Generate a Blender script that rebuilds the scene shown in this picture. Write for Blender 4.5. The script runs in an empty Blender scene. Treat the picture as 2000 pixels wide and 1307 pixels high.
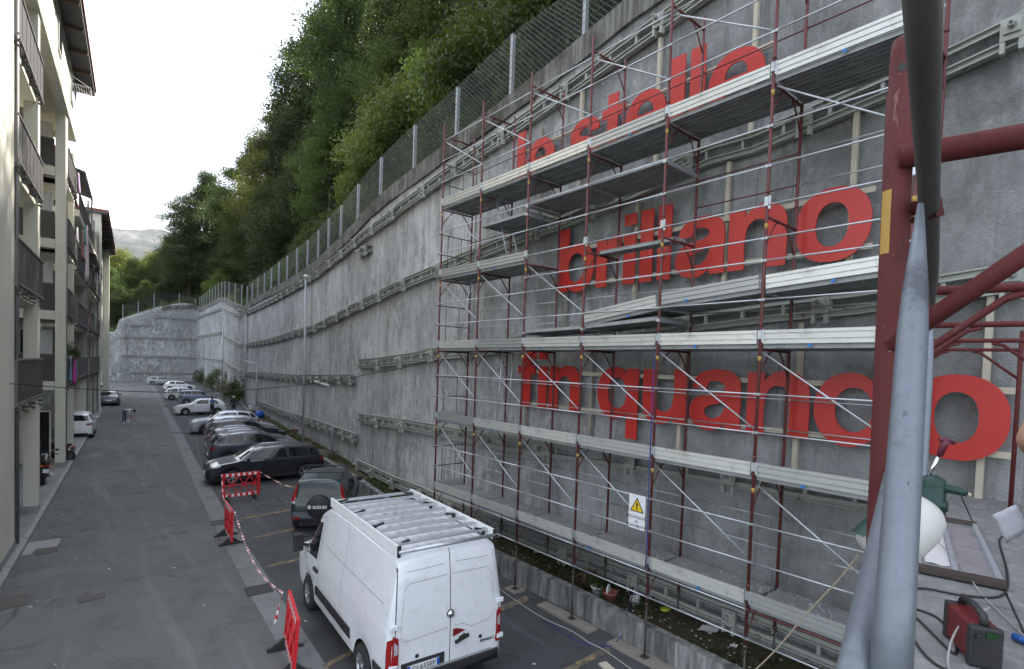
import bpy, bmesh, math, random
from mathutils import Vector as V, Matrix, noise
from mathutils.bvhtree import BVHTree
from mathutils.geometry import tessellate_polygon

random.seed(7)
SC = bpy.context.scene
COL = SC.collection
R = math.radians

# ------------------------------------------------------------------ camera
FPX, CXP, CYP = 1033.28, 1000.0, 756.15          # focal length and principal point of the photo (2000 x 1307)
YAW, PITCH, ROLL, ZC = .6989, -.0361, .0333, 5.15
_F = V((math.sin(YAW) * math.cos(PITCH), math.cos(YAW) * math.cos(PITCH), math.sin(PITCH)))
_r = V((math.cos(YAW), -math.sin(YAW), 0)); _u = _r.cross(_F)
_R = math.cos(ROLL) * _r + math.sin(ROLL) * _u
_U = -math.sin(ROLL) * _r + math.cos(ROLL) * _u
CAMP = V((0, 0, ZC))
cam = bpy.data.cameras.new('camera')
cam.sensor_fit = 'HORIZONTAL'; cam.sensor_width = 36; cam.lens = 36 * FPX / 2000
cam.shift_y = (CYP - 653.5) / 2000
cam.clip_start = .05; cam.clip_end = 20000
camo = bpy.data.objects.new('camera', cam); COL.objects.link(camo)
M = Matrix((_R, _U, -_F)).transposed().to_4x4(); M.translation = CAMP
camo.matrix_world = M
SC.camera = camo

# ------------------------------------------------------------------ sky, sun, exposure
SUN_EL, SUN_AZ = R(46), R(62)                     # azimuth from +Y towards +X
w = bpy.data.worlds.new('World'); SC.world = w; w.use_nodes = True
nt = w.node_tree; nt.nodes.clear()
sky = nt.nodes.new('ShaderNodeTexSky'); sky.sky_type = 'NISHITA'; sky.sun_disc = False
sky.sun_elevation = SUN_EL; sky.sun_rotation = SUN_AZ
sky.air_density = 1.0; sky.dust_density = 2.2; sky.ozone_density = 1.0; sky.altitude = 300
tc = nt.nodes.new('ShaderNodeTexCoord')
mp = nt.nodes.new('ShaderNodeMapping'); mp.inputs['Scale'].default_value = (1, 1, 2.6)
nz = nt.nodes.new('ShaderNodeTexNoise'); nz.inputs['Scale'].default_value = 1.7
nz.inputs['Detail'].default_value = 6; nz.inputs['Roughness'].default_value = .55
cr = nt.nodes.new('ShaderNodeValToRGB')
cr.color_ramp.elements[0].position = .34; cr.color_ramp.elements[1].position = .66
mx = nt.nodes.new('ShaderNodeMix'); mx.data_type = 'RGBA'
mx.inputs['B'].default_value = (6.8, 6.95, 7.15, 1)     # thin bright cloud veil
bg = nt.nodes.new('ShaderNodeBackground'); bg.inputs['Strength'].default_value = .12
ow = nt.nodes.new('ShaderNodeOutputWorld')
nt.links.new(tc.outputs['Generated'], mp.inputs['Vector'])
nt.links.new(mp.outputs['Vector'], nz.inputs['Vector'])
nt.links.new(nz.outputs['Fac'], cr.inputs['Fac'])
nt.links.new(cr.outputs['Color'], mx.inputs['Factor'])
nt.links.new(sky.outputs['Color'], mx.inputs['A'])
nt.links.new(mx.outputs['Result'], bg.inputs['Color'])
nt.links.new(bg.outputs['Background'], ow.inputs['Surface'])
sl = bpy.data.lights.new('sun', 'SUN'); sl.energy = 4.0; sl.angle = R(.55); sl.color = (1, .93, .82)
so = bpy.data.objects.new('sun', sl); COL.objects.link(so)
so.rotation_euler = V((math.sin(SUN_AZ) * math.cos(SUN_EL), math.cos(SUN_AZ) * math.cos(SUN_EL), math.sin(SUN_EL))).to_track_quat('Z', 'Y').to_euler()
vs = SC.view_settings
vs.view_transform = 'Standard'; vs.look = 'None'; vs.gamma = 1; vs.exposure = 1.85
SC.cycles.max_bounces = 8; SC.cycles.transparent_max_bounces = 12

# ------------------------------------------------------------------ picking points of the photo on real surfaces
def ray(x, y): return _F + _R * ((x - CXP) / FPX) - _U * ((y - CYP) / FPX)
def gz(x, y, z=0.):
    d = ray(x, y); return CAMP + d * ((z - ZC) / d.z)
def gx(x, y, X):
    d = ray(x, y); return CAMP + d * (X / d.x)
def gy(x, y, Y):
    d = ray(x, y); return CAMP + d * (Y / d.y)
def gd(x, y, dep):                                   # point at depth dep (metres along the optical axis)
    return CAMP + ray(x, y) * dep
A = R(4.5)                                           # the yard runs 4.5 degrees off the wall under the scaffold
EE = V((math.sin(A), math.cos(A), 0)); NN = V((math.cos(A), -math.sin(A), 0))
def st(s, t, z=0.): return EE * s + NN * t + V((0, 0, z))

# ------------------------------------------------------------------ mesh helpers
class MB:
    def __init__(s): s.v = []; s.f = []; s.m = []; s.s = []
    def add(s, vs, fs, m=0, sm=False):
        o = len(s.v); s.v.extend([tuple(p) for p in vs])
        for f in fs: s.f.append([i + o for i in f]); s.m.append(m); s.s.append(sm)
        return o
    def quad(s, a, b, c, d, m=0): s.add([a, b, c, d], [(0, 1, 2, 3)], m)
    def hexa(s, p, m=0):                              # 8 corners: bottom 4 then top 4
        s.add(p, [(3, 2, 1, 0), (4, 5, 6, 7), (0, 1, 5, 4), (1, 2, 6, 5), (2, 3, 7, 6), (3, 0, 4, 7)], m)
    def box(s, c, d, m=0, rz=0., mat=None):
        hx, hy, hz = d[0] / 2, d[1] / 2, d[2] / 2
        p = [V((a * hx, b * hy, e * hz)) for e in (-1, 1) for a, b in ((-1, -1), (1, -1), (1, 1), (-1, 1))]
        if mat is None: mat = Matrix.Rotation(rz, 3, 'Z') if rz else None
        c = V(c)
        s.hexa([(mat @ q if mat else q) + c for q in p], m)
    def bar(s, a, b, w, h, m=0, up=V((0, 0, 1))):     # rectangular bar from a to b, w across, h along up
        a, b = V(a), V(b); d = (b - a).normalized(); x = d.cross(up)
        if x.length < 1e-4: x = V((1, 0, 0))
        x.normalize(); u = x.cross(d).normalized(); x = x * (w / 2); u = u * (h / 2)
        s.hexa([a - x - u, a + x - u, b + x - u, b - x - u, a - x + u, a + x + u, b + x + u, b - x + u], m)
    def tube(s, a, b, r, n=8, r2=None, m=0, caps=True, sm=True):
        s.sweep([V(a), V(b)], [r, r if r2 is None else r2], n, m, caps, sm)
    def sweep(s, pts, r, n=8, m=0, caps=True, sm=True, closed=False):
        pts = [V(p) for p in pts]; k = len(pts)
        if not isinstance(r, (list, tuple)): r = [r] * k
        t0 = (pts[1] - pts[0]).normalized()
        x = t0.cross(V((0, 0, 1)));
        if x.length < 1e-3: x = V((1, 0, 0))
        x.normalize(); vs = []
        for i in range(k):
            t = (pts[min(i + 1, k - 1)] - pts[max(i - 1, 0)])
            t = t.normalized() if t.length > 1e-9 else t0
            x = (x - t * x.dot(t))
            x = x.normalized() if x.length > 1e-6 else t.orthogonal().normalized()
            y = t.cross(x)
            for j in range(n):
                a = 2 * math.pi * j / n
                vs.append(pts[i] + (x * math.cos(a) + y * math.sin(a)) * r[i])
        fs = [(i * n + j, i * n + (j + 1) % n, (i + 1) * n + (j + 1) % n, (i + 1) * n + j) for i in range(k - 1) for j in range(n)]
        o = s.add(vs, fs, m, sm)
        if caps:
            s.f.append([o + j for j in range(n)][::-1]); s.m.append(m); s.s.append(False)
            s.f.append([o + (k - 1) * n + j for j in range(n)]); s.m.append(m); s.s.append(False)
    def lathe(s, prof, c=(0, 0, 0), n=16, m=0, sm=True, rot=None, caps=True):   # prof: (radius, z)
        c = V(c); vs = []
        for rr, z in prof:
            for j in range(n):
                a = 2 * math.pi * j / n; q = V((rr * math.cos(a), rr * math.sin(a), z))
                vs.append((rot @ q if rot else q) + c)
        k = len(prof)
        s.add(vs, [(i * n + j, i * n + (j + 1) % n, (i + 1) * n + (j + 1) % n, (i + 1) * n + j) for i in range(k - 1) for j in range(n)], m, sm)
        o = len(s.v) - n * k
        if caps and prof[0][0] > 1e-4: s.f.append([o + j for j in range(n)][::-1]); s.m.append(m); s.s.append(False)
        if caps and prof[-1][0] > 1e-4: s.f.append([o + (k - 1) * n + j for j in range(n)]); s.m.append(m); s.s.append(False)
    def prism(s, pts, ex, m=0):                       # planar polygon pts extruded by vector ex
        n = len(pts); ex = V(ex); p = [V(q) for q in pts]
        o = s.add(p + [q + ex for q in p], [(i, (i + 1) % n, n + (i + 1) % n, n + i) for i in range(n)], m)
        for t in tessellate_polygon([p]):
            s.f.append([o + i for i in t]); s.m.append(m); s.s.append(False)
            s.f.append([o + n + i for i in reversed(t)]); s.m.append(m); s.s.append(False)
    def ball(s, c, r, m=0, n=10, k=6, sc=(1, 1, 1)):
        prof = [(max(1e-5, math.sin(math.pi * i / k)), -math.cos(math.pi * i / k)) for i in range(k + 1)]
        c = V(c); vs = []
        for rr, z in prof:
            for j in range(n):
                a = 2 * math.pi * j / n
                vs.append(c + V((rr * math.cos(a) * r * sc[0], rr * math.sin(a) * r * sc[1], z * r * sc[2])))
        s.add(vs, [(i * n + j, i * n + (j + 1) % n, (i + 1) * n + (j + 1) % n, (i + 1) * n + j) for i in range(k) for j in range(n)], m, True)
    def grid(s, P, m=0, sm=True):                     # P: rows of points
        h, wd = len(P), len(P[0])
        s.add([q for row in P for q in row], [(i * wd + j, i * wd + j + 1, (i + 1) * wd + j + 1, (i + 1) * wd + j) for i in range(h - 1) for j in range(wd - 1)], m, sm)
    def mesh(s, name, mats):
        me = bpy.data.meshes.new(name); me.from_pydata(s.v, [], s.f)
        if not isinstance(mats, (list, tuple)): mats = [mats]
        for q in mats: me.materials.append(q)
        if len(mats) > 1: me.polygons.foreach_set('material_index', s.m)
        me.polygons.foreach_set('use_smooth', s.s); me.update(); return me
    def build(s, name, mats, parent=None, loc=None, fix=True):
        me = s.mesh(name, mats)
        if fix:
            b = bmesh.new(); b.from_mesh(me); bmesh.ops.recalc_face_normals(b, faces=b.faces); b.to_mesh(me); b.free()
        return link(name, me, parent, loc)

def link(name, data, parent=None, loc=None, rot=None):
    o = bpy.data.objects.new(name, data); COL.objects.link(o)
    if parent is not None: o.parent = parent
    if loc is not None: o.location = loc
    if rot is not None: o.rotation_euler = rot
    return o
def tag(o, label, cat, group=None):
    o['label'] = label; o['category'] = cat; o['kind'] = 'thing'
    if group: o['group'] = group
    return o
def thing(name, label, cat, loc=(0, 0, 0), rz=0., group=None):
    o = link(name, None, None, loc, (0, 0, rz)); o.empty_display_size = .2
    return tag(o, label, cat, group)
def structure(o): o['kind'] = 'structure'; return o
def stuff(o): o['kind'] = 'stuff'; return o
def dup(o, parent=None, loc=None, rz=None, label=None, group=None):
    c = o.copy(); COL.objects.link(c); c.parent = parent
    if loc is not None: c.location = loc
    if rz is not None: c.rotation_euler = (0, 0, rz)
    if label: c['label'] = label
    if group: c['group'] = group
    for ch in list(o.children): dup(ch, c)
    return c
def share(name, me, parent, pts, rz=None):            # many alike pieces sharing one mesh
    for i, p in enumerate(pts):
        o = link(name, me, parent, p)
        if rz is not None: o.rotation_euler = (0, 0, rz[i] if isinstance(rz, (list, tuple)) else rz)
def lerp(a, b, t): return a + (b - a) * t

# ------------------------------------------------------------------ materials
class NT:
    def __init__(s, name):
        s.m = bpy.data.materials.new(name); s.m.use_nodes = True; s.t = s.m.node_tree
        s.b = s.t.nodes['Principled BSDF']; s.out = s.t.nodes['Material Output']
    def n(s, typ, **kw):
        x = s.t.nodes.new('ShaderNode' + typ)
        for k, v in kw.items():
            if k in x.inputs: x.inputs[k].default_value = v
            else: setattr(x, k, v)
        return x
    def l(s, a, b): s.t.links.new(a, b)
    def pos(s, scale=(1, 1, 1), obj=False):
        src = s.n('TexCoord').outputs['Object'] if obj else s.n('NewGeometry').outputs['Position']
        m = s.n('Mapping', Scale=scale); s.l(src, m.inputs['Vector']); return m.outputs['Vector']
    def noise(s, vec, scale, detail=4, rough=.55, dist=0):
        x = s.n('TexNoise', Scale=scale, Detail=detail, Roughness=rough, Distortion=dist)
        s.l(vec, x.inputs['Vector']); return x.outputs['Fac']
    def ramp(s, fac, p0, p1, c0=(0, 0, 0, 1), c1=(1, 1, 1, 1)):
        x = s.n('ValToRGB'); e = x.color_ramp.elements
        e[0].position = p0; e[1].position = p1; e[0].color = c0; e[1].color = c1
        s.l(fac, x.inputs['Fac']); return x.outputs['Color']
    def mix(s, fac, a, b, typ='MIX'):
        x = s.n('Mix'); x.data_type = 'RGBA'; x.blend_type = typ
        for key, val in (('Factor', fac), ('A', a), ('B', b)):
            if hasattr(val, 'links') or hasattr(val, 'is_linked'): s.l(val, x.inputs[key])
            else: x.inputs[key].default_value = val if key == 'Factor' else (*val[:3], 1)
        return x.outputs['Result']
    def bump(s, h, strength=.3, dist=.02):
        x = s.n('Bump', Strength=strength, Distance=dist); s.l(h, x.inputs['Height']); s.l(x.outputs['Normal'], s.b.inputs['Normal'])
    def done(s, col, rough=.7, metal=0., spec=.5):
        if hasattr(col, 'is_linked'): s.l(col, s.b.inputs['Base Color'])
        else: s.b.inputs['Base Color'].default_value = (*col[:3], 1)
        if hasattr(rough, 'is_linked'): s.l(rough, s.b.inputs['Roughness'])
        else: s.b.inputs['Roughness'].default_value = rough
        s.b.inputs['Metallic'].default_value = metal; s.b.inputs['Specular IOR Level'].default_value = spec
        return s.m
def rgb(h):                                            # sRGB hex -> linear
    c = [int(h[i:i + 2], 16) / 255 for i in (0, 2, 4)]
    return tuple(x / 12.92 if x <= .04045 else ((x + .055) / 1.055) ** 2.4 for x in c)
def mul(c, k): return tuple(x * k for x in c)
def plain(name, col, rough=.5, metal=0., var=.12, scale=3., bump=0., bscale=60., obj=True, spec=.5, dirt=None, dirtamt=.5):
    t = NT(name); p = t.pos(obj=obj)
    a = t.noise(p, scale, 5); c = t.mix(a, mul(col, 1 - var), mul(col, 1 + var))
    if dirt:
        d = t.ramp(t.noise(p, scale * 2.7, 6, .65), .62 - .12 * dirtamt, .72)
        c = t.mix(d, c, dirt)
    if bump: t.bump(t.noise(p, bscale, 5, .6), bump, .01)
    return t.done(c, rough, metal, spec)
MT = {}
# ---- concrete of the retaining wall: vertical run-off streaks, lime bloom, dark damp patches
def wall_mat(name, base, lime=.9, near=False):
    t = NT(name); pl = t.pos()
    s1 = t.noise(t.pos((1.6, 1.6, .10)), 1.5, 8, .62, .6); s2 = t.noise(t.pos((5, 5, .22)), 1.4, 6, .6, .3); s3 = t.noise(t.pos((.8, .8, .06)), 1.1, 6, .6, .4)
    big = t.noise(pl, .19, 6, .62, .7); mid = t.noise(pl, 1.3, 8, .72, 1.4); blot = t.noise(pl, .55, 8, .7, 1.0); fine = t.noise(pl, 30, 5, .75); peb = t.noise(pl, 8, 6, .75, .6)
    c = t.mix(t.ramp(big, .30, .68), mul(base, .52), mul(base, 1.22))
    gate = t.ramp(t.noise(t.pos((1, 1, .4)), .42, 6, .68, .9), .40, .60)
    dm = t.ramp(t.noise(t.pos((1, 1, .45)), 1.7, 10, .76, .4), .39, .50, (1, 1, 1, 1), (0, 0, 0, 1)); c = t.mix(t.mix(dm, (0, 0, 0), (.62, .62, .62)), c, mul(base, .42))
    sg = t.ramp(t.noise(pl, .16, 3, .5, .6), .46, .58)
    c = t.mix(t.mix(t.mix(t.ramp(s2, .55, .62), (0, 0, 0), (.50, .50, .50)), (0, 0, 0), sg), c, mul(base, .42)); c = t.mix(t.mix(t.mix(t.ramp(s1, .58, .68), (0, 0, 0), (.55, .55, .55)), (0, 0, 0), t.mix(sg, (.3, .3, .3), (1, 1, 1))), c, mul(base, .46))
    drip = t.ramp(t.noise(t.pos((2.2, 2.2, .05)), 1.3, 5, .6, .3), .63, .70); c = t.mix(t.mix(drip, (0, 0, 0), (.8, .8, .8)), c, mul(base, .20))
    wm = t.ramp(t.noise(t.pos((1, 1, .6)), 2.2, 10, .78, .5), .50, .60); wm = t.mix(wm, (0, 0, 0), gate); c = t.mix(t.mix(wm, (0, 0, 0), (lime, lime, lime)), c, (.74, .75, .76))
    run = t.ramp(t.noise(t.pos((3.5, 3.5, .35)), 1.7, 9, .74, .9), .585, .64); c = t.mix(t.mix(run, (0, 0, 0), (lime * .75,) * 3), c, (.70, .71, .72))
    och = t.ramp(t.noise(t.pos((1.2, 1.2, .12)), .9, 5, .6), .55, .72); c = t.mix(t.mix(och, (0, 0, 0), (.55, .55, .55)), c, (.19, .165, .115))
    g2 = t.ramp(t.noise(pl, .33, 6, .7, 1.0), .38, .60); sk = t.noise(t.pos((1, 1, .55)), 4.2, 10, .80, .25)
    wf = t.mix(t.ramp(sk, .53, .60), (0, 0, 0), g2); c = t.mix(t.mix(wf, (0, 0, 0), (.62, .62, .62)), c, (.74, .75, .76))
    df = t.mix(t.ramp(sk, .41, .47, (1, 1, 1, 1), (0, 0, 0, 1)), (0, 0, 0), t.ramp(t.noise(pl, .27, 5, .66, .8), .44, .60)); c = t.mix(t.mix(df, (0, 0, 0), (.6, .6, .6)), c, mul(base, .34))
    ln = t.mix(t.ramp(t.noise(t.pos((9, 9, .12)), 1.2, 5, .6, .2), .60, .66), (0, 0, 0), t.ramp(s3, .45, .6)); c = t.mix(t.mix(ln, (0, 0, 0), (.6, .6, .6)), c, mul(base, .26))
    if near:                                           # the sprayed concrete at the right end is a darker, rougher mix
        sep = t.n('SeparateXYZ'); t.l(t.n('NewGeometry').outputs['Position'], sep.inputs['Vector']); mr = t.n('MapRange'); mr.inputs['From Min'].default_value = 12.; mr.inputs['From Max'].default_value = 3.
        t.l(sep.outputs['Y'], mr.inputs['Value']); c = t.mix(t.mix(mr.outputs['Result'], (0, 0, 0), (.62, .62, .62)), c, t.mix(t.ramp(blot, .35, .65), (.13, .13, .128), (.31, .31, .305)))
    c = t.mix(.5, c, t.mix(t.mix(.5, fine, peb), (.1, .1, .1), (1.5, 1.5, 1.5)), 'MULTIPLY')
    t.bump(t.mix(.55, t.mix(.5, mid, peb), fine), .9, .07)
    return t.done(c, .92, 0, .2)
MT['wall'] = wall_mat('retaining wall concrete', (.54, .55, .565), .8, True)
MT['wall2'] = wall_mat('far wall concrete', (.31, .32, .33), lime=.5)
t = NT('coping concrete'); b_ = t.noise(t.pos((7, 7, .5)), 1.2, 5); m_ = t.noise(t.pos(), .9, 6, .65)
c = t.mix(t.ramp(b_, .35, .7), (.085, .082, .074), (.25, .245, .23)); c = t.mix(t.ramp(m_, .46, .62), c, (.065, .062, .052))
t.bump(b_, .5, .03); MT['coping'] = t.done(c, .9, 0, .2)
t = NT('planter concrete'); s_ = t.noise(t.pos((3.2, 3.2, .5)), 1.6, 7, .65, .4); m_ = t.noise(t.pos(), 2.5, 6, .7); f_ = t.noise(t.pos(), 40, 3)
c = t.mix(t.ramp(s_, .38, .66), (.10, .10, .10), (.36, .37, .365)); c = t.mix(t.ramp(m_, .52, .72), c, (.13, .13, .125))
c = t.mix(.3, c, t.mix(f_, (.35, .35, .35), (1, 1, 1)), 'MULTIPLY'); t.bump(t.mix(.5, m_, f_), .5, .02); MT['planter'] = t.done(c, .9, 0, .2)
def asphalt(name, base, k=1.):
    t = NT(name); p = t.pos(); big = t.noise(p, .16, 5, .6, .8); mid = t.noise(p, 1.1, 7, .7, .5); fine = t.noise(p, 95, 3, .8); drag = t.noise(t.pos((1.7, .14, 1)), .9, 6, .6, .3)
    c = t.mix(t.ramp(big, .3, .72), mul(base, .78), mul(base, 1.25))
    c = t.mix(t.ramp(mid, .5, .75), c, mul(base, .62 * k)); c = t.mix(t.ramp(drag, .54, .74), c, mul(base, 1.45))
    c = t.mix(t.ramp(t.noise(p, .8, 8, .75, 1.2), .61, .68), c, mul(base, .38))
    crk = t.n('TexVoronoi', Scale=.42); crk.feature = 'DISTANCE_TO_EDGE'; nv = t.n('Mix'); nv.data_type = 'RGBA'; nv.inputs['Factor'].default_value = .22
    nz_ = t.n('TexNoise', Scale=1.3, Detail=6); t.l(p, nz_.inputs['Vector']); t.l(p, nv.inputs['A']); t.l(nz_.outputs['Color'], nv.inputs['B']); t.l(nv.outputs['Result'], crk.inputs['Vector'])
    ck = t.ramp(crk.outputs['Distance'], .004, .012, (1, 1, 1, 1), (0, 0, 0, 1)); ck = t.mix(ck, (0, 0, 0), t.ramp(big, .5, .6))
    c = t.mix(ck, c, mul(base, .35))
    sp = t.ramp(fine, .30, .72, (.35, .35, .35, 1), (1.75, 1.75, 1.75, 1)); c = t.mix(.8, c, sp, 'MULTIPLY'); sp2 = t.ramp(t.noise(p, 34, 5, .8), .32, .70, (.55, .55, .55, 1), (1.45, 1.45, 1.45, 1)); c = t.mix(.7, c, sp2, 'MULTIPLY')
    t.bump(t.mix(.6, mid, fine), .4, .012); return t.done(c, .88, 0, .3)
MT['road'] = asphalt('road asphalt', (.116, .118, .117)); MT['park'] = asphalt('parking asphalt', (.066, .069, .072), .9)
MT['slab'] = plain('drain concrete', (.175, .18, .18), .9, 0, .3, 1.4, .5, 60, False, .2, (.11, .115, .12), .8)
MT['pave'] = plain('pavement concrete', (.21, .22, .22), .9, 0, .25, 1.1, .4, 60, False, .2, (.13, .13, .125), .7)
MT['kerb'] = plain('kerb stone', (.27, .28, .28), .85, 0, .2, 2, .4, 60, False, .2, (.13, .13, .13), .6)
MT['iron'] = plain('cast iron', (.05, .045, .042), .75, .3, .3, 9, .3, 60)
MT['rustiron'] = plain('rusty cast iron', (.088, .080, .073), .85, .2, .35, 7, .4, 60)
t = NT('worn yellow paint'); n_ = t.noise(t.pos(), 6, 7, .75); c = t.mix(t.ramp(n_, .44, .62), (.075, .072, .066), (.27, .19, .085)); MT['yellow_line'] = t.done(c, .85)
t = NT('soil'); p = t.pos(); n1 = t.noise(p, 2.2, 8, .7); n2 = t.noise(p, 14, 6, .75)
c = t.mix(t.ramp(n1, .35, .65), (.045, .036, .026), (.085, .078, .045)); c = t.mix(t.ramp(n2, .45, .7), c, (.13, .115, .085)); t.bump(n2, .9, .05); MT['soil'] = t.done(c, .95, 0, .1)
MT['earth'] = plain('hill earth', (.040, .050, .022), .95, 0, .5, .9, .5, 3, False, .1, (.025, .03, .012), .8)
t = NT('waler paint'); p = t.pos(); n1 = t.noise(p, 3.5, 7, .7); c = t.mix(t.noise(p, .8, 4), (.27, .28, .255), (.42, .43, .39))
c = t.mix(t.ramp(n1, .60, .72), c, (.13, .068, .032)); t.bump(n1, .2, .01); MT['waler'] = t.done(c, .6, .1)
t = NT('galvanised steel'); p = t.pos(obj=True); n1 = t.noise(p, 22, 4, .6); n2 = t.noise(p, 2.5, 6, .7)
c = t.mix(n1, (.42, .45, .48), (.62, .65, .68)); c = t.mix(t.ramp(n2, .55, .75), c, (.26, .27, .28)); MT['galv'] = t.done(c, t.ramp(n2, .3, .8, (.34,) * 3 + (1,), (.62,) * 3 + (1,)), .75)
t = NT('weathered galvanised post'); p = t.pos(obj=True); n1 = t.noise(p, 5, 5, .6); c = t.mix(n1, (.30, .33, .36), (.46, .49, .52)); MT['post'] = t.done(c, .55, .45)
MT['wire'] = plain('fence wire', (.16, .17, .17), .6, .5, .2)
MT['white_far'] = plain('white lamp', (.6, .6, .6), .5)

# ------------------------------------------------------------------ ground
mb = MB(); g = 6000; mb.quad((-g, -g, -.12), (g, -g, -.12), (g, g, -.12), (-g, g, -.12))
structure(mb.build('ground', MT['earth']))
DRL = [gz(*q).to_2d() for q in ((531, 1239), (483, 1151), (411, 1014), (384, 956), (360, 901), (341, 854))]       # left edge of the drain strip
DRL = [DRL[0] - (DRL[1] - DRL[0]) * 3] + DRL + [V((11.3, 113)), V((12.6, 129.9))]
def plx(pl, y):
    for a, b in zip(pl[:-1], pl[1:]):
        if y <= b.y: break
    return a.x + (b.x - a.x) * (y - a.y) / (b.y - a.y)
ys = [-8, -3, 2, 4, 7, 9.4, 12, 15, 19, 23.3, 30, 40.6, 55, 70, 90, 113, 129.9]
mb = MB(); mb.grid([[st(y / math.cos(A), -12, 0) if 0 else V((-18 + y * .08, y, 0)), V((plx(DRL, y) + .3, y, 0))] for y in ys], 0, False)
structure(mb.build('road', MT['road']))
mb = MB(); mb.grid([[V((plx(DRL, y) + .3, y, 0)), V((26, y, 0))] for y in ys], 0, False)
PARK = structure(mb.build('parking_area', MT['park']))

# ------------------------------------------------------------------ retaining wall plan
WP = [V(p) for p in [(9.4, -34), (9.4, 15), (9.55, 18), (9.95, 21.5), (10.45, 25), (11.0, 29.5), (11.6, 34), (12.35, 40), (13.75, 51), (15.0, 62.5), (19.05, 95), (21.0, 130), (7.7, 130.2), (6.2, 133), (-40, 133)]]  # the unseen near stretch extends the hill to block the sun
WS = [0.]
for a, b in zip(WP[:-1], WP[1:]): WS.append(WS[-1] + (b - a).length)
def wpt(s):
    for i in range(len(WP) - 1):
        if s <= WS[i + 1] or i == len(WP) - 2:
            k = (s - WS[i]) / (WS[i + 1] - WS[i]); d = (WP[i + 1] - WP[i]).normalized()
            return WP[i].lerp(WP[i + 1], k), d
def hitwall(x, y, off=0.):
    d = ray(x, y); best = None
    for i in range(len(WP) - 1):
        a, b = WP[i], WP[i + 1]; e = b - a; det = d.x * (-e.y) + e.x * d.y
        if abs(det) < 1e-9: continue
        k = (a.x * (-e.y) + e.x * a.y) / det; m = (d.x * a.y - d.y * a.x) / det
        if k > 0 and -1e-3 <= m <= 1.001 and (best is None or k < best[0]): best = (k, WS[i] + m * e.length)
    k, s = best; p = CAMP + d * k
    return s, p.z
def interp(tab, s):
    if s <= tab[0][0]: return tab[0][1]
    for a, b in zip(tab[:-1], tab[1:]):
        if s <= b[0]: return a[1] + (b[1] - a[1]) * (s - a[0]) / max(1e-6, b[0] - a[0])
    return tab[-1][1]
TOPPX = [(1225, 0), (1134, 80), (1011, 180), (916, 249), (860, 291), (799, 340), (742, 383), (689, 442), (636, 494), (594, 528), (555, 552), (510, 576), (478, 598)]
TOP = sorted(hitwall(*p) for p in TOPPX)
TOP = [(0, TOP[0][1] + .5), (TOP[0][0] - 6, TOP[0][1] + .4)] + TOP
FARTOP = sorted(hitwall(*p) for p in [(474, 600), (458, 592), (436, 581), (430.5, 581), (410, 592), (386, 606), (381, 594), (353, 591), (302, 600.6), (299, 602), (234, 623)])
TOP += FARTOP; TOP = sorted(TOP)
TOP += [(WS[12] + 1, TOP[-1][1] - 2.5), (WS[-1], TOP[-1][1] - 3)]
def wtop(s): return interp(TOP, s)
def wall3(s, z, off=0.):
    p, d = wpt(s); n = V((d.y, -d.x)) if 1 else None          # hill side normal (right of travel)
    return V((p.x - n.x * off, p.y - n.y * off, z))
def wall_mesh(name, s0, s1, step, zstep, mat, label, amp):
    mb = MB(); n = max(2, int((s1 - s0) / step)); P = []
    ss = sorted(set([s0 + (s1 - s0) * i / n for i in range(n + 1)] + [x for x in WS if s0 < x < s1]))
    if zstep < .2: ss = sorted(set(ss + [s0 + i * .12 for i in range(int((WS[1] - s0) / .12))]))
    k = int(12 / zstep)
    for s in ss:
        zt = wtop(s) - .05; row = []
        for j in range(k + 1):
            z = -.15 + (zt + .15) * j / k; p = wall3(s, z)
            f = noise.noise(V((p.x * .9, p.y * .9, z * .9))) * .6 + noise.noise(V((p.x * 3.3, p.y * 3.3, z * 3.3))) * .4
            if zstep < .2 and p.y < 16: f += (noise.noise(V((p.x * 7, p.y * 7, z * 7))) * .5 + noise.noise(V((p.x * 2, p.y * 2, z * 2)))) * .55 * min(1, (16 - p.y) / 8)
            row.append(wall3(s, z, f * amp))
        row.append(wall3(s, zt, -.35)); row.append(wall3(s, -.15, -.35)); P.append(row)
    mb.grid(P)
    o = mb.build(name, mat); tag(o, label, 'wall'); return o
main_wall = wall_mesh('retaining_wall', WS[0] + 20, WS[9], .24, .13, MT['wall'], 'tall grey stained concrete retaining wall carrying the red letters', .035)
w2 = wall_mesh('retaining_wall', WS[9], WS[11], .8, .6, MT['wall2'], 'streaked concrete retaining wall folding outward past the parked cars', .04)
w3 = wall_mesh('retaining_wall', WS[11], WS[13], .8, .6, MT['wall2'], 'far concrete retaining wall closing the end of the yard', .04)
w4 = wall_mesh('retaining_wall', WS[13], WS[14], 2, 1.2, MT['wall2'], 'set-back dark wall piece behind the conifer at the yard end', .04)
def coping(parent, s0, s1, step, h=.58):
    L = s1 - s0; n = max(1, round(L / step))
    for i in range(n):
        a, b = s0 + L * i / n, s0 + L * (i + 1) / n - .015
        mb = MB(); za, zb = wtop(a), wtop(b)
        if abs(za - zb) > 1.2: zb = za
        mb.hexa([wall3(a, za - h, .09), wall3(a, za - h, -.4), wall3(b, zb - h, -.4), wall3(b, zb - h, .09), wall3(a, za, .09), wall3(a, za, -.4), wall3(b, zb, -.4), wall3(b, zb, .09)])
        mb.build('coping', MT['coping'], parent)
coping(main_wall, WS[0] + 20, WS[9] - .6, 2.4); coping(w2, WS[9] + .5, WS[11] - .2, 4.5, .7); coping(w3, WS[11] + .3, WS[11] + 6.2, 6, .9)

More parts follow.
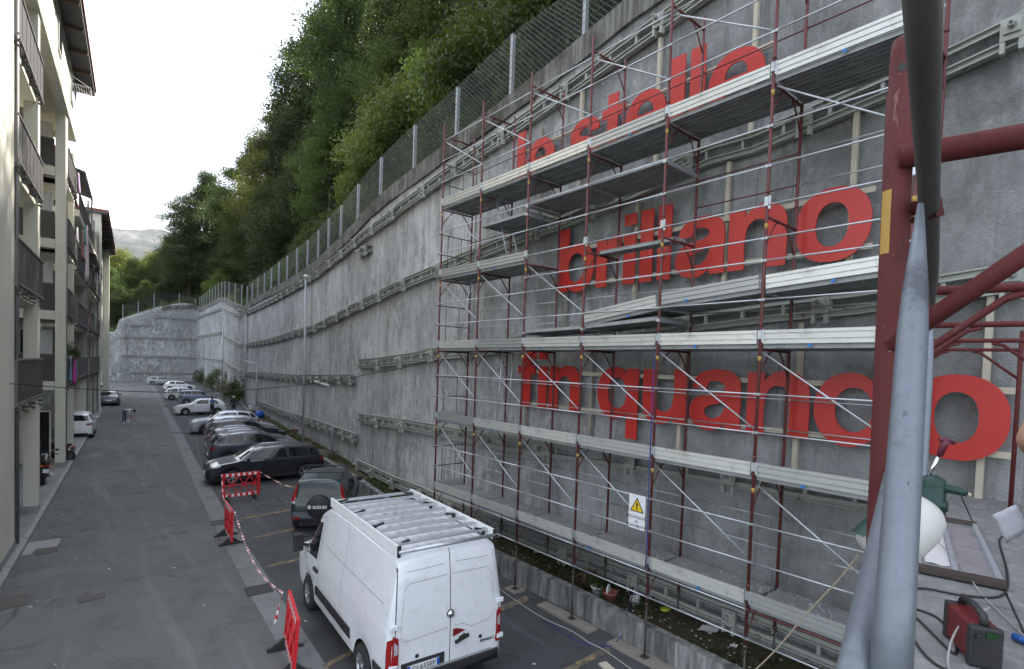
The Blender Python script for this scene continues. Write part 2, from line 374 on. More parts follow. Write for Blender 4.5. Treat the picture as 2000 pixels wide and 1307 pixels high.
# ------------------------------------------------------------------ waler beams anchored across the walls
def unit(mb, name, mat): return mb.mesh(name, mat)
mb = MB(); mb.box((-.04, 0, 0), (.04, .24, .27)); mb.box((-.075, 0, .02), (.04, .17, .17)); mb.tube((-.09, 0, .02), (-.19, 0, .02), .045, 6, sm=False); mb.tube((-.19, 0, .02), (-.26, 0, .02), .02, 6)
mb.box((-.02, -.09, -.22), (.10, .05, .14)); mb.box((-.02, .09, -.22), (.10, .05, .14)); ME_ANCH = mb.mesh('anchor_head', MT['waler'])
mb = MB(); mb.box((0, 0, 0), (.09, .05, .168)); ME_SPA = mb.mesh('spacer', MT['waler'])
def waler(px, label, step=2.0, ss=.7, sz=None, jit=0):
    pts = sorted(hitwall(*p) for p in px)
    s0, s1 = pts[0][0], pts[-1][0]
    root = thing('waler_beam', label, 'beam', wall3(s0, interp(pts, s0)))
    inv = -V(root.location)
    n = max(1, int((s1 - s0) / 3)); cut = sorted(set([s0 + (s1 - s0) * i / n for i in range(n + 1)] + [x for x in WS if s0 + .3 < x < s1 - .3] + [p[0] for p in pts[1:-1]]))
    for dz in (.135, -.135):
        mb = MB()
        for a, b in zip(cut[:-1], cut[1:]):
            A_, B_ = wall3(a, interp(pts, a) + dz, .13), wall3(b, interp(pts, b) + dz, .13)
            mb.bar(A_ + inv, B_ + inv, .02, .10)                                # web
            for q in (.045, -.045): mb.bar(A_ + inv + V((0, 0, q)), B_ + inv + V((0, 0, q)), .13, .022)
        mb.build('beam', MT['waler'], root)
    def place(s, me, nm, off):
        p = wall3(s, interp(pts, s), off); q, d = wpt(s); o = link(nm, me, root, p + inv, (0, 0, -math.atan2(d.x, d.y))); return o
    k = max(2, round((s1 - s0) / step)); rnd = random.Random(int(s0 * 31 + px[0][1]))
    for i in range(k):
        place(s0 + .35 + (s1 - s0 - .7) * i / (k - 1) + rnd.uniform(-.25, .25) * (0 < i < k - 1), ME_ANCH, 'anchor_head', .21)
    m = int((s1 - s0) / ss); far = MB()
    for i in range(m):
        s = s0 + (i + .5) * (s1 - s0) / m; p, d = wpt(s)
        if p.y < 26: place(s, ME_SPA, 'spacer', .13)
        else: far.box(wall3(s, interp(pts, s), .13) + inv, (.09, .05, .168), rz=-math.atan2(d.x, d.y))
    if far.v: stuff(far.build('spacer', MT['waler'], root))
    return root
waler([(479, 614), (552, 578), (624, 536), (693, 480), (766, 427), (820, 386), (908, 325), (992, 268), (1126, 174), (1300, 50), (1400, -22), (1560, -150)], 'top steel waler beam climbing along the wall just under its coping', 2.3)
waler([(479, 675), (536, 664), (586, 648.6), (620, 641), (663, 620), (689, 606), (731, 587), (785, 560), (854, 532), (968, 486), (1051, 453), (1097, 439), (1200, 396), (1250, 371), (1395, 306), (1480, 283), (1610, 230), (1728, 180), (1841, 138), (1921, 101), (2000, 65), (2060, 40)], 'second steel waler beam from the top, rust-stained behind the scaffold', 2.2)
waler([(479, 729), (536, 733.5), (586, 738), (643, 739), (697, 740)], 'left half of the third waler beam, ending behind a lamp post', 2.0)
waler([(705, 711), (751, 708), (812, 700), (850, 692), (923, 686), (1146, 652), (1207, 646), (1276, 640), (1370, 628), (1515, 609), (1680, 592), (1841, 567), (2000, 543), (2060, 534)], 'right half of the third waler beam running behind the scaffold decks', 2.2)
waler([(506, 786), (567, 809), (628, 828), (674, 845), (701, 855)], 'low waler beam above the soil strip left of the scaffold', 1.6)
waler([(705, 815), (766, 824.5), (808, 830), (860, 840), (992, 866), (1108, 882), (1207, 895), (1319, 910), (1460, 933), (1558, 950), (1687, 970), (1850, 995)], 'fourth waler beam passing below the words fin quando', 2.2)
waler([(702, 904), (739, 922), (775, 939), (833, 961), (879, 983), (942, 1008), (1016, 1039), (1124, 1080), (1247, 1126), (1310, 1150), (1418, 1192), (1530, 1234), (1638, 1276), (1760, 1322)], 'lowest waler beam just above the planter soil under the scaffold', 2.0)
waler([(706, 497), (729, 484)], 'short stub of waler beam below the top beam', 1.0)
waler([(436, 602), (456, 612), (473, 616)], 'top waler stretch beside the fold in the wall', 3, 1.2)
waler([(438, 657), (473, 675)], 'middle waler stretch sloping into the wall fold', 3, 1.2)
waler([(438, 706), (472, 727)], 'lower waler stretch sloping steeply into the wall fold', 3, 1.2)
waler([(386, 621), (434, 603)], 'top waler on the outward wall face nearest the yard corner', 3.5, 1.4)
waler([(386, 658.5), (434, 650)], 'middle waler on the outward wall face nearest the yard corner', 3.5, 1.4)
waler([(386, 697), (436, 705)], 'lower waler on the outward wall face nearest the yard corner', 3.5, 1.4)
waler([(405, 737), (436, 744)], 'bottom waler on the outward wall face behind the shrubs', 3.5, 1.4)
waler([(302, 619), (381, 625)], 'short top waler on the far end wall', 3, 1.4)
waler([(250, 636), (299, 635)], 'short raised waler at the stepped left of the far end wall', 3, 1.4)
waler([(238, 658), (381, 662.7)], 'second waler across the far end wall', 3, 1.4)
waler([(238, 694), (381, 699)], 'third waler across the far end wall', 3, 1.4)
waler([(250, 727.7), (381, 729)], 'lowest waler across the far end wall above the parked wagon', 3, 1.4)

# ------------------------------------------------------------------ wire fences on the copings
def fence(posts, label, hh=None, mesh_step=.11):
    P = []
    for s, h in posts: P.append((wall3(s, wtop(s), -.12), h, s))
    root = thing('wire_fence', label, 'fence', P[0][0]); inv = -V(P[0][0])
    mb = MB(); mb.box((-.045, 0, .5), (.012, .10, 1)); mb.box((.045, 0, .5), (.012, .10, 1)); mb.box((0, 0, .5), (.078, .012, 1)); me = mb.mesh('post', MT['post'])
    for p, h, s in P:
        q, d = wpt(s); o = link('post', me, root, p + inv - V((0, 0, .1)), (0, 0, -math.atan2(d.x, d.y))); o.scale = (1, 1, h + .1)
    mb = MB()
    for (a, ha, _), (b, hb, _) in zip(P[:-1], P[1:]):
        L = (b - a).length; u = (b - a) / L; H = (ha + hb) / 2; nn = V((u.y, -u.x, 0)); wr = .0045
        def pt(x, z): k = x / L; return a + inv + u * x + V((0, 0, z * lerp(ha, hb, k))) + nn * (-.06)
        k = int((L + H) / (mesh_step * 1.3))
        for i in range(k):
            x0 = i * mesh_step * 1.3
            for sg in (1, -1):
                if sg == 1: xa, za, xb, zb = x0 - H, 0, x0, 1
                else: xa, za, xb, zb = x0, 0, x0 - H, 1
                # clip to the bay
                def clip(xa, za, xb, zb):
                    for lo in (0, L):
                        pass
                    dx = xb - xa; t0, t1 = 0., 1.
                    for bound, s_ in ((0, 1), (L, -1)):
                        da = (xa - bound) * s_; db = (xb - bound) * s_
                        if da < 0 and db < 0: return None
                        if da < 0: t0 = max(t0, da / (da - db))
                        if db < 0: t1 = min(t1, da / (da - db))
                    return (xa + dx * t0, za + (zb - za) * t0, xa + dx * t1, za + (zb - za) * t1) if t1 - t0 > 1e-3 else None
                r_ = clip(xa, za, xb, zb)
                if r_:
                    p, q = pt(r_[0], r_[1]), pt(r_[2], r_[3]); wv = (q - p).cross(nn).normalized() * wr
                    mb.quad(p - wv, p + wv, q + wv, q - wv)
        for z in (.02, .33, .66, .98): mb.tube(pt(0, z), pt(L, z), .004, 4)
    stuff(mb.build('wire_mesh', MT['wire'], root, fix=False)); return root
pp = []
for x, yb, yt in [(1300, -60, -170), (1135, 82, -38), (992, 190, 67), (886, 265, 170), (803, 340, 245), (738, 386, 308), (694, 434, 360), (661, 469, 402), (637, 492, 427), (617, 509, 450), (596.5, 526, 469.6), (576, 537.7, 486), (557, 549, 500), (541, 558.7, 512), (526.5, 568, 524), (513.5, 576, 534), (500.5, 583.5, 543), (490, 591, 552), (480, 596, 559)]:
    s, z = hitwall(x, yb); pp.append((s, hitwall(x, yt)[1] - wtop(s)))
pp.sort(); pp = [(pp[0][0] - 9, pp[0][1]), (pp[0][0] - 6, pp[0][1]), (pp[0][0] - 3, pp[0][1])] + pp
fence(pp, 'tall wire mesh fence with steel posts along the main wall top')
fence([(hitwall(x, 590)[0], 2.6) for x in (470, 457, 445, 437, 431, 425, 419, 413, 408, 402, 397, 393, 389)][::1], 'dense row of fence posts on the folded wall section', mesh_step=.2)
fence([(hitwall(x, 600)[0], hh) for x, hh in ((382, 1.2), (350, 2.0), (301, 2.9), (270, 2.3), (240, 2.6))], 'wire fence with four pale posts on the far end wall', mesh_step=.2)

# ------------------------------------------------------------------ hill behind the walls, far mountains
def hillz(s, d):
    z = wtop(s) - .35
    k = 1. if s < WS[11] else max(.16, 1 - (s - WS[11]) / 16)           # the hill sinks away behind the end wall
    z += .12 * d if d < 1.5 else .18 + (min(d, 6) - 1.5) * .72 * k + max(0, d - 6) * 1.0 * k
    if d > 34: z -= (d - 34) * .55 * k
    return z
HS = [i * 2.6 for i in range(int(WS[-1] / 2.6) + 1)]
def hillpt(s, d):
    p, dr = wpt(s); acc = V((0, 0))
    for q in range(-4, 5):                                     # averaged normal so that the strips fan smoothly round corners
        _, e = wpt(min(max(s + q * min(1 + d * .25, 6), .01), WS[-1] - .01)); acc += V((e.y, -e.x))
    n = acc.normalized() if d > 2 else V((dr.y, -dr.x))
    P = V((p.x + n.x * d, p.y + n.y * d, hillz(s, d)))
    if d > 2: P.z += noise.noise(V((P.x * .09, P.y * .09, 0))) * 2.2
    return P
mb = MB(); mb.grid([[hillpt(s, d) for d in (.3, .9, 1.6, 3, 5, 8, 12, 17, 24, 32, 42, 56, 75, 110)] for s in HS])
structure(mb.build('hill', MT['earth']))
t = NT('far mountain'); p = t.pos(); n1 = t.noise(p, .0045, 9, .72); n2 = t.noise(t.pos((1, 1, .3)), .012, 8, .7)
c = t.mix(t.ramp(n1, .40, .62), (.022, .034, .028), (.14, .13, .12)); c = t.mix(t.ramp(n2, .45, .60), c, (.025, .036, .028)); MT['mount'] = t.done(c, .95, 0, .1)
mb = MB(); P = []
for i in range(61):
    x = -1500 + i * 55; row = []
    for j in range(26):
        y = 2300 + j * 55; k = j / 25
        ridge = 660 + 120 * noise.noise(V((x * .0022, 3.1, 0))) + 60 * noise.noise(V((x * .008, 7, 0))) - abs(x - 420) * .06
        z = -5 + ridge * math.sin(min(1, k * 1.15) * math.pi / 2) * (1 if k < .87 else 1 - (k - .87) * 2) + 60 * noise.noise(V((x * .006, y * .006, 1))) * k + 22 * noise.noise(V((x * .02, y * .02, 4)))
        row.append(V((x, y, z)))
    P.append(row)
mb.grid(P); structure(mb.build('mountain_ridge', MT['mount']))
# ------------------------------------------------------------------ vegetation
import numpy as np
def leaf_mat(name, c0, c1, trans=.35, var=.5):
    t = NT(name); p = t.pos(); n1 = t.noise(p, .55, 4, .6); n2 = t.noise(p, 5, 3)
    c = t.mix(t.ramp(t.mix(.35, n1, n2), .32, .68), c0, c1)
    oi = t.n('ObjectInfo'); hs = t.n('HueSaturation'); mr = t.n('MapRange'); mr.inputs['To Min'].default_value = .62; mr.inputs['To Max'].default_value = 1.38
    t.l(oi.outputs['Random'], mr.inputs['Value']); t.l(mr.outputs['Result'], hs.inputs['Value']); t.l(c, hs.inputs['Color'])
    m2 = t.n('MapRange'); m2.inputs['To Min'].default_value = .475; m2.inputs['To Max'].default_value = .515; t.l(oi.outputs['Random'], m2.inputs['Value']); t.l(m2.outputs['Result'], hs.inputs['Hue'])
    col = hs.outputs['Color']; m = t.done(col, .55, 0, .35)
    tr = t.n('BsdfTranslucent'); brt = t.mix(1, col, (1.5, 1.6, .7), 'MULTIPLY'); t.l(brt, tr.inputs['Color'])
    ms = t.n('MixShader'); ms.inputs['Fac'].default_value = trans
    t.l(t.b.outputs['BSDF'], ms.inputs[1]); t.l(tr.outputs['BSDF'], ms.inputs[2]); t.l(ms.outputs['Shader'], t.out.inputs['Surface']); return m
MT['leaf_dark'] = leaf_mat('dark leaves', (.020, .037, .009), (.056, .078, .020))
MT['leaf_mid'] = leaf_mat('mid green leaves', (.038, .064, .015), (.090, .122, .033))
MT['leaf_light'] = leaf_mat('light green leaves', (.075, .118, .028), (.165, .200, .066))
MT['leaf_yel'] = leaf_mat('yellow green leaves', (.085, .105, .018), (.17, .175, .04))
MT['needle'] = leaf_mat('conifer needles', (.018, .034, .012), (.045, .066, .022), .2)
MT['bark'] = plain('bark', (.06, .045, .032), .95, 0, .35, 5, .8, 18)
MT['dry'] = leaf_mat('dry leaves', (.09, .06, .025), (.16, .11, .05), .2)
def leaves(pts, size, rng, mat, name, asp=.5, droop=None, up=.0):
    n = len(pts); d = rng.normal(size=(n, 3)); d[:, 2] += up
    d /= np.linalg.norm(d, axis=1)[:, None]
    if droop is not None: d = d * .5 + droop; d /= np.linalg.norm(d, axis=1)[:, None] + 1e-9
    q = rng.normal(size=(n, 3)); s_ = np.cross(d, q); s_ /= np.linalg.norm(s_, axis=1)[:, None] + 1e-9
    L = (size * rng.uniform(.6, 1.35, n))[:, None]; W = L * asp * .5
    nn = np.cross(d, s_) * L * .12
    v = np.stack([pts - d * L * .5, pts + s_ * W + nn, pts + d * L * .5, pts - s_ * W + nn], 1).reshape(-1, 3)
    me = bpy.data.meshes.new(name); me.vertices.add(n * 4); me.vertices.foreach_set('co', v.ravel())
    me.loops.add(n * 4); me.loops.foreach_set('vertex_index', np.arange(n * 4)); me.polygons.add(n)
    me.polygons.foreach_set('loop_start', np.arange(n) * 4); me.polygons.foreach_set('loop_total', np.full(n, 4)); me.materials.append(mat); me.update(); return me
def broad(seed, h, rad, z0, n_cl, n_lf, size, mat, clr=.95, lean=.0, flat=1.):
    rng = np.random.default_rng(seed); rnd = random.Random(seed)
    tk = MB(); spine = [V((0, 0, -1)), V((.1, .05, h * .2)), V((-.12, .1, h * .42)), V((.1, -.1, h * .62)), V((0, 0, h * .82))]
    tk.sweep(spine, [rad * .075, rad * .06, rad * .048, rad * .032, rad * .012], 7)
    P = []; k = 0; cls = []
    while len(cls) < n_cl:
        u = rng.normal(size=3); u /= np.linalg.norm(u); r_ = rng.uniform(.25, 1) ** .45
        zc = (u[2] * r_ + 1) / 2; wd = (math.sin(min(1, zc * 1.04 + .10) * math.pi)) ** .55 * (1.08 - .30 * zc)
        lob = 1 + .28 * noise.noise(V((u[0] * 1.7 + seed, u[1] * 1.7, u[2] * 2.1)))
        c = V((u[0] * r_ * rad * wd * lob, u[1] * r_ * rad * wd * lob, z0 + (h - z0) * zc * (.94 + .1 * rng.random())))
        cls.append(c)
    for i, c in enumerate(cls):
        if i % 3 == 0:
            a = spine[1 + i % 3].lerp(spine[min(4, 2 + i % 3)], rng.random()); m_ = (a + c) / 2 + V((0, 0, -.25))
            tk.sweep([a, m_, c], [rad * .02, rad * .013, .012], 4, caps=False)
        k = int(n_lf * rng.uniform(.5, 1.4)); q = np.clip(rng.normal(size=(k, 3)), -1.5, 1.5) * np.array([clr, clr, clr * .55 * flat]) * rng.uniform(.6, 1.2)
        q[:, 2] -= (q[:, 0] ** 2 + q[:, 1] ** 2) * .12; P.append(q + np.array(c))
    return tk.mesh('trunk', MT['bark']), leaves(np.concatenate(P), size, rng, mat, 'crown', .55, up=.15)
def conif(seed, h, rad, n_lf, size, mat, z0=.6):
    rng = np.random.default_rng(seed); tk = MB(); tk.sweep([V((0, 0, -1)), V((0, 0, h * .5)), V((0, 0, h))], [.02 * h, .012 * h, .01], 6); P = []; D = []
    z = z0
    while z < h * .985:
        k = (1 - (z - z0) / (h - z0)); nb = 5 + int(4 * k)
        for j in range(nb):
            a = rng.uniform(0, 6.283); L = rad * (k ** .8) * rng.uniform(.65, 1.1) + .15; u = np.array([math.cos(a), math.sin(a), 0])
            m_ = int(n_lf * (.3 + L / rad)); x = rng.random(m_) ** .7
            zz = z - L * .28 * x + L * .12 * x * x; wv = rng.normal(size=(m_, 3)) * (.09 + .16 * L * x * (1.1 - x))[:, None] * np.array([1, 1, .45])
            P.append(u * (x * L)[:, None] + wv + np.stack([0 * x, 0 * x, zz], 1)); D.append(np.tile(u * .8 + np.array([0, 0, -.35]), (m_, 1)))
            if L > .5: tk.sweep([V((0, 0, z)), V((u[0] * L * .9, u[1] * L * .9, z - L * .2))], [.02 + .012 * L, .008], 4, caps=False)
        z += .34 + .022 * h
    return tk.mesh('trunk', MT['bark']), leaves(np.concatenate(P), size, rng, mat, 'crown', .3, np.concatenate(D))
PROTO = {
    'oak': (broad(1, 12, 5.2, 1.5, 170, 330, .20, MT['leaf_dark'], .92), 12),
    'oak2': (broad(2, 14, 5.0, 1.2, 190, 310, .20, MT['leaf_mid'], .88), 14),
    'tall': (broad(3, 17, 4.6, 2.0, 200, 330, .19, MT['leaf_dark'], .88), 17),
    'giant': (broad(31, 26, 6.6, 2.0, 240, 420, .21, MT['leaf_dark'], .88), 26),
    'giant2': (broad(32, 24, 6.2, 1.5, 225, 400, .21, MT['leaf_mid'], .85), 24),
    'giant3': (broad(33, 24, 5.6, 1.5, 210, 380, .21, MT['leaf_yel'], .8), 24),  # yellow leaf colour carries the backlit rim glow of the skyline tree
    'light': (broad(4, 7, 3.6, .2, 210, 190, .19, MT['leaf_light'], .55), 7),
    'light2': (broad(9, 6, 3.3, .1, 200, 190, .18, MT['leaf_mid'], .5), 6),
    'yel': (broad(5, 12, 4.6, 1.0, 150, 290, .20, MT['leaf_yel'], .85), 12),
    'hem': (conif(6, 16, 4.2, 46, .30, MT['needle']), 16),
    'spruce': (conif(7, 5.2, 1.7, 34, .16, MT['needle'], .2), 5.2),
    'bush': (broad(8, 2.2, 1.3, 0, 70, 90, .13, MT['leaf_mid'], .28), 2.2),
    'bushd': (broad(10, 2.2, 1.2, 0, 60, 80, .13, MT['leaf_dark'], .28), 2.2),
}
def shrubby(seed, h, rad, n_cl, n_lf, size, mat):
    rng = np.random.default_rng(seed); P = []; tk = MB()
    for i in range(n_cl):
        a = rng.uniform(0, 6.283); r_ = rad * rng.random() ** .6; hh = h * (1 - .55 * (r_ / rad) ** 2) * (.75 + .5 * (noise.noise(V((math.cos(a) * r_ * 1.5 + seed, math.sin(a) * r_ * 1.5, 0))) + .3)); z = hh * rng.uniform(.08, 1) ** .7; c = np.array([math.cos(a) * r_, math.sin(a) * r_, z])
        k = int(n_lf * rng.uniform(.4, 1.5)); P.append(np.clip(rng.normal(size=(k, 3)), -1.6, 1.6) * np.array([.22, .22, .20]) + c)
        if i % 4 == 0: tk.sweep([V((c[0] * .25, c[1] * .25, -.1)), V((c[0] * .6, c[1] * .6, z * .5)), V(c)], [.025, .016, .006], 4, caps=False)
    return tk.mesh('trunk', MT['bark']), leaves(np.concatenate(P), size, rng, mat, 'crown', .55, up=.25)
PROTO['bush'] = (shrubby(21, 2.2, 1.35, 75, 60, .12, MT['leaf_mid']), 2.2); PROTO['bushd'] = (shrubby(22, 2.2, 1.25, 65, 60, .13, MT['leaf_dark']), 2.2); PROTO['bushy'] = (shrubby(23, 2.2, 1.3, 55, 45, .11, MT['dry']), 2.2)
hill_o = bpy.data.objects['hill']
_dg = bpy.context.evaluated_depsgraph_get()
HB = BVHTree.FromPolygons([v.co for v in hill_o.data.vertices], [p.vertices for p in hill_o.data.polygons])
def ground_z(x, y):
    h = HB.ray_cast(V((x, y, 300)), V((0, 0, -1)))[0]
    return h.z if h else 0.
def tree(kind, p, h, wide, label, name, group=None, cat='tree', rz=None):
    (tk, cr), H = PROTO[kind]
    o = thing(name, label, cat, p, random.uniform(0, 6.28) if rz is None else rz, group); k = h / H
    o.scale = (k * wide, k * wide, k)
    link('trunk', tk, o); link('crown', cr, o); return o
DBG = False
HILLT = [  # px, py of the top, distance behind the wall, kind, width factor, label
    (405, 338, 6, 'giant', 1.45, 'round dark oak-like tree standing alone left on the ridge'),
    (372, 440, 5, 'oak2', 1.2, 'low leafy tree at the left foot of the ridge, beside the gap to the mountain'),
    (452, 390, 8, 'giant', 1.25, 'dark tree filling the ridge right of the lone round tree'),
    (440, 470, 4, 'oak', 1.0, 'shadowy low tree just above the folded wall section'),
    (497, 262, 9, 'giant2', 1.15, 'feathery yellow-edged tree stepping down the skyline'),
    (548, 186, 10, 'giant3', 1.1, 'sun-touched yellowish tree on the steep skyline'),
    (520, 400, 5, 'hem', 1.1, 'dark drooping tree in the middle of the slope'),
    (552, 310, 7, 'giant', 1.2, 'tall dim tree below the yellowish skyline tree'),
    (600, 440, 3.5, 'oak2', .8, 'green tree close behind the fence in mid slope'),
    (612, 135, 11, 'giant', 1.15, 'dark tree with ragged left edge on the skyline'),
    (645, 330, 5, 'hem', 1.05, 'drooping evergreen in the centre of the dark wood'),
    (660, -60, 13, 'giant', 1.1, 'tallest tree cut by the top of the picture at the skyline'),
    (672, 190, 7, 'giant2', 1.1, 'tall brownish-green tree right of the skyline edge'),
    (728, 30, 10, 'giant', 1.15, 'dark tree rising behind the light bushes'),
    (690, 385, 3, 'light2', 1.0, 'loose green bush tree hugging the fence'),
    (760, -110, 13, 'giant', 1.2, 'dark broad tree high above the light bushes'),
    (800, 185, 4, 'light', 1.0, 'light green leafy thicket left of the brightest bush'),
    (752, 275, 3, 'light', .9, 'dense light green bush behind the fifth fence post'),
    (870, 100, 4.5, 'light', 1.05, 'brightest light green bush high behind the fence'),
    (830, -40, 9, 'giant2', 1.1, 'deep-shaded tree at the top edge left of centre'),
    (870, -160, 12, 'giant', 1.2, 'dark crown filling the top edge above the bright bush'),
    (945, 45, 4.5, 'light', 1.0, 'large light green bush next to the tall fence posts'),
    (950, -130, 9, 'giant', .8, 'dark tree at the top edge above the fence'),
    (1015, -10, 4, 'light2', 1.0, 'mid green bush behind the fence at the top edge'),
    (1050, -170, 7, 'oak2', 1.0, 'tree crown above the fence at the top of the picture'),
    (1100, -60, 3.5, 'light2', .9, 'dark green bush seen through the fence mesh'),
    (1190, -150, 4, 'oak', .8, 'tree behind the coping at the top edge of the picture'),
    (935, 185, 1.8, 'light2', .7, 'leafy bush low against the fence mesh'),
    (840, 275, 1.8, 'light2', .7, 'low bush between two fence posts'),
    (1040, 95, 1.8, 'light2', .7, 'low leafy bush behind the tallest visible fence posts'),
    (640, 440, 2.5, 'light2', .9, 'rounded bush above the wall left of the light thicket'),
    (560, 505, 2.2, 'light2', .9, 'small bush on the edge above the tall lamp pole'),
    (480, 552, 2.0, 'light2', .8, 'bush spilling over the wall at its fold'),
    (430, 525, 3, 'light', .8, 'bright low bush behind the dense row of fence posts'),
    (590, 500, 2.0, 'light2', .8, 'leafy bush along the fence beyond the tall pole'),
]
def hill_dist(x, y):
    best = 1e9
    for i in range(0, len(WP) - 1):
        a_, b_ = WP[i], WP[i + 1]; e_ = b_ - a_; k_ = max(0, min(1, (V((x, y)) - a_).dot(e_) / e_.dot(e_))); best = min(best, (V((x, y)) - a_ - e_ * k_).length)
    return best
for px, py, dist, kd, wide, lab in HILLT:
    d = ray(px, py); s, z = hitwall(px, 560 if px < 600 else 300); k = wall3(s, 0).y / d.y; H = PROTO[kd][1]; rr = {'oak': 5.2, 'oak2': 5., 'tall': 4.6, 'light': 3.6, 'light2': 3.3, 'yel': 4.6, 'hem': 4.2, 'giant': 6.6, 'giant2': 6.2, 'giant3': 5.6}[kd]
    for it in range(4000):
        k += .05; P = CAMP + d * k; g0 = ground_z(P.x, P.y); h = max(2.5, P.z - g0 + .4)
        if g0 > 1 and hill_dist(P.x, P.y) >= max(dist, min(rr * h / H, 7) * wide * .9 + .6): break
    wide *= min(1., 9.5 / (rr * h / H * wide))
    tree(kd, (P.x, P.y, g0 - .4), h, wide, lab, 'hillside_tree', 'trees on the slope above the wall')
    if DBG: print('TREE', px, py, kd, [round(q, 1) for q in P], 'g', round(g0, 1), 'h', round(h, 1), 'd', round(hill_dist(P.x, P.y), 1), it)
for i, (x, y, h, lab) in enumerate([(17, 8, 15, 'above the middle of the top line of letters'), (22, 14, 17, 'high above the far end of the scaffold'), (15, 2, 14, 'above the right end of the scaffold'), (20, -4, 17, 'behind the camera side of the wall top'), (15, -10, 15, 'nearest the camera on the wall top'), (28, 6, 18, 'far uphill of the letters'), (24, 22, 17, 'uphill of the brightest bush'), (30, 30, 18, 'uphill behind the skyline edge'), (33, 45, 18, 'hidden behind the tallest tree'), (35, 60, 18, 'hidden behind the yellowish tree'), (36, 78, 18, 'hidden behind the feathery tree'), (40, 95, 18, 'hidden uphill of the lone round tree'), (40, 112, 18, 'farthest uphill before the yard corner'), (34, 122, 16, 'uphill of the yard corner'), (27, 128, 13, 'just above the yard corner'), (44, 130, 18, 'uphill at the far end of the yard'), (13.5, 6, 8, 'close to the coping above the double l'), (13.5, 12, 8, 'close to the coping above the first letters'), (24.5, 67, 19, 'hidden between the skyline trees in mid slope'), (20.5, 62, 13, 'hidden low behind the middle of the fence')]):
    tree(('tall', 'oak', 'oak2')[i % 3], (x, y, ground_z(x, y) - .4), h, 1.05, 'unseen added shade tree ' + lab, 'hillside_tree', 'unseen trees added to shade the yard', rz=i * 1.3)  # unseen trees added to keep the sun off the yard
for i, (px, py, Y, kd, lab) in enumerate([(236, 478, 168, 'yel', 'sunlit yellow-green tree beside the roof of the far house'), (262, 500, 158, 'oak2', 'sunlit broad tree left behind the end wall'), (300, 484, 164, 'yel', 'sunlit tree in the middle behind the end wall'), (335, 462, 156, 'oak2', 'green tree in front of the mountain, beside the lone round tree'), (285, 545, 141, 'oak2', 'shaded tree right above the end wall fence'), (235, 560, 142, 'oak', 'dark tree behind the conifer above the end wall'), (330, 540, 142, 'oak', 'dark shaded tree above the middle of the end wall'), (365, 520, 140, 'oak2', 'dark tree above the yard corner'), (215, 520, 150, 'oak2', 'tree peeping past the corner of the far house'), (195, 500, 160, 'oak', 'tree hidden mostly by the far house')]):
    P = gy(px, py, Y); tree(kd, (P.x, P.y, ground_z(P.x, P.y) - .3), P.z - ground_z(P.x, P.y), 1.05, lab, 'valley_tree', 'trees behind the end wall')
# undergrowth over the slope, one mass
rng = np.random.default_rng(3); Q = []
for i in range(52000):
    s = rng.uniform(WS[1] - 10, WS[13]); d = .35 + 9 * rng.random() ** 1.6; k = hillpt(s, d) if 0 else None
    Q.append((s, d))
Q = np.array(Q); G = []
for s0 in np.arange(WS[1] - 10, WS[13], 1.3):
    a = [hillpt(s0, d) for d in (.3, 1, 2, 4, 7, 10)]; b = [hillpt(s0 + 1.3, d) for d in (.3, 1, 2, 4, 7, 10)]; m_ = Q[(Q[:, 0] >= s0) & (Q[:, 0] < s0 + 1.3)]
    ds = (.3, 1, 2, 4, 7, 10)
    for s, d in m_:
        i = max(j for j in range(5) if ds[j] <= d); k = (d - ds[i]) / (ds[i + 1] - ds[i]); u = (s - s0) / 1.3
        p = a[i].lerp(a[i + 1], k).lerp(b[i].lerp(b[i + 1], k), u); G.append((p.x, p.y, p.z + abs(rng.normal()) * .3 * (1 + .4 * noise.noise(V((p.x * .5, p.y * .5, 2))))))
o = link('undergrowth', leaves(np.array(G), .26, rng, MT['leaf_mid'], 'undergrowth', .35, up=.8)); o['label'] = 'low green undergrowth covering the slope behind the fence'; o['category'] = 'undergrowth'; stuff(o)
# ------------------------------------------------------------------ planter strip under the scaffold
PW = [V(p) for p in [(7.95, 1.0), (8.08, 5), (8.2, 7.5), (8.22, 10), (8.32, 16), (8.9, 20), (9.5, 26.2), (10.3, 33.1), (11.7, 44), (13.2, 54.6), (15.3, 67), (18.0, 90), (20.0, 111), (20.2, 128.5)]]
def pwh(y): return .5 if y < 30 else max(.14, .5 - (y - 30) * .024)
pl_wall = thing('planter_wall', 'low streaked concrete planter wall between the parking bays and the soil', 'low wall', (8.1, 5, 0)); inv = V((-8.1, -5, 0))
for a, b in zip(PW[:-1], PW[1:]):
    n = max(1, round((b - a).length / 4.2))
    for i in range(n):
        p, q = a.lerp(b, i / n), a.lerp(b, (i + 1) / n); d = (q - p).normalized(); q = q - d * .012; nn = V((d.y, -d.x)) * .2
        mb = MB(); hp, hq = pwh(p.y), pwh(q.y)
        mb.hexa([V((*c, z)) + inv for c, z in ((p, -.1), (p + nn, -.1), (q + nn, -.1), (q, -.1), (p, hp), (p + nn, hp), (q + nn, hq), (q, hq))])
        mb.build('wall_panel', MT['planter'], pl_wall)
mb = MB(); P = []
for i in range(130):
    y = -1 + i * 1.0; fx = plx(PW, max(1, y)) + .1
    s = None
    for k in range(len(WP) - 1):
        if WP[k].y <= y <= WP[k + 1].y and k < 11: wx = lerp(WP[k].x, WP[k + 1].x, (y - WP[k].y) / (WP[k + 1].y - WP[k].y)); break
    z = max(.06, pwh(y) - .18); row = []
    for j in range(9):
        k = j / 8; row.append(V((lerp(fx, wx + .1, k), y, z + k * .1 + .05 * noise.noise(V((fx + k * 3, y * .8, 0))))))
    P.append(row)
mb.grid(P); structure(mb.build('soil_bed', MT['soil']))

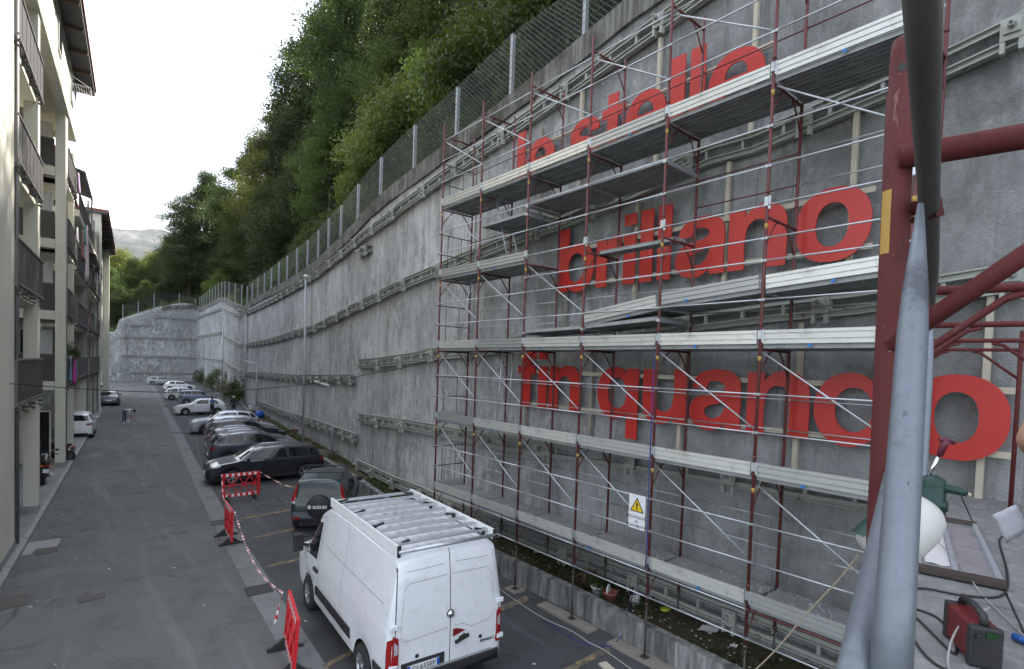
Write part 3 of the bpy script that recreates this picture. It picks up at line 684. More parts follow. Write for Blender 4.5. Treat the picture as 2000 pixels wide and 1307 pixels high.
# ------------------------------------------------------------------ scaffold
t = NT('red oxide paint'); p = t.pos(obj=True); n1 = t.noise(p, 9, 6, .7); n2 = t.noise(p, 1.3, 3)
c = t.mix(n2, (.088, .019, .019), (.140, .036, .035)); c = t.mix(t.ramp(n1, .63, .70), c, (.16, .12, .10)); c = t.mix(t.ramp(t.noise(p, 16, 5, .7), .66, .72), c, (.07, .03, .02)); MT['oxide'] = t.done(c, .55)
MT['jack'] = plain('dark jack steel', (.075, .06, .052), .6, .4, .3, 6)
t = NT('aluminium toe board'); p = t.pos(obj=True); n1 = t.noise(p, 3, 6, .7); oi = t.n('ObjectInfo')
c = t.mix(oi.outputs['Random'], (.36, .37, .37), (.68, .68, .635)); c = t.mix(t.ramp(n1, .52, .75), c, (.36, .36, .34)); MT['toe'] = t.done(c, .42, .45)
t = NT('steel deck'); p = t.pos(obj=True); n1 = t.noise(p, 2.4, 7, .72); c = t.mix(t.ramp(n1, .35, .7), (.26, .275, .28), (.42, .43, .43)); MT['deck'] = t.done(c, .6, .35)
t = NT('dusty deck top'); p = t.pos(); n1 = t.noise(p, 3, 7, .7); n2 = t.noise(p, 30, 4, .7); c = t.mix(t.ramp(n1, .35, .7), (.24, .24, .24), (.38, .385, .38)); c = t.mix(.5, c, t.mix(n2, (.4, .4, .4), (1, 1, 1)), 'MULTIPLY'); t.bump(n2, .5, .02); MT['decktop'] = t.done(c, .9)
MT['sticker'] = plain('yellow sticker', (.42, .25, .05), .6); MT['blue'] = plain('blue mark', (.02, .16, .45), .5)
XO, XI, LB, Y0 = 7.947, 8.96, 1.8, 12.708
CL = [0, 1.81, 3.78, 5.77, 7.74, 9.69]; DK = [0] + [c_ - .135 for c_ in CL[1:]]; ZT = 11.48
yn = lambda n: Y0 - n * LB
sca = thing('scaffold', 'red and galvanised scaffold with steel decks in front of the red letters', 'scaffold', (XO, yn(3), 0)); SI = -V(sca.location)
def part(mb, name, mat, parent=None): return mb.build(name, mat, parent or sca)
def SP(x, y, z): return V((x, y, z)) + SI
for n in range(7):
    y = yn(n); foot = .05
    for x, top, base in ((XO, 11.78 + .0 * n, foot), (XI, 11.72, .33)):
        mb = MB(); mb.tube(SP(x, y, 1.02), SP(x, y, top), .0255, 10)
        for zc in CL[1:]: mb.tube(SP(x, y, zc + .12), SP(x, y, zc + .17), .031, 10)
        st_o = part(mb, 'standard', MT['oxide'])
        mb = MB(); mb.tube(SP(x, y, base), SP(x, y, 1.02), .019, 8); mb.tube(SP(x, y, .98), SP(x, y, 1.04), .036, 8); mb.box(SP(x, y, base - .005), (.15, .15, .012)); mb.bar(SP(x - .09, y, .9), SP(x + .09, y, .93), .015, .015)
        part(mb, 'base_jack', MT['jack'])
    for z in DK[1:] + [ZT]:
        mb = MB(); zt = z - .085 if z < ZT else z
        mb.tube(SP(XO, y, zt), SP(XI, y, zt), .022, 8)
        for a, b in ((XO, 1), (XI, -1)):
            mb.sweep([SP(a, y, zt - .44), SP(a + b * .14, y, zt - .24), SP(a + b * .28, y, zt - .07), SP(a + b * .36, y, zt - .025)], .014, 6)
        if not (z == DK[4] and n > 5): part(mb, 'transom', MT['oxide'])
    for k in range(1, 6):
        mb = MB(); mb.box(SP(XO - .005, y, CL[k]), (.075, .055, .13)); mb.box(SP(XO - .02, y - .045, CL[k] - .02), (.02, .035, .19)); part(mb, 'clamp', MT['galv'])
        if k > 1:
            mb = MB(); mb.lathe([(.0263, -.038), (.0263, .038)], SP(XO, y, CL[k] - .36), 10); part(mb, 'sticker', MT['sticker'])
def plank_mesh(L, wdt):
    mb = MB(); h = .062
    mb.box((0, 0, -.006), (wdt, L, .012))
    for x in (-wdt / 2 + .006, wdt / 2 - .006): mb.box((x, 0, -h / 2 - .006), (.012, L, h))
    for q in (-.25, 0, .25): mb.box((q * wdt, 0, -.026), (.035, L, .028))
    for yy in (-L / 2 + .02, L / 2 - .02): mb.box((0, yy, -.038), (wdt, .03, .05))
    for yy in (-.5, 0, .5): mb.box((.12 * wdt, yy * L, -.047), (.05, .07, .014))
    return mb
ME_PL = plank_mesh(LB - .06, .475).mesh('deck_plank', MT['deck'])
mb = MB(); h = .205
prof = [(0, 0), (.022, 0), (.022, .05), (.006, .056), (.006, .066), (.022, .072), (.022, .135), (.006, .141), (.006, .151), (.022, .157), (.022, .20), (0, .205)]
mb.prism([V((-q[0], -(LB - .1) / 2, q[1])) for q in prof], (0, LB - .1, 0)); ME_TB = mb.mesh('toe_board', MT['toe'])
def deck(b, z, toe=True, z2=None, xs=(.27, .765), lipfront=True):
    z2 = z if z2 is None else z2; yc = (yn(b) + yn(b + 1)) / 2; zc = (z + z2) / 2; rx = math.atan2(z - z2, LB)
    for x in xs:
        o = link('deck_plank', ME_PL, sca, SP(XO + x, yc, zc)); o.rotation_euler = (rx, 0, 0)
    if toe:
        o = link('toe_board', ME_TB, sca, SP(XO - .0, yc, zc + .0)); o.rotation_euler = (rx, 0, 0)
        if random.random() < .55:
            mb = MB(); yy = yc + random.uniform(-.5, .5); mb.box(SP(XO - .0235, yy, zc - .03), (.006, .05, .05)); part(mb, 'blue_mark', MT['blue'])
for k in (1, 2, 3, 5):
    for b in range(6): deck(b, DK[k])
for b in (0, 1): deck(b, DK[4])
deck(1, 8.72, False); deck(2, 8.90, False); deck(3, 8.90, False)
deck(2, 6.02, False, 6.06); deck(3, 6.06, False, 6.15); deck(3, 6.10, True, 6.33); deck(4, 6.34, True, 6.47); deck(5, 6.45, True, 6.56)
mb = plank_mesh(LB, .30); o = link('deck_plank', mb.mesh('deck_plank', MT['deck']), sca, SP(XO + .55, (yn(3) + yn(4)) / 2, DK[4]))
for n_, z in ((2, 8.80), (3, 8.84), (4, 8.82), (2, 8.62), (3, 5.98), (4, 6.07), (2, 5.95)):
    mb = MB(); mb.bar(SP(XO, yn(n_), z), SP(XI, yn(n_), z), .04, .06); mb.box(SP(XO, yn(n_), z), (.07, .07, .05)); part(mb, 'bracket', MT['galv'])
# rails
def rail(x, b, za, zb=None, r=.0135, mat='galv', name='guardrail'):
    mb = MB(); zb = za if zb is None else zb; mb.tube(SP(x, yn(b) - .03, za), SP(x, yn(b + 1) + .03, zb), r, 6)
    for yy, zz in ((yn(b) - .02, za), (yn(b + 1) + .02, zb)): mb.box(SP(x, yy, zz), (.016, .05, .036))
    part(mb, name, MT[mat])
for b in range(6):
    for k in range(1, 6):
        for dz in (.52, 1.1): rail(XO - .025, b, CL[k] + dz)
        for dz in (.5, 1.0):
            if not (k == 4 and dz == .5 and b < 4): rail(XI + .02, b, CL[k] + dz, r=.012, mat='oxide' if (k in (4,) and b < 5) or (k == 5 and dz == 1.0) else 'galv')
    rail(XO - .03, b, 1.15); rail(XO - .035, b, 1.60, mat='oxide' if b >= 5 else 'galv'); rail(XO + .02, b, ZT - .12)
    if b >= 2: rail(XO - .025, b, DK[4] + .08); rail(XO - .025, b, 7.2)
    for k in range(1, 6):
        if (k == 4 and b in (1, 2, 3, 4)) or (k == 3 and b > 2): continue
        zu = (CL[k + 1] if k < 5 else ZT + .1) - .27
        mb = MB(); mb.tube(SP(XO + .03, yn(b) - .04, zu), SP(XO + .03, yn(b + 1) + .03, CL[k] + .56), .0145, 6); part(mb, 'diagonal_brace', MT['galv'])
for k in range(1, 6):                                   # end guard at the far end of the scaffold
    y = yn(0) + .05; mb = MB()
    for dz in (.5, 1.05): mb.tube(SP(XO - .06, y, CL[k] + dz), SP(XI + .05, y, CL[k] + dz), .0135, 6)
    for x in (.25, .7): mb.tube(SP(XO + x, y, CL[k] - .05), SP(XO + x, y, CL[k] + 1.05), .011, 6)
    part(mb, 'end_guard', MT['jack']); mb = MB(); mb.box(SP((XO + XI) / 2, y, CL[k] - .03), (.95, .025, .2)); part(mb, 'toe_board', MT['toe'])
def ladder(a, b, wv, name='ladder'):
    a, b, wv = V(a), V(b), V(wv); mb = MB()
    for s_ in (-.5, .5): mb.tube(a + wv * s_, b + wv * s_, .016, 6)
    n = 7
    for i in range(n): p = a.lerp(b, (i + .5) / n); mb.tube(p - wv * .5, p + wv * .5, .011, 6)
    part(mb, name, MT['galv'])
ladder(SP(8.55, yn(1) - .35, DK[2]), SP(8.55, yn(1) - 1.0 + .45, DK[3]), (.36, 0, 0)); ladder(SP(8.5, yn(0) - .45, DK[3]), SP(8.5, yn(0) - 1.0, DK[4]), (.36, 0, 0)); ladder(SP(8.5, yn(1) - .75, DK[4]), SP(8.5, yn(1) - .1, DK[5]), (.36, 0, 0))
mb = MB()
for i in range(900):
    b = random.random(); y = lerp(yn(0), yn(6), b); x = random.uniform(XO + .06, XI - .04); q = random.uniform(.004, .018) * (2 if random.random() < .04 else 1)
    mb.box(SP(x, y, DK[1] + q * .4), (q * 1.6, q * 1.2, q), rz=random.random() * 3)
MT['rubble'] = plain('concrete rubble', (.42, .42, .41), .9, 0, .3, 20)
stuff(part(mb, 'rubble', MT['rubble']))
# sole boards under the jacks
MT['timber'] = plain('weathered timber', (.22, .20, .175), .85, 0, .25, 5, .3, 40, True, .3, (.13, .12, .105), .6)
MT['timber_new'] = plain('new batten timber', (.47, .425, .34), .8, 0, .15, 4, .2, 40, True, .3)
MT['timber_old'] = plain('grey batten timber', (.27, .25, .21), .85, 0, .25, 4, .3, 40)
for y, l, wd, mt_, lab in ((yn(1), .6, .3, 'timber', 'sole board under the scaffold leg behind the van'), (yn(2), .36, .36, 'timber', 'small square whitish board under a scaffold leg next to the van'), (yn(3) + .15, 1.5, .3, 'timber', 'long plank under the scaffold leg beside the planter'), (yn(4) - .35, 2.2, .3, 'timber', 'thick worn plank under the scaffold leg with the blue rope'), (yn(5), 1.2, .3, 'timber', 'plank under the scaffold leg at the lower right')):
    mb = MB(); mb.box((0, 0, .022), (wd, l, .044)); o = mb.build('sole_board', MT[mt_], None, (XO, y, 0)); tag(o, lab, 'plank')
mb = MB(); mb.box((0, 0, .06), (.16, .5, .03)); o = mb.build('board_offcut', MT['timber_new'], None, (7.15, 5.62, -.04)); o.rotation_euler = (0, 0, -.25); tag(o, 'pale yellow offcut board lying on the grey cable by the planter', 'board')

# ------------------------------------------------------------------ red letters
def C(*p): return [(x, y, 0) for x, y in p]
def S_(*p): return [(x, y, 1) for x, y in p]
def ell(cx, cy, rx, ry, k=16, e=2.25):
    o = []
    for i in range(k):
        a = 2 * math.pi * i / k; c_, s_ = math.cos(a), math.sin(a)
        o.append((cx + rx * math.copysign(abs(c_) ** (2 / e), c_), cy + ry * math.copysign(abs(s_) ** (2 / e), s_), 1))
    return o
X1 = 1.07
_b = C((0, 0), (0, 1.48), (.305, 1.48), (.305, .965)) + S_((.44, 1.065), (.62, 1.10), (.88, 1.02), (1.06, .79), (1.11, .535), (1.06, .28), (.88, .045), (.62, -.035), (.42, .01)) + C((.29, .11), (.29, 0))
_bh = ell(.555, .535, .25, .335)
_n = C((0, 0), (0, X1), (.29, X1), (.29, .92)) + S_((.42, 1.05), (.62, 1.10), (.86, 1.03), (.985, .86)) + C((1.01, .62)) [:0] + S_((1.01, .66)) + C((1.01, 0), (.70, 0)) + S_((.70, .60), (.66, .78), (.52, .845), (.37, .78), (.305, .58)) + C((.305, 0))
def mir(c, w): return [(w - x, y, f) for x, y, f in c][::-1]
def turn(c, w, h): return [(w - x, h - y, f) for x, y, f in c]
GL = {
 'o': ([ell(.54, .535, .54, .575, 20), ell(.54, .535, .235, .34)], 1.08), 'n': ([_n], 1.01), 'u': ([turn(_n, 1.01, X1)], 1.01),
 'b': ([_b, _bh], 1.11), 'd': ([mir(_b, 1.11), mir(_bh, 1.11)], 1.11),
 'q': ([mir([(x, {0: 0}.get(y, y), f) for x, y, f in _b], 1.11), mir(_bh, 1.11)], 1.11),
 'i': ([C((0, 0), (0, X1), (.305, X1), (.305, 0)), C((0, 1.24), (0, 1.48), (.305, 1.48), (.305, 1.24))], .305), 'l': ([C((0, 0), (0, 1.48), (.305, 1.48), (.305, 0))], .305),
 'r': ([C((0, 0), (0, X1), (.29, X1), (.29, .89)) + S_((.38, 1.03), (.52, 1.09)) + C((.68, 1.085), (.68, .79)) + S_((.52, .80), (.36, .70), (.305, .50)) + C((.305, 0))], .68),
 'f': ([C((.19, 0), (.19, .86), (0, .86), (0, X1), (.19, X1)) + S_((.20, 1.22), (.25, 1.38), (.37, 1.46), (.52, 1.485)) + C((.68, 1.475), (.68, 1.25)) + S_((.57, 1.26), (.505, 1.21)) + C((.495, X1), (.66, X1), (.66, .86), (.495, .86), (.495, 0))], .68),
 't': ([C((.16, 1.36), (.46, 1.36), (.46, X1), (.66, X1), (.66, .86), (.46, .86)) + S_((.46, .33), (.50, .235)) + C((.66, .215), (.66, 0)) + S_((.48, -.02), (.28, .02), (.18, .13), (.16, .32)) + C((.16, .86), (0, .86), (0, X1), (.16, X1))], .66),
 'e': ([C((1.05, .44), (.31, .44)) + S_((.36, .29), (.47, .21), (.58, .20), (.69, .235)) + C((.76, .32), (1.03, .32)) + S_((.95, .13), (.78, .01), (.54, -.035), (.28, .02), (.08, .22), (0, .53), (.07, .83), (.25, 1.03), (.53, 1.10), (.80, 1.03), (.98, .83)) + C()[:0] + S_((1.045, .58)), C((.315, .63), (.745, .63)) + S_((.71, .77), (.62, .86), (.53, .88), (.42, .85), (.345, .76))], 1.05),
 's': ([C((0, .33), (.30, .33)) + S_((.35, .22), (.50, .175), (.63, .20), (.67, .28), (.61, .36), (.44, .41), (.22, .48), (.07, .60), (.03, .76), (.10, .95), (.27, 1.06), (.48, 1.10), (.72, 1.06), (.87, .94)) + C((.93, .75), (.64, .75)) + S_((.60, .84), (.48, .885), (.36, .86), (.32, .79), (.38, .72), (.55, .67), (.77, .60), (.92, .48), (.97, .32), (.91, .13), (.73, .01), (.50, -.035), (.24, .01), (.07, .12))], .97),
 'a': ([C((1.03, 0), (.735, 0)) + S_((.715, .11)) [:0] + C((.715, .11)) + S_((.58, .0), (.38, -.035), (.16, .03), (.03, .17), (0, .31), (.06, .49), (.22, .60), (.42, .65), (.60, .68), (.695, .74), (.69, .82), (.61, .875), (.50, .89), (.39, .85)) + C((.345, .745), (.05, .745)) + S_((.09, .90), (.22, 1.03), (.42, 1.09), (.60, 1.10), (.80, 1.06), (.95, .95), (1.0, .78), (1.0, .25)), S_((.70, .50), (.57, .465), (.42, .43), (.33, .37), (.31, .29), (.37, .215), (.48, .195), (.60, .235), (.68, .33))], 1.03),
}
GL['q'] = ([[(x, (-.42 if (y == 0 and x > .8) else y), f) for x, y, f in mir(_b, 1.11)], mir(_bh, 1.11)], 1.11)
GL['q'] = ([[(x, (X1 if y > 1.2 else y), f) for x, y, f in GL['q'][0][0]], GL['q'][0][1]], 1.11)
t = NT('letter red lacquer'); p = t.pos(obj=True); n1 = t.noise(p, 1.2, 4); c = t.mix(n1, (.42, .017, .014), (.52, .031, .022)); MT['red'] = t.done(c, .42)
def glyph_mesh(ch, sx, th=.028):
    cu = bpy.data.curves.new('letter', 'CURVE'); cu.dimensions = '2D'; cu.fill_mode = 'BOTH'; cu.extrude = th / 2; cu.resolution_u = 6
    for con in GL[ch][0]:
        sp = cu.splines.new('BEZIER'); sp.bezier_points.add(len(con) - 1); sp.use_cyclic_u = True
        for bp, (x, y, f) in zip(sp.bezier_points, con):
            bp.co = (x * sx, y, 0); bp.handle_left_type = bp.handle_right_type = 'AUTO' if f else 'VECTOR'
    o = bpy.data.objects.new('tmp', cu); COL.objects.link(o); bpy.context.view_layer.update()
    me = bpy.data.meshes.new_from_object(o.evaluated_get(bpy.context.evaluated_depsgraph_get())); bpy.data.objects.remove(o); bpy.data.curves.remove(cu)
    me.materials.clear(); me.materials.append(MT['red']); return me
ROT_L = Matrix(((0, 0, -1), (-1, 0, 0), (0, 1, 0))).to_euler()      # letter x runs towards -Y, face towards -X
def word(txt, z, where, ords):
    for (ch, ya, yb), od in zip(txt, ords):
        sx = (ya - yb) / GL[ch][1]; o = link('letter', glyph_mesh(ch, sx), None, (9.15, ya, z), ROT_L)
        tag(o, 'red letter %s, %s' % (ch, od % where if '%s' in od else od), 'letter', 'red letters of the wall text')
word([('l', 10.98, 10.67), ('e', 10.58, 9.55), ('s', 9.04, 8.08), ('t', 8.05, 7.41), ('e', 7.40, 6.38), ('l', 6.29, 5.98), ('l', 5.86, 5.55), ('e', 5.48, 4.41)], 9.87, 'top line', ['first of the %s', 'second of the %s', 'start of the long word on the %s', 'between s and e on the %s', 'after the t on the %s', 'left of the double l on the %s', 'right of the double l on the %s', 'last of the %s'])
word([('b', 9.24, 8.13), ('r', 8.06, 7.38), ('i', 7.30, 6.99), ('l', 6.87, 6.56), ('l', 6.44, 6.13), ('a', 6.02, 4.99), ('n', 4.93, 3.92), ('o', 3.78, 2.70)], 7.02, 'middle line', ['first of the %s', 'second of the %s', 'with its dot on the %s', 'left of the double l on the %s', 'right of the double l on the %s', 'before the n on the %s', 'before the big o on the %s', 'large ring ending the %s'])
word([('f', 10.64, 9.96), ('i', 9.85, 9.545), ('n', 9.44, 8.43), ('q', 7.88, 6.77), ('u', 6.65, 5.62), ('a', 5.57, 4.54), ('n', 4.45, 3.43), ('d', 3.36, 2.25), ('o', 2.13, 1.05)], 4.15, 'bottom line', ['first of the %s', 'with its dot on the %s', 'ending the short word on the %s', 'with its tail below the %s', 'after the q on the %s', 'after the u on the %s', 'before the post on the %s', 'partly hidden by the red post on the %s', 'last ring at the right of the %s'])
def batten(a, b, w, h, mat, lab):
    mb = MB(); a, b = V(a), V(b); mb.bar(V((0, 0, 0)), b - a, w, h); o = mb.build('batten', MT[mat], None, a); tag(o, lab, 'batten', 'timber battens behind the letters')
batten((9.225, 10.75, 5.07), (9.225, 1.0, 5.07), .05, .085, 'timber_new', 'upper horizontal batten behind the bottom line of letters'); batten((9.225, 10.75, 4.24), (9.225, 1.0, 4.24), .05, .085, 'timber_new', 'lower horizontal batten behind the bottom line of letters')
batten((9.225, 9.3, 8.0), (9.225, 2.7, 8.0), .05, .085, 'timber_new', 'upper horizontal batten behind the middle line of letters'); batten((9.225, 9.3, 7.16), (9.225, 2.7, 7.16), .05, .085, 'timber_new', 'lower horizontal batten behind the middle line of letters')
batten((9.225, 11.0, 10.84), (9.225, 4.3, 10.84), .05, .085, 'timber_new', 'upper horizontal batten behind the top line of letters'); batten((9.225, 11.0, 10.02), (9.225, 4.3, 10.02), .05, .085, 'timber_new', 'lower horizontal batten behind the top line of letters')
for y, z0, z1, mt_, lab in [(10.45, 3.55, 5.6, 'timber_old', 'grey upright batten under the letter f'), (8.18, 3.4, 5.9, 'timber_old', 'upright batten between the words of the bottom line'), (5.85, 3.45, 6.0, 'timber_new', 'upright batten behind the u of the bottom line'), (3.66, 3.4, 6.05, 'timber_new', 'upright batten behind the n of the bottom line'), (1.33, 3.45, 6.3, 'timber_new', 'upright batten behind the last o'), (9.12, 6.2, 8.7, 'timber_old', 'grey upright batten behind the b'), (7.08, 6.3, 8.8, 'timber_new', 'upright batten behind the i of the middle line'), (5.06, 6.6, 9.05, 'timber_new', 'pale upright batten between a and n of the middle line'), (3.02, 6.9, 9.3, 'timber_new', 'pale upright batten above the big o of the middle line'), (8.83, 9.3, 11.75, 'timber_new', 'pale upright batten behind the s'), (6.68, 9.4, 12.0, 'timber_new', 'pale upright batten left of the double l on the top line'), (4.69, 9.4, 12.2, 'timber_new', 'pale upright batten above the last e of the top line'), (10.2, 9.0, 11.3, 'timber_old', 'upright batten behind the first e')]:
    batten((9.29, y, z0), (9.29, y, z1), .085, .075, mt_, lab)
# ------------------------------------------------------------------ warning sign tied to the scaffold
def text_mesh(body, size, mat, ext=.001, align='CENTER', bold=0.):
    cu = bpy.data.curves.new('lettering', 'FONT'); cu.body = body; cu.size = size; cu.align_x = align; cu.extrude = ext; cu.offset = bold
    o = bpy.data.objects.new('tmp', cu); COL.objects.link(o); bpy.context.view_layer.update()
    me = bpy.data.meshes.new_from_object(o.evaluated_get(bpy.context.evaluated_depsgraph_get())); bpy.data.objects.remove(o); bpy.data.curves.remove(cu); me.materials.clear(); me.materials.append(mat); return me
MT['signwhite'] = plain('sign white', (.74, .75, .77), .4, 0, .05); MT['black'] = plain('black print', (.012, .012, .013), .5, 0, .1); MT['signyel'] = plain('sign yellow', (.70, .46, .02), .4, 0, .06)
yS = gx(1228, 1000, XO - .06).y; zS = gx(1242, 1033, XO - .06).z
sg = thing('warning_sign', 'white warning sign with yellow triangle reading PONTEGGIO IN ALLESTIMENTO', 'sign', (XO - .06, yS, zS))
SW = yS - gx(1260, 1000, XO - .06).y; SH = gx(1242, 966, XO - .06).z - zS
sg.rotation_euler = ROT_L
mb = MB(); mb.box((SW / 2, SH / 2, -.004), (SW, SH, .006)); mb.build('panel', MT['signwhite'], sg)
def tri(r, cx, cy, z, mat, nm):
    mb = MB(); mb.prism([V((cx + r * math.cos(a), cy + r * math.sin(a), z)) for a in (math.pi / 2, math.pi * 7 / 6, math.pi * 11 / 6)], (0, 0, .001)); mb.build(nm, mat, sg)
tri(SW * .50, SW / 2, SH * .64, 0, MT['black'], 'triangle_border'); tri(SW * .40, SW / 2, SH * .64, .0015, MT['signyel'], 'triangle')
mb = MB(); cx = SW / 2; mb.prism([V((cx - .022, SH * .76, .003)), V((cx + .022, SH * .76, .003)), V((cx + .012, SH * .63, .003)), V((cx - .012, SH * .63, .003))], (0, 0, .001)); mb.lathe([(.017, 0), (.017, .001)], (cx, SH * .585, .003), 12); mb.build('exclamation_mark', MT['black'], sg)
for body, yy, sz in (('PONTEGGIO', .30, .072), ('IN', .175, .065), ('ALLESTIMENTO', .05, .063)):
    link('lettering', text_mesh(body, sz, MT['black'], .0004, bold=.0008), sg, (cx, SH * yy, .0005))
# ------------------------------------------------------------------ pavement and apartment buildings on the left
t = NT('cream plaster'); p = t.pos(); n1 = t.noise(t.pos((1, 1, .25)), .9, 6, .6); n2 = t.noise(p, 30, 3); c = t.mix(t.ramp(n1, .3, .75), (.53, .53, .455), (.63, .625, .545)); c = t.mix(t.ramp(t.noise(t.pos((2.5, 2.5, .2)), 1.2, 6, .7), .6, .8), c, (.37, .375, .33)); t.bump(n2, .15, .01); MT['plaster'] = t.done(c, .85, 0, .2)
MT['rail'] = plain('dark railing metal', (.060, .056, .054), .6, .2, .25, 2, 0); MT['railedge'] = plain('railing edge', (.15, .15, .15), .5, .3, .2)
MT['dglass'] = plain('dark glass', (.012, .014, .016), .06, 0, .2, 1, spec=.6); MT['shutter'] = plain('shutter', (.09, .06, .045), .6); MT['eave'] = plain('eave boards', (.085, .085, .09), .8, 0, .3, 2); MT['rafter'] = plain('rafter', (.11, .07, .05), .8); MT['tile'] = plain('roof tile', (.24, .085, .055), .85, 0, .3, 6)
MT['white'] = plain('white paint', (.72, .73, .74), .5, 0, .06); MT['soffit'] = plain('soffit paint', (.55, .50, .40), .9, 0, .1)
mb = MB(); P = []
for s in [0, 6, 12, 18, 24, 30, 36, 44, 54, 64]: P.append([st(s, -9, .12), st(s, -2.42, .12)])
mb.grid(P, 0, False); pave = structure(mb.build('pavement', MT['pave']))
mb = MB(); mb.box((0, 0, .03), (.12, 1.18, .19)); me = mb.mesh('kerb_stone', MT['kerb'])
for i in range(44): link('kerb_stone', me, pave, st(8 + i * 1.2, -2.36, 0) + V((0, 0, .005)), (0, 0, -A))
mb = MB()
for (x0, t0, x1, t1) in ((64, -9, 131, -2.42),): mb.quad(st(x0, t0, .05), st(x1, t0, .05), st(x1, -5.5, .05), st(x0, -3.9, .05))
structure(mb.build('pavement', MT['pave']))
def bx(root, name, s0, s1, t0, t1, z0, z1, mat, parent=None):
    mb = MB(); q = [st(a, b, z) - V(root.location) for z in (z0, z1) for a, b in ((s0, t0), (s0, t1), (s1, t1), (s1, t0))]; mb.hexa(q); return mb.build(name, MT[mat] if isinstance(mat, str) else mat, parent or root)
def balcony(root, s0, s1, t, zf, inner, n=None, face=True):
    """projecting balcony: slab, soffit, dark panels on posts, handrail, box brackets"""
    if face: bx(root, 'balcony_slab', s0, s1, inner, t - .09, zf - .38, zf, 'plaster')
    rl = bx(root, 'handrail', s0 - .02, s1 + .02, t - .03, t + .035, zf + 1.02, zf + 1.07, 'railedge')
    n = n or max(2, round((s1 - s0) / .62)); L = (s1 - s0) / n
    mb = MB(); q = [V((0, 0, 0))]; mb.bar(EE * -(L / 2 - .03) , EE * (L / 2 - .03), .018, 1.06); me = mb.mesh('railing_panel', MT['rail'])
    mp_ = MB(); mp_.box((0, 0, 0), (.05, .045, 1.2), rz=-A); mep = mp_.mesh('railing_post', MT['railedge'])
    mk = MB(); mk.bar(NN * -.28, NN * .07, .07, .07); mk.bar(NN * -.1 + V((0, 0, -.05)), NN * .07 + V((0, 0, -.15)), .05, .05); mek = mk.mesh('bracket', MT['rail'])
    for i in range(n): link('railing_panel', me, root, st(s0 + (i + .5) * L, t, zf + .48 + .004 * (i % 2)) - V(root.location))
    for i in range(n + 1):
        link('railing_post', mep, root, st(s0 + i * L, t - .03, zf + .42) - V(root.location))
        if i % 2 == 0: link('bracket', mek, root, st(s0 + min(i * L, s1 - s0 - .05), t - .02, zf - .26) - V(root.location))
    bx(root, 'lower_rail', s0, s1, t - .025, t + .03, zf - .12, zf - .06, 'railedge')
def window(root, plane, a0, a1, z0, z1, at, mat='dglass', curtain=False):
    """window in a wall facing the yard ('t') or facing the camera end ('s')"""
    if plane == 't':
        w_ = bx(root, 'window', a0, a1, at, at + .05, z0, z1, 'white'); bx(root, 'pane', a0 + .07, (a0 + a1) / 2 - .03, at + .03, at + .056, z0 + .07, z1 - .07, mat, w_); bx(root, 'pane', (a0 + a1) / 2 + .03, a1 - .07, at + .03, at + .056, z0 + .07, z1 - .07, mat, w_)
    else:
        w_ = bx(root, 'window', at - .05, at, a0, a1, z0, z1, 'white'); bx(root, 'pane', at - .056, at - .03, a0 + .06, (a0 + a1) / 2 - .03, z0 + .06, z1 - .06, mat, w_); bx(root, 'pane', at - .056, at - .03, (a0 + a1) / 2 + .03, a1 - .06, z0 + .06, z1 - .06, 'white' if curtain else mat, w_)
FL = [3.9, 6.97, 10.06, 13.16]; ZU = 15.55
b1 = thing('apartment_building', 'nearest cream apartment block with dark balcony railings at the left edge', 'building', st(18, -2.6))
bx(b1, 'wall', 10, 31.9, -6, -4.3, 0, 18.2, 'plaster'); bx(b1, 'wall', 31.9, 36.4, -6, -3.9, 0, 18.2, 'plaster')
bx(b1, 'pier', 13.8, 18.25, -3.3, -2.48, 0, 15.6, 'plaster'); bx(b1, 'pier', 22.06, 22.5, -2.8, -2.46, 0, 15.6, 'plaster'); bx(b1, 'pier', 30.4, 30.85, -2.83, -2.49, 0, 15.6, 'plaster'); bx(b1, 'pier', 36.4, 36.9, -3.3, -2.66, 0, 15.6, 'plaster')
for a, b, c_ in ((13.78, 18.27, -2.46), (22.04, 22.52, -2.44), (30.38, 30.87, -2.47)): bx(b1, 'plinth', a, b, c_ - .4, c_, .1, .32, 'kerb')
for zf in FL:
    balcony(b1, 18.28, 22.75, -2.42, zf, -4.3); balcony(b1, 30.95, 35.2, -2.44, zf, -3.9)
    bx(b1, 'loggia_slab', 30.42, 31.9, -6, -2.84, zf - .38, zf, 'plaster')
    bx(b1, 'loggia_beam', 22.5, 22.7, -6, -2.9, zf - .3, zf - .02, 'plaster')
    lp = bx(b1, 'loggia_railing', 30.46, 30.50, -6, -2.86, zf + .06, zf + 1.15, 'rail')
    bx(b1, 'loggia_handrail', 30.44, 30.52, -6, -2.86, zf + 1.15, zf + 1.2, 'railedge')
    window(b1, 's', -4.2, -3.05, zf + .1, zf + 2.3, 31.9, curtain=True)
    window(b1, 't', 19.0, 20.5, zf + .05, zf + 2.2, -4.3); window(b1, 't', 32.3, 34.0, zf + .05, zf + 2.2, -3.9)
window(b1, 's', -4.0, -3.1, .3, 2.5, 31.9)
bx(b1, 'garage_door', 23.4, 25.8, -4.3, -4.24, .12, 2.4, 'shutter'); bx(b1, 'garage_door', 26.6, 29.0, -4.3, -4.24, .12, 2.4, 'shutter'); bx(b1, 'bin_store', 19.2, 21.2, -3.9, -3.2, .12, 1.35, 'white')
bx(b1, 'upper_wall', 10, 34.3, -2.75, -2.4, ZU, 18.2, 'plaster'); bx(b1, 'upper_floor', 10, 34.3, -4.3, -2.75, ZU + .25, ZU + .5, 'soffit'); bx(b1, 'end_wall', 34.1, 34.3, -6, -2.75, ZU, 18.2, 'plaster')
for a in (21.5, 26.4, 31.3): window(b1, 't', a, a + .9, ZU + .9, ZU + 2.1, -2.4)
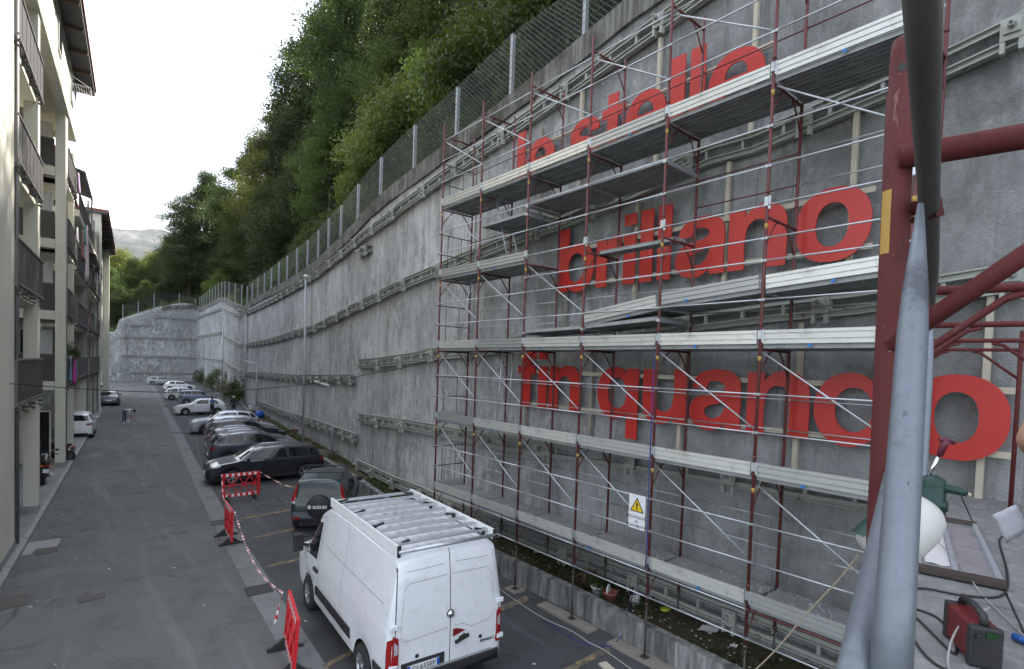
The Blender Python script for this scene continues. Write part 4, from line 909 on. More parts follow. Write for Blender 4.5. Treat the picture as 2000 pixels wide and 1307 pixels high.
rf = bx(b1, 'roof', 9, 34.9, -8, -1.72, 18.22, 18.42, 'eave'); bx(b1, 'tile_edge', 9, 34.95, -8, -1.66, 18.43, 18.55, 'tile', rf)
for i in range(13): bx(b1, 'rafter', 10 + i * 2, 10.14 + i * 2, -2.4, -1.75, 18.06, 18.22, 'rafter', rf)
# drying rack on the top floor
mb = MB(); r0 = st(31.0, -2.38, 17.1)
for i in range(7): mb.bar(r0 + NN * (.08 + i * .09), r0 + NN * (.08 + i * .09) + EE * 1.0, .012, .02)
for q in (0, 1.0): mb.bar(r0 + EE * q, r0 + EE * q + NN * .7, .02, .02); mb.bar(r0 + EE * q + V((0, 0, .35)), r0 + EE * q + NN * .66, .018, .018)
mb.bar(r0 + NN * .7, r0 + NN * .7 + EE, .02, .03); mb.bar(r0 + NN * .7 + V((0, 0, -.16)), r0 + NN * .7 + EE + V((0, 0, -.16)), .02, .02)
for i in range(9): mb.bar(r0 + NN * .7 + EE * (i / 8), r0 + NN * .7 + EE * (i / 8) + V((0, 0, -.16)), .012, .012, up=V((1, 0, 0)))
o = mb.build('drying_rack', MT['white'], None, r0 * 0); tag(o, 'white folding drying rack fixed high on the near apartment block', 'drying rack')

b2 = thing('apartment_building', 'second apartment block farther along, with dark railings, awnings and orange eaves', 'building', st(45, -2.6))
bx(b2, 'wall', 38, 60, -8, -4.4, 0, 15.2, 'plaster'); bx(b2, 'wall', 60, 80, -8, -3.1, 3.2, 17.4, 'plaster'); bx(b2, 'pier', 59.2, 60.2, -3.2, -2.45, 0, 17.4, 'plaster'); bx(b2, 'pier', 79.0, 80, -3.1, -2.5, 0, 17.4, 'plaster'); bx(b2, 'pier', 69.5, 70.2, -4.1, -3.3, 0, 3.2, 'plaster'); bx(b2, 'wall', 66, 80, -8, -5.6, 0, 3.2, 'plaster')
for k, zf in enumerate(FL[:3]):
    balcony(b2, 38.6, 46.0, -2.6, zf, -4.4); balcony(b2, 47.0, 58.9, -2.5, zf, -4.4); 
    for a in (39.5, 43, 48, 52, 56): window(b2, 't', a, a + 1.6, zf + .1, zf + 2.2, -4.4)
    for a in (62, 66, 71, 75.5): window(b2, 't', a, a + 1.3, zf + .6, zf + 2.2, -3.1, 'shutter')
    bx(b2, 'fin_wall', 46.2, 46.8, -4.4, -2.7, zf - 3, zf + 2.7, 'plaster')
for a in (62, 66, 71, 75.5): window(b2, 't', a, a + 1.3, FL[3] + .6, FL[3] + 2.0, -3.1, 'shutter')
bx(b2, 'balcony_slab', 38.5, 59, -4.4, -2.55, 12.8, 13.16, 'plaster'); bx(b2, 'railing_panel', 38.6, 58.8, -2.6, -2.55, 13.0, 14.2, 'rail'); bx(b2, 'end_wall', 59.2, 60.0, -4.4, -2.6, 13.16, 15.8, 'plaster')
def awning(s0, s1, t0, t1, za, zb):
    mb = MB(); mb.hexa([st(s0, t0, za) - V(b2.location), st(s0, t1, zb) - V(b2.location), st(s1, t1, zb) - V(b2.location), st(s1, t0, za) - V(b2.location)] + [q + V((0, 0, .06)) for q in (st(s0, t0, za) - V(b2.location), st(s0, t1, zb) - V(b2.location), st(s1, t1, zb) - V(b2.location), st(s1, t0, za) - V(b2.location))])
    o = mb.build('awning', MT['rail'], b2); bx(b2, 'valance', s0, s1, t1 - .03, t1, zb - .35, zb, 'rail', o)
awning(38.6, 45, -4.4, -2.3, 15.9, 15.3); awning(46.2, 52, -4.4, -2.2, 12.4, 11.9); awning(53, 58, -4.4, -2.3, 12.4, 11.95); bx(b2, 'awning_post', 45, 45.08, -2.4, -2.32, 13.1, 15.5, 'railedge')
rf = bx(b2, 'roof', 59, 82, -9, -2.0, 17.42, 17.6, 'eave'); bx(b2, 'tile_edge', 59, 82.1, -9, -1.92, 17.61, 17.8, 'tile', rf); bx(b2, 'roof', 38, 59, -9, -3.6, 15.9, 16.1, 'eave'); bx(b2, 'tile_edge', 38, 59, -9, -3.5, 16.11, 16.3, 'tile')
for i in range(12): bx(b2, 'rafter', 60 + i * 1.9, 60.15 + i * 1.9, -3.1, -2.0, 17.2, 17.42, 'rafter', rf)
# laundry hanging from rails and lines
def cloth(p, w_, h_, along, col, lab, wav=.05, cat='laundry', taper=1.):
    mb = MB(); P = []; ph = random.random() * 6
    for i in range(9):
        row = []
        for j in range(9):
            u, v_ = j / 8 - .5, i / 8; f = wav * (.3 + v_) * math.sin(u * 14 + ph + v_ * 2) ; ww = w_ * lerp(1, taper, v_)
            row.append(along * (u * ww) + along.cross(V((0, 0, 1))) * f + V((0, 0, -v_ * h_ - .03 * math.cos(u * 9))))
        P.append(row)
    mb.grid(P); o = mb.build('laundry', plain('cloth', col, .9, 0, .12, 3), None, p); md = o.modifiers.new('thick', 'SOLIDIFY'); md.thickness = .008; tag(o, lab, cat)
cloth(st(37.6, -2.15, 12.15), .75, 3.0, EE, (.62, .52, .55), 'long pale pink sheet hanging from a rail on the left houses', .06, taper=1.5)
cloth(st(36.6, -2.2, 11.9), .5, .9, EE, (.06, .22, .22), 'small teal garment on the line beside the pink sheet')
cloth(st(35.9, -2.25, 11.6), .6, 1.6, EE, (.12, .04, .05), 'dark red garment hanging left of the pink sheet')
cloth(st(34.2, -2.3, 14.0), .5, .9, EE, (.45, .32, .50), 'lilac cloth on the highest visible railing'); cloth(st(33.2, -2.36, 4.95), .35, 1.25, EE, (.55, .05, .34), 'magenta towel over the lowest railing'); cloth(st(31.2, -2.37, 4.95), .4, 1.1, EE, (.16, .30, .42), 'light blue towel over the lowest railing next to the near pier')
cloth(st(50, -2.3, 11.2), .6, .9, EE, (.30, .32, .45), 'bluish clothes on the far block railing'); cloth(st(68, -2.6, 9.3), 1.2, 1.2, EE, (.66, .62, .64), 'white laundry bundle out of a far window'); cloth(st(48.5, -2.3, 10.6), .5, .9, EE, (.30, .24, .12), 'yellowish cloth on the far block railing')
cloth(st(33.9, -2.33, 11.3), .4, .7, EE, (.6, .55, .6), 'whitish cloth over the railing beside the hanging clothes')
# a climbing pot plant and boxes on the first balcony
(tk, cr), H = PROTO['bush']
o = thing('potted_plant', 'small green plant standing on the lowest balcony rail', 'plant', st(33.0, -2.6, 4.9)); o.scale = (.3, .3, .35); link('foliage', cr, o)

# household clutter, downpipes and boxes on the facades
for s_, t_ in ((18.32, -2.44), (30.9, -2.5), (36.95, -2.7)):
    mb = MB(); mb.tube(st(s_, t_, .2) - V(b1.location), st(s_, t_, 15.5) - V(b1.location), .045, 8); mb.build('downpipe', MT['railedge'], b1)
cl = random.Random(12); COLS = [(.30, .10, .06), (.10, .22, .10), (.45, .42, .36), (.05, .12, .25), (.28, .26, .22), (.35, .05, .05)]
for k, zf in enumerate(FL):
    for (r_, a, b, t_) in ((b1, 18.5, 22.4, -2.75), (b1, 31.2, 35, -2.8), (b2, 39, 58, -2.9)):
        for q in range(4 if r_ is b1 else 9):
            if r_ is b2 and k == 3: continue
            s_ = cl.uniform(a, b); h_ = cl.uniform(.5, 1.5); w_ = cl.uniform(.25, .6)
            bx(r_, 'stored_box', s_, s_ + w_, t_ - cl.uniform(.2, .5), t_, zf + .01, zf + h_, plain('box', COLS[cl.randrange(6)], .8))
for s_, z_ in ((40.5, 2.2), (44.0, 2.3), (41.5, 5.9), (49, 9.0)):
    bx(b2, 'air_conditioner', s_, s_ + .85, -4.4, -4.05, z_, z_ + .6, 'white')
for k in range(3): bx(b2, 'downpipe', 46.4 + k * 6.3, 46.5 + k * 6.3, -2.68, -2.58, .2, 15.5, 'railedge')
# ------------------------------------------------------------------ vehicles
def paint(name, col, metal=.0, rough=.32):
    t = NT(name); p = t.pos(obj=True); n1 = t.noise(p, 1.5, 4); n2 = t.noise(p, 6, 6, .7)
    c = t.mix(n1, mul(col, .92), mul(col, 1.08)); c = t.mix(t.mix(t.ramp(n2, .5, .8), (0, 0, 0), (.25, .25, .25)), c, (.16, .15, .14))
    t.b.inputs['Coat Weight'].default_value = .7; t.b.inputs['Coat Roughness'].default_value = .06
    return t.done(c, t.ramp(n2, .3, .8, (rough,) * 3 + (1,), (rough + .2,) * 3 + (1,)), metal)
MT['tyre'] = plain('tyre rubber', (.018, .018, .019), .85, 0, .25, 8); MT['rim'] = plain('alloy rim', (.42, .43, .45), .35, .8, .1); MT['rimdark'] = plain('dark rim', (.10, .10, .11), .45, .5, .1)
MT['trim'] = plain('black trim', (.020, .020, .022), .6, 0, .2, 5); MT['carglass'] = plain('car glass', (.008, .010, .012), .03, 0, .2, 1, spec=.45)
MT['tail'] = plain('tail light red', (.26, .008, .010), .15, 0, .2, 12, spec=.7); MT['lamp'] = plain('lamp glass', (.50, .52, .55), .12, .3, .25, 14, spec=.8); MT['amber'] = plain('amber lamp', (.65, .22, .03), .25)
MT['plate'] = plain('number plate', (.68, .69, .70), .4, 0, .04); MT['plateblue'] = plain('plate blue', (.02, .09, .42), .4); MT['chrome'] = plain('chrome', (.65, .66, .68), .15, 1, .05)
PROF = {
 'hatch': [(0, .44), (.008, .56), (.03, .665), (.095, .89), (.15, .955), (.35, 1), (.50, .985), (.585, .935), (.735, .665), (.76, .645), (.90, .585), (.97, .51), (1, .42)],
 'wagon': [(0, .46), (.008, .58), (.022, .665), (.07, .91), (.12, .96), (.38, 1), (.54, .98), (.61, .93), (.745, .67), (.77, .645), (.90, .585), (.97, .51), (1, .42)],
 'suv': [(0, .44), (.008, .56), (.025, .665), (.085, .87), (.13, .94), (.35, 1), (.50, .985), (.585, .94), (.72, .69), (.745, .67), (.91, .61), (.975, .54), (1, .44)],
 'mpv': [(0, .44), (.008, .58), (.018, .66), (.045, .92), (.09, .97), (.35, 1), (.52, .985), (.62, .92), (.78, .66), (.80, .64), (.93, .56), (.98, .49), (1, .40)],
 'jeep': [(0, .42), (.006, .56), (.012, .655), (.035, .92), (.07, .965), (.3, 1), (.53, .985), (.59, .95), (.69, .69), (.71, .665), (.94, .61), (.985, .56), (1, .45)],
 'sedan': [(0, .50), (.01, .60), (.03, .665), (.12, .70), (.19, .74), (.30, .94), (.38, .985), (.46, 1), (.54, .98), (.61, .925), (.74, .66), (.77, .64), (.90, .575), (.97, .50), (1, .42)],
 'van': [(0, .36), (.003, .6), (.007, .90), (.018, .965), (.045, .988), (.4, 1), (.62, .99), (.68, .965), (.74, .90), (.885, .60), (.92, .555), (.98, .47), (1, .36)],
}
def pf(tab, x):
    for a, b in zip(tab[:-1], tab[1:]):
        if x <= b[0]: k = (x - a[0]) / (b[0] - a[0]); return a[1] + (b[1] - a[1]) * k
    return tab[-1][1]
def smooth(x): x = max(0, min(1, x)); return x * x * (3 - 2 * x)
WHEELS = {}
def wheel_meshes(r, w, kind):
    key = (round(r, 3), round(w, 3), kind)
    if key not in WHEELS:
        rot = Matrix.Rotation(math.pi / 2, 3, 'X')
        mb = MB(); mb.lathe([(r * .62, -w / 2), (r * .93, -w / 2), (r, -w * .3), (r, w * .3), (r * .93, w / 2), (r * .62, w / 2)], n=24, rot=rot, caps=False); ty = mb.mesh('wheel', MT['tyre'])
        mb = MB(); mb.lathe([(r * .64, -w / 2 + .01), (r * .66, w * .46), (r * .60, w * .47), (r * .57, w * .30)], n=24, rot=rot, caps=False); mb.lathe([(1e-4, w * .16), (r * .57, w * .16)], n=24, m=1, rot=rot)
        k = 5 if kind != 'steel' else 8
        for i in range(k):
            a = 2 * math.pi * i / k; R_ = Matrix.Rotation(a, 3, 'Y'); q = R_ @ V((r * .32, -w * .36, 0)); mb.box(q, (r * .60, w * .14, r * (.16 if kind != 'steel' else .12)), mat=R_)
        mb.lathe([(r * .15, w * .28), (r * .14, w * .46), (1e-4, w * .47)], n=12, rot=rot)
        WHEELS[key] = (ty, mb.mesh('rim', [MT['rim'] if kind != 'dark' else MT['rimdark'], MT['trim']]))
    return WHEELS[key]
class Car:
    def __init__(s, name, label, kind, L, W, H, mat, loc, heading, cat='car', roof=.76, belt=.64, sill=.22, wr=.31, ax=None, rimk='alloy', group=None, roundr=.16, plan=.10, N=96):
        s.L, s.W, s.H, s.kind, s.mat = L, W, H, kind, mat
        s.root = thing(name, label, cat, loc, math.atan2(heading.y, heading.x), group)
        s.ax = ax or (-L / 2 + L * .185, L / 2 - L * .20); s.wr = wr; s.sill = sill; Ra = wr * 1.19
        tab = PROF[kind]; X = sorted(set([-L / 2 + L * i / N for i in range(N + 1)] + [-L / 2 + q[0] * L for q in tab]))
        rings = []; zb0 = belt * H
        for x in X:
            u = (x + L / 2) / L; zt = H * sum(pf(tab, min(1, max(0, u + d))) for d in (-.006, 0, .006)) / 3
            e = L / 2 - abs(x); f = 1 - plan * abs(2 * x / L) ** 5
            if e < roundr: f *= 1 - .16 * (1 - math.sqrt(max(0, 1 - (1 - e / roundr) ** 2)))
            ws = W / 2 * f; zb = min(zb0 + (.04 * H if kind in ('suv', 'hatch') else .02 * H) * (0.5 - u), zt - .035)
            hgt = zt - zb; k = smooth((hgt - .06) / .30); wr_ = ws * lerp(.90, roof, k)
            if e < roundr: zt -= .02
            zl = sill + (.08 if e < .25 else 0) * (1 - e / .25)
            for xw in s.ax:
                dx = abs(x - xw)
                if dx < Ra: zl = max(zl, wr + math.sqrt(Ra * Ra - dx * dx))
            zl = min(zl, zb - .12); mid = max(lerp(zl, zb, .5), zb - .28)
            half = [(0, zt), (wr_ * .5, zt - .012), (wr_ * .86, zt - .035 * (.4 + k)), (wr_ * .97, zt - min(.09, hgt * .35)), (lerp(wr_, ws, .93), zb + min(.02, hgt * .2)), (ws * .992, zb - .05), (ws, mid), (ws * .99, lerp(zl, mid, .45)), (ws * .965, zl)]
            rings.append([V((x, y, z)) for y, z in half] + [V((x, -y, z)) for y, z in half[1:]])
        mb = MB(); n = 9
        vs = [p for r_ in rings for p in r_]; m_ = 17; fs = []
        for i in range(len(rings) - 1):
            for j in range(8): fs.append((i * m_ + j, i * m_ + j + 1, (i + 1) * m_ + j + 1, (i + 1) * m_ + j))
            for j in range(8):
                a = 0 if j == 0 else 8 + j; b = 9 + j; fs.append((i * m_ + b, i * m_ + a, (i + 1) * m_ + a, (i + 1) * m_ + b))
        mb.add(vs, fs, 0, True)
        for i in (0, len(rings) - 1):
            loop = [i * m_ + j for j in range(8, -1, -1)] + [i * m_ + j for j in range(9, 17)]; mb.f.append(loop); mb.m.append(0); mb.s.append(False)
        me = mb.mesh('body', mat); b = bmesh.new(); b.from_mesh(me); bmesh.ops.recalc_face_normals(b, faces=b.faces); b.to_mesh(me); b.free()
        me.set_sharp_from_angle(angle=R(38)) if hasattr(me, 'set_sharp_from_angle') else None
        s.body = link('body', me, s.root); s.bvh = BVHTree.FromPolygons([v.co for v in me.vertices], [p.vertices for p in me.polygons])
        mb = MB(); mb.box((0, 0, sill + .06), (L * .92, W * .80, .16)); 
        for xw in s.ax: mb.box((xw, 0, wr + .06), (Ra * 1.9, W * .72, wr * 1.5))
        mb.build('underbody', MT['trim'], s.root)
        ty, rm = wheel_meshes(wr, .20 if W < 1.9 else .215, rimk)
        for xw in s.ax:
            for sg in (1, -1):
                o = link('wheel', ty, s.root, (xw, sg * (W / 2 - .115), wr), (0, 0, 0 if sg > 0 else math.pi)); r_ = link('rim', rm, o); r_.rotation_euler = (0, random.random() * 3, math.pi)
    def cast(s, side, a, z):
        d = {'L': V((0, -1, 0)), 'R': V((0, 1, 0)), 'F': V((-1, 0, 0)), 'B': V((1, 0, 0)), 'T': V((0, 0, -1))}[side]
        o = {'L': V((a, 5, z)), 'R': V((a, -5, z)), 'F': V((6, a, z)), 'B': V((-6, a, z)), 'T': V((a, z, 6))}[side]
        h, nrm, _, _ = s.bvh.ray_cast(o, d)
        return (h, nrm) if h else (None, None)
    def patch(s, side, quad, mat, name, off=.006, n=8, m=5, thick=0., parent=None):
        """quad: four (a, z) corners in order; laid on the body as a thin shell"""
        P = []; last = None
        for i in range(m + 1):
            row = []
            for j in range(n + 1):
                u, v_ = j / n, i / m
                a = lerp(lerp(quad[0][0], quad[1][0], u), lerp(quad[3][0], quad[2][0], u), v_); z = lerp(lerp(quad[0][1], quad[1][1], u), lerp(quad[3][1], quad[2][1], u), v_)
                h, nr = s.cast(side, a, z)
                if h is None: h = last or V((0, 0, 0)); nr = V((0, 0, 1))
                last = h
                dd = {'L': V((0, 1, 0)), 'R': V((0, -1, 0)), 'F': V((1, 0, 0)), 'B': V((-1, 0, 0)), 'T': V((0, 0, 1))}[side]
                row.append(h + dd * (off + thick) )
            P.append(row)
        mb = MB(); mb.grid(P)
        if thick:
            Q = [[p - {'L': V((0, 1, 0)), 'R': V((0, -1, 0)), 'F': V((1, 0, 0)), 'B': V((-1, 0, 0)), 'T': V((0, 0, 1))}[side] * (thick + off) for p in row] for row in P]
            for row, rq in ((P[0], Q[0]), (P[-1], Q[-1])): mb.grid([row, rq], 0, False)
            mb.grid([[r_[0] for r_ in P], [r_[0] for r_ in Q]], 0, False); mb.grid([[r_[-1] for r_ in P], [r_[-1] for r_ in Q]], 0, False)
        o = mb.build(name, MT[mat] if isinstance(mat, str) else mat, parent or s.root); return o
    def both(s, quad, mat, name, **k):
        for sd in 'LR': s.patch(sd, quad, mat, name, **k)
    def seam(s, side, a0, z0, a1, z1, wd=.008, mat='trim', name='seam', n=10):
        dx, dz = a1 - a0, z1 - z0; l = math.hypot(dx, dz); px, pz = -dz / l * wd / 2, dx / l * wd / 2
        s.patch(side, [(a0 - px, z0 - pz), (a1 - px, z1 - pz), (a1 + px, z1 + pz), (a0 + px, z0 + pz)], mat, name, off=.003, n=n, m=1)
    def standard(s, near=True, rails=None, tail='mid', roofmat=None):
        L, W, H = s.L, s.W, s.H; zb, zr = .665 * H, .925 * H; X = lambda u: -L / 2 + u * L
        tb = PROF[s.kind]
        def ux(z, front):            # u where the silhouette reaches height z
            us = [i / 400 for i in range(401)]; us = us[::-1] if front else us
            for u in us:
                if pf(tb, u) * H >= z: return u
        rb, rt, fb, ft = ux(zb, 0), ux(zr, 0), ux(zb, 1), ux(zr, 1)
        bp = (rt + ft) / 2 - .01; q1, q2 = rt + .055, ft - .02
        s.both([(X(bp + .01), zb + .03), (X(fb - .055), zb + .015), (X(ft - .025), zr - .01), (X(bp + .01), zr)], 'carglass', 'window')
        s.both([(X(rb + .13), zb + .04), (X(bp - .01), zb + .03), (X(bp - .01), zr), (X(rt + .07), zr - .015)], 'carglass', 'window')
        if s.kind in ('wagon', 'mpv', 'jeep', 'suv'): s.both([(X(rb + .045), zb + .06), (X(rb + .115), zb + .045), (X(rt + .055), zr - .02), (X(rt + .02), zr - .04)], 'carglass', 'window')
        yw = W / 2
        s.patch('F', [(yw * .80, zb + .03), (-yw * .80, zb + .03), (-yw * .62, zr + .01), (yw * .62, zr + .01)], 'carglass', 'windscreen')
        s.patch('B', [(yw * .72, zb + .05), (-yw * .72, zb + .05), (-yw * .60, zr - .015), (yw * .60, zr - .015)], 'carglass', 'rear_window')
        zl = .50 * H
        for sg in (1, -1):
            s.patch('F', [(sg * yw * .90, zl + .02), (sg * yw * .45, zl - .04), (sg * yw * .42, zl + .04), (sg * yw * .86, zl + .12)], 'lamp', 'headlight', n=6, m=3)
            s.patch('B', [(sg * yw * .93, zl + .02), (sg * yw * .55, zl + .03), (sg * yw * .58, zl + .14), (sg * yw * .90, zl + .19)], 'tail', 'tail_light', n=6, m=3)
            sd = 'L' if sg > 0 else 'R'
            s.patch(sd, [(X(.005), zl + .03), (X(.06), zl + .06), (X(.045), zl + .15), (X(.015), zl + .17)], 'tail', 'tail_light', n=4, m=3); s.patch(sd, [(X(.90), zl + .02), (X(.985), zl - .03), (X(.965), zl + .05), (X(.885), zl + .10)], 'lamp', 'headlight', n=4, m=3)
        s.patch('F', [(yw * .5, .30), (-yw * .5, .30), (-yw * .42, .45), (yw * .42, .45)], 'trim', 'grille'); s.patch('F', [(yw * .3, zl - .04), (-yw * .3, zl - .04), (-yw * .3, zl + .03), (yw * .3, zl + .03)], 'trim', 'grille')
        s.patch('B', [(yw * .8, .26), (-yw * .8, .26), (-yw * .8, .36), (yw * .8, .36)], 'trim', 'bumper_trim'); s.both([(s.ax[0] + s.wr * 1.25, s.sill + .01), (s.ax[1] - s.wr * 1.25, s.sill + .01), (s.ax[1] - s.wr * 1.25, s.sill + .08), (s.ax[0] + s.wr * 1.25, s.sill + .08)], 'trim', 'sill_trim')
        for sd, zp in (('F', .36), ('B', .46 if s.kind != 'sedan' else .5)):
            s.patch(sd, [(.26, zp), (-.26, zp), (-.26, zp + .11), (.26, zp + .11)], 'plate', 'number_plate', off=.015, n=2, m=1, thick=.004)
        for sg in (1, -1):
            mb = MB(); mb.ball((X(fb - .075), sg * (yw + .05), zb + .05), .1, n=10, k=6, sc=(.65, 1.1, .72)); mb.build('mirror', s.mat if near else MT['trim'], s.root)
            sd = 'L' if sg > 0 else 'R'
            for u in (bp - .055, fb - .20):
                h, _ = s.cast(sd, X(u), zb - .10)
                if h: mb = MB(); mb.box(h + V((0, sg * .014, 0)), (.18, .03, .03)); mb.build('door_handle', s.mat, s.root)
        for sd in 'LR':
            for u0, u1 in ((bp, bp), (fb - .045, fb - .035), (rb + .16, rb + .12)):
                s.seam(sd, X(u0), zb, X(u1), s.sill + .1)
            s.seam(sd, X(rb + .16), s.sill + .12, X(fb - .035), s.sill + .12)
        if rails:
            for sg in (1, -1):
                pts = [s.cast('T', X(u), sg * W * .33)[0] + V((0, 0, .03 if 0 < i < 6 else -.0)) for i, u in enumerate([rt + .05 + (ft - rt - .1) * k / 6 for k in range(7)])]
                mb = MB(); mb.sweep(pts, .014, 6); mb.build('roof_rail', MT[rails], s.root)
        return s
def corner(px, py, L, W, nose, H=0): # road-side near corner on the ground -> centre and heading
    P = gz(px, py); return P + NN * (L / 2) + EE * (W / 2), (-NN if nose else NN)
def parked(px, py, kind, L, W, H, col, nose, label, metal=.5, rails=None, rimk='alloy', turn=0., **k):
    loc, hd = corner(px, py, L, W, nose); hd = Matrix.Rotation(turn, 3, 'Z') @ hd
    return Car('parked_car', label, kind, L, W, H, paint('car paint', col, metal), loc, hd, rimk=rimk, group='cars parked along the retaining wall', **k).standard(rails=rails)
parked(403, 953, 'wagon', 4.62, 1.82, 1.49, (.020, .022, .030), True, 'near-black estate car with chrome roof rails, nose to the road, nearest in the row', .6, 'chrome')
parked(409, 914, 'suv', 4.35, 1.80, 1.60, (.060, .068, .092), False, 'slate grey SUV parked directly behind the near-black estate car', .6, 'chrome')
parked(405, 893, 'hatch', 4.25, 1.78, 1.47, (.085, .095, .125), False, 'grey hatchback between the slate SUV and the black SUV', .6, 'chrome')
parked(403, 876, 'suv', 4.30, 1.80, 1.60, (.030, .034, .042), False, 'black SUV with tail to the road, fourth in the dark row', .5)
parked(405, 861, 'hatch', 4.2, 1.78, 1.50, (.46, .48, .52), False, 'silver hatchback squeezed between the black SUV and the silver crossover', .7)
parked(372, 850, 'suv', 4.28, 1.77, 1.54, (.42, .45, .50), True, 'silver crossover with its nose sticking out towards the road', .7, rimk='dark')
parked(341, 812, 'hatch', 4.06, 1.75, 1.46, (.70, .72, .75), True, 'white hatchback nose to the road with a person leaning beside it', 0.)
parked(350, 791, 'mpv', 3.6, 1.6, 1.6, (.20, .25, .33), False, 'light blue-grey small van-like car behind the white hatchback', .4)
parked(320, 782, 'suv', 4.15, 1.77, 1.50, (.70, .72, .75), False, 'white compact car with tail to the road, next after the blue-grey car', 0.)
parked(320, 763, 'hatch', 4.2, 1.78, 1.47, (.68, .70, .73), False, 'white hatchback parked beyond the other white compact', 0.)
parked(286, 752, 'wagon', 4.6, 1.8, 1.48, (.34, .36, .39), False, 'silver estate car farthest away in front of the end wall', .6)
def lane(px, py, kind, L, W, H, col, label, metal, tail=True, **k):   # car standing along the lane, rear right corner given
    P = gz(px, py); loc = P + EE * (L / 2) - NN * (W / 2)
    return Car('parked_car', label, kind, L, W, H, paint('car paint', col, metal), loc, EE, group='cars parked along the left houses', **k).standard()
lane(183, 857, 'mpv', 3.65, 1.66, 1.58, (.70, .72, .75), 'white small car with red tail lamp parked half behind the cream pier', 0.)
lane(234, 793, 'sedan', 4.6, 1.83, 1.44, (.085, .10, .125), 'dark grey sedan standing on the left side of the lane', .6)
lane(214, 776, 'mpv', 4.2, 1.78, 1.62, (.66, .68, .70), 'white car parked under the second block beyond the grey sedan', 0.)

# --- white van with a roof rack, rear towards us
VL, VW, VH = 5.05, 2.07, 2.41
RL = V((3.47, 6.72, 0)); vmat = paint('van white', (.70, .72, .75), 0., .38)
van = Car('delivery_van', 'white high-roof delivery van with aluminium roof rack and black mirrors', 'van', VL, VW, VH, vmat, RL + EE * (VL / 2) + NN * (VW / 2), EE, cat='van', roof=.86, belt=.52, sill=.36, wr=.345, ax=(-VL / 2 + 1.02, VL / 2 - .845), rimk='steel', roundr=.10, plan=.035, N=110)
c = van; X = lambda u: -VL / 2 + u
c.patch('L', [(X(3.54), 1.26), (X(4.28), 1.22), (X(3.92), 1.90), (X(3.56), 1.98)], 'carglass', 'window'); c.patch('R', [(X(3.54), 1.26), (X(4.28), 1.22), (X(3.92), 1.90), (X(3.56), 1.98)], 'carglass', 'window')
c.patch('L', [(X(4.26), 1.28), (X(4.42), 1.22), (X(4.20), 1.56), (X(4.10), 1.62)], 'trim', 'mirror_base')
c.patch('F', [(.85, 1.38), (-.85, 1.38), (-.72, 2.1), (.72, 2.1)], 'carglass', 'windscreen')
c.both([(X(1.55), .56), (X(3.62), .56), (X(3.56), .74), (X(1.55), .74)], 'trim', 'side_moulding', thick=.015, n=12, m=3)
c.both([(X(.10), .52), (X(.52), .52), (X(.52), .70), (X(.10), .70)], 'trim', 'side_moulding', thick=.015, n=4, m=3)
for sd in 'LR':
    c.seam(sd, X(3.42), 2.12, X(3.42), .5, .012, n=24); c.seam(sd, X(3.42), 2.12, X(3.80), 2.02, .010); c.seam(sd, X(4.40), 1.18, X(4.28), .75, .010)
    c.seam(sd, X(.28), 1.86, X(3.28), 1.86, .016, vmat, 'body_crease', 30); c.seam(sd, X(.42), 1.02, X(3.22), 1.02, .030, vmat, 'body_crease', 30); c.seam(sd, X(.30), 1.62, X(3.2), 1.64, .007, MT['railedge'], 'seam', 30)
    c.seam(sd, X(3.22), 1.02, X(3.30), 1.70, .026, vmat, 'body_crease', 12); c.seam(sd, X(2.05), 2.25, X(2.05), .6, .006, MT['railedge'], 'seam', 24)
    sg = 1 if sd == 'L' else -1
    h, _ = c.cast(sd, X(3.55), 1.06); mb = MB(); mb.box(h + V((0, sg * .02, 0)), (.24, .045, .06)); mb.build('door_handle', MT['trim'], c.root)
    h, _ = c.cast(sd, X(4.28), 1.32); mb = MB(); mb.box(h + V((.0, sg * .22, .10)), (.11, .19, .36)); mb.bar(h, h + V((0, sg * .14, .05)), .07, .06); mb.bar(h + V((0, 0, .2)), h + V((0, sg * .14, .22)), .07, .05); m_ = mb.build('mirror', MT['trim'], c.root); b_ = m_.modifiers.new('bev', 'BEVEL'); b_.width = .035; b_.segments = 3
# rear doors
h0 = lambda y, z: c.cast('B', y, z)[0]
c.seam('B', 0., .62, 0., 2.34, .012, n=30); c.seam('B', .93, .62, .84, 2.28, .012, n=30); c.seam('B', -.93, .62, -.84, 2.28, .012, n=30); c.seam('B', .93, .61, -.93, .61, .012)
def frame(pts, wd=.02):
    for a, b in zip(pts[:-1], pts[1:]): c.seam('B', a[0], a[1], b[0], b[1], wd, vmat, 'door_crease', 14); c.seam('B', a[0], a[1] - wd * .8, b[0], b[1] - wd * .8, .005, MT['railedge'], 'seam', 14)
frame([(.05, 1.17), (.74, 1.13), (.82, 1.22), (.75, 1.88), (.68, 1.96), (.05, 1.98)]); frame([(-.05, 1.17), (-.22, 1.17), (-.38, 1.08), (-.70, 1.12), (-.82, 1.24), (-.75, 1.88), (-.68, 1.96), (-.05, 1.98)])
frame([(.10, 2.14), (.70, 2.12)], .01); frame([(-.10, 2.14), (-.70, 2.12)], .01)
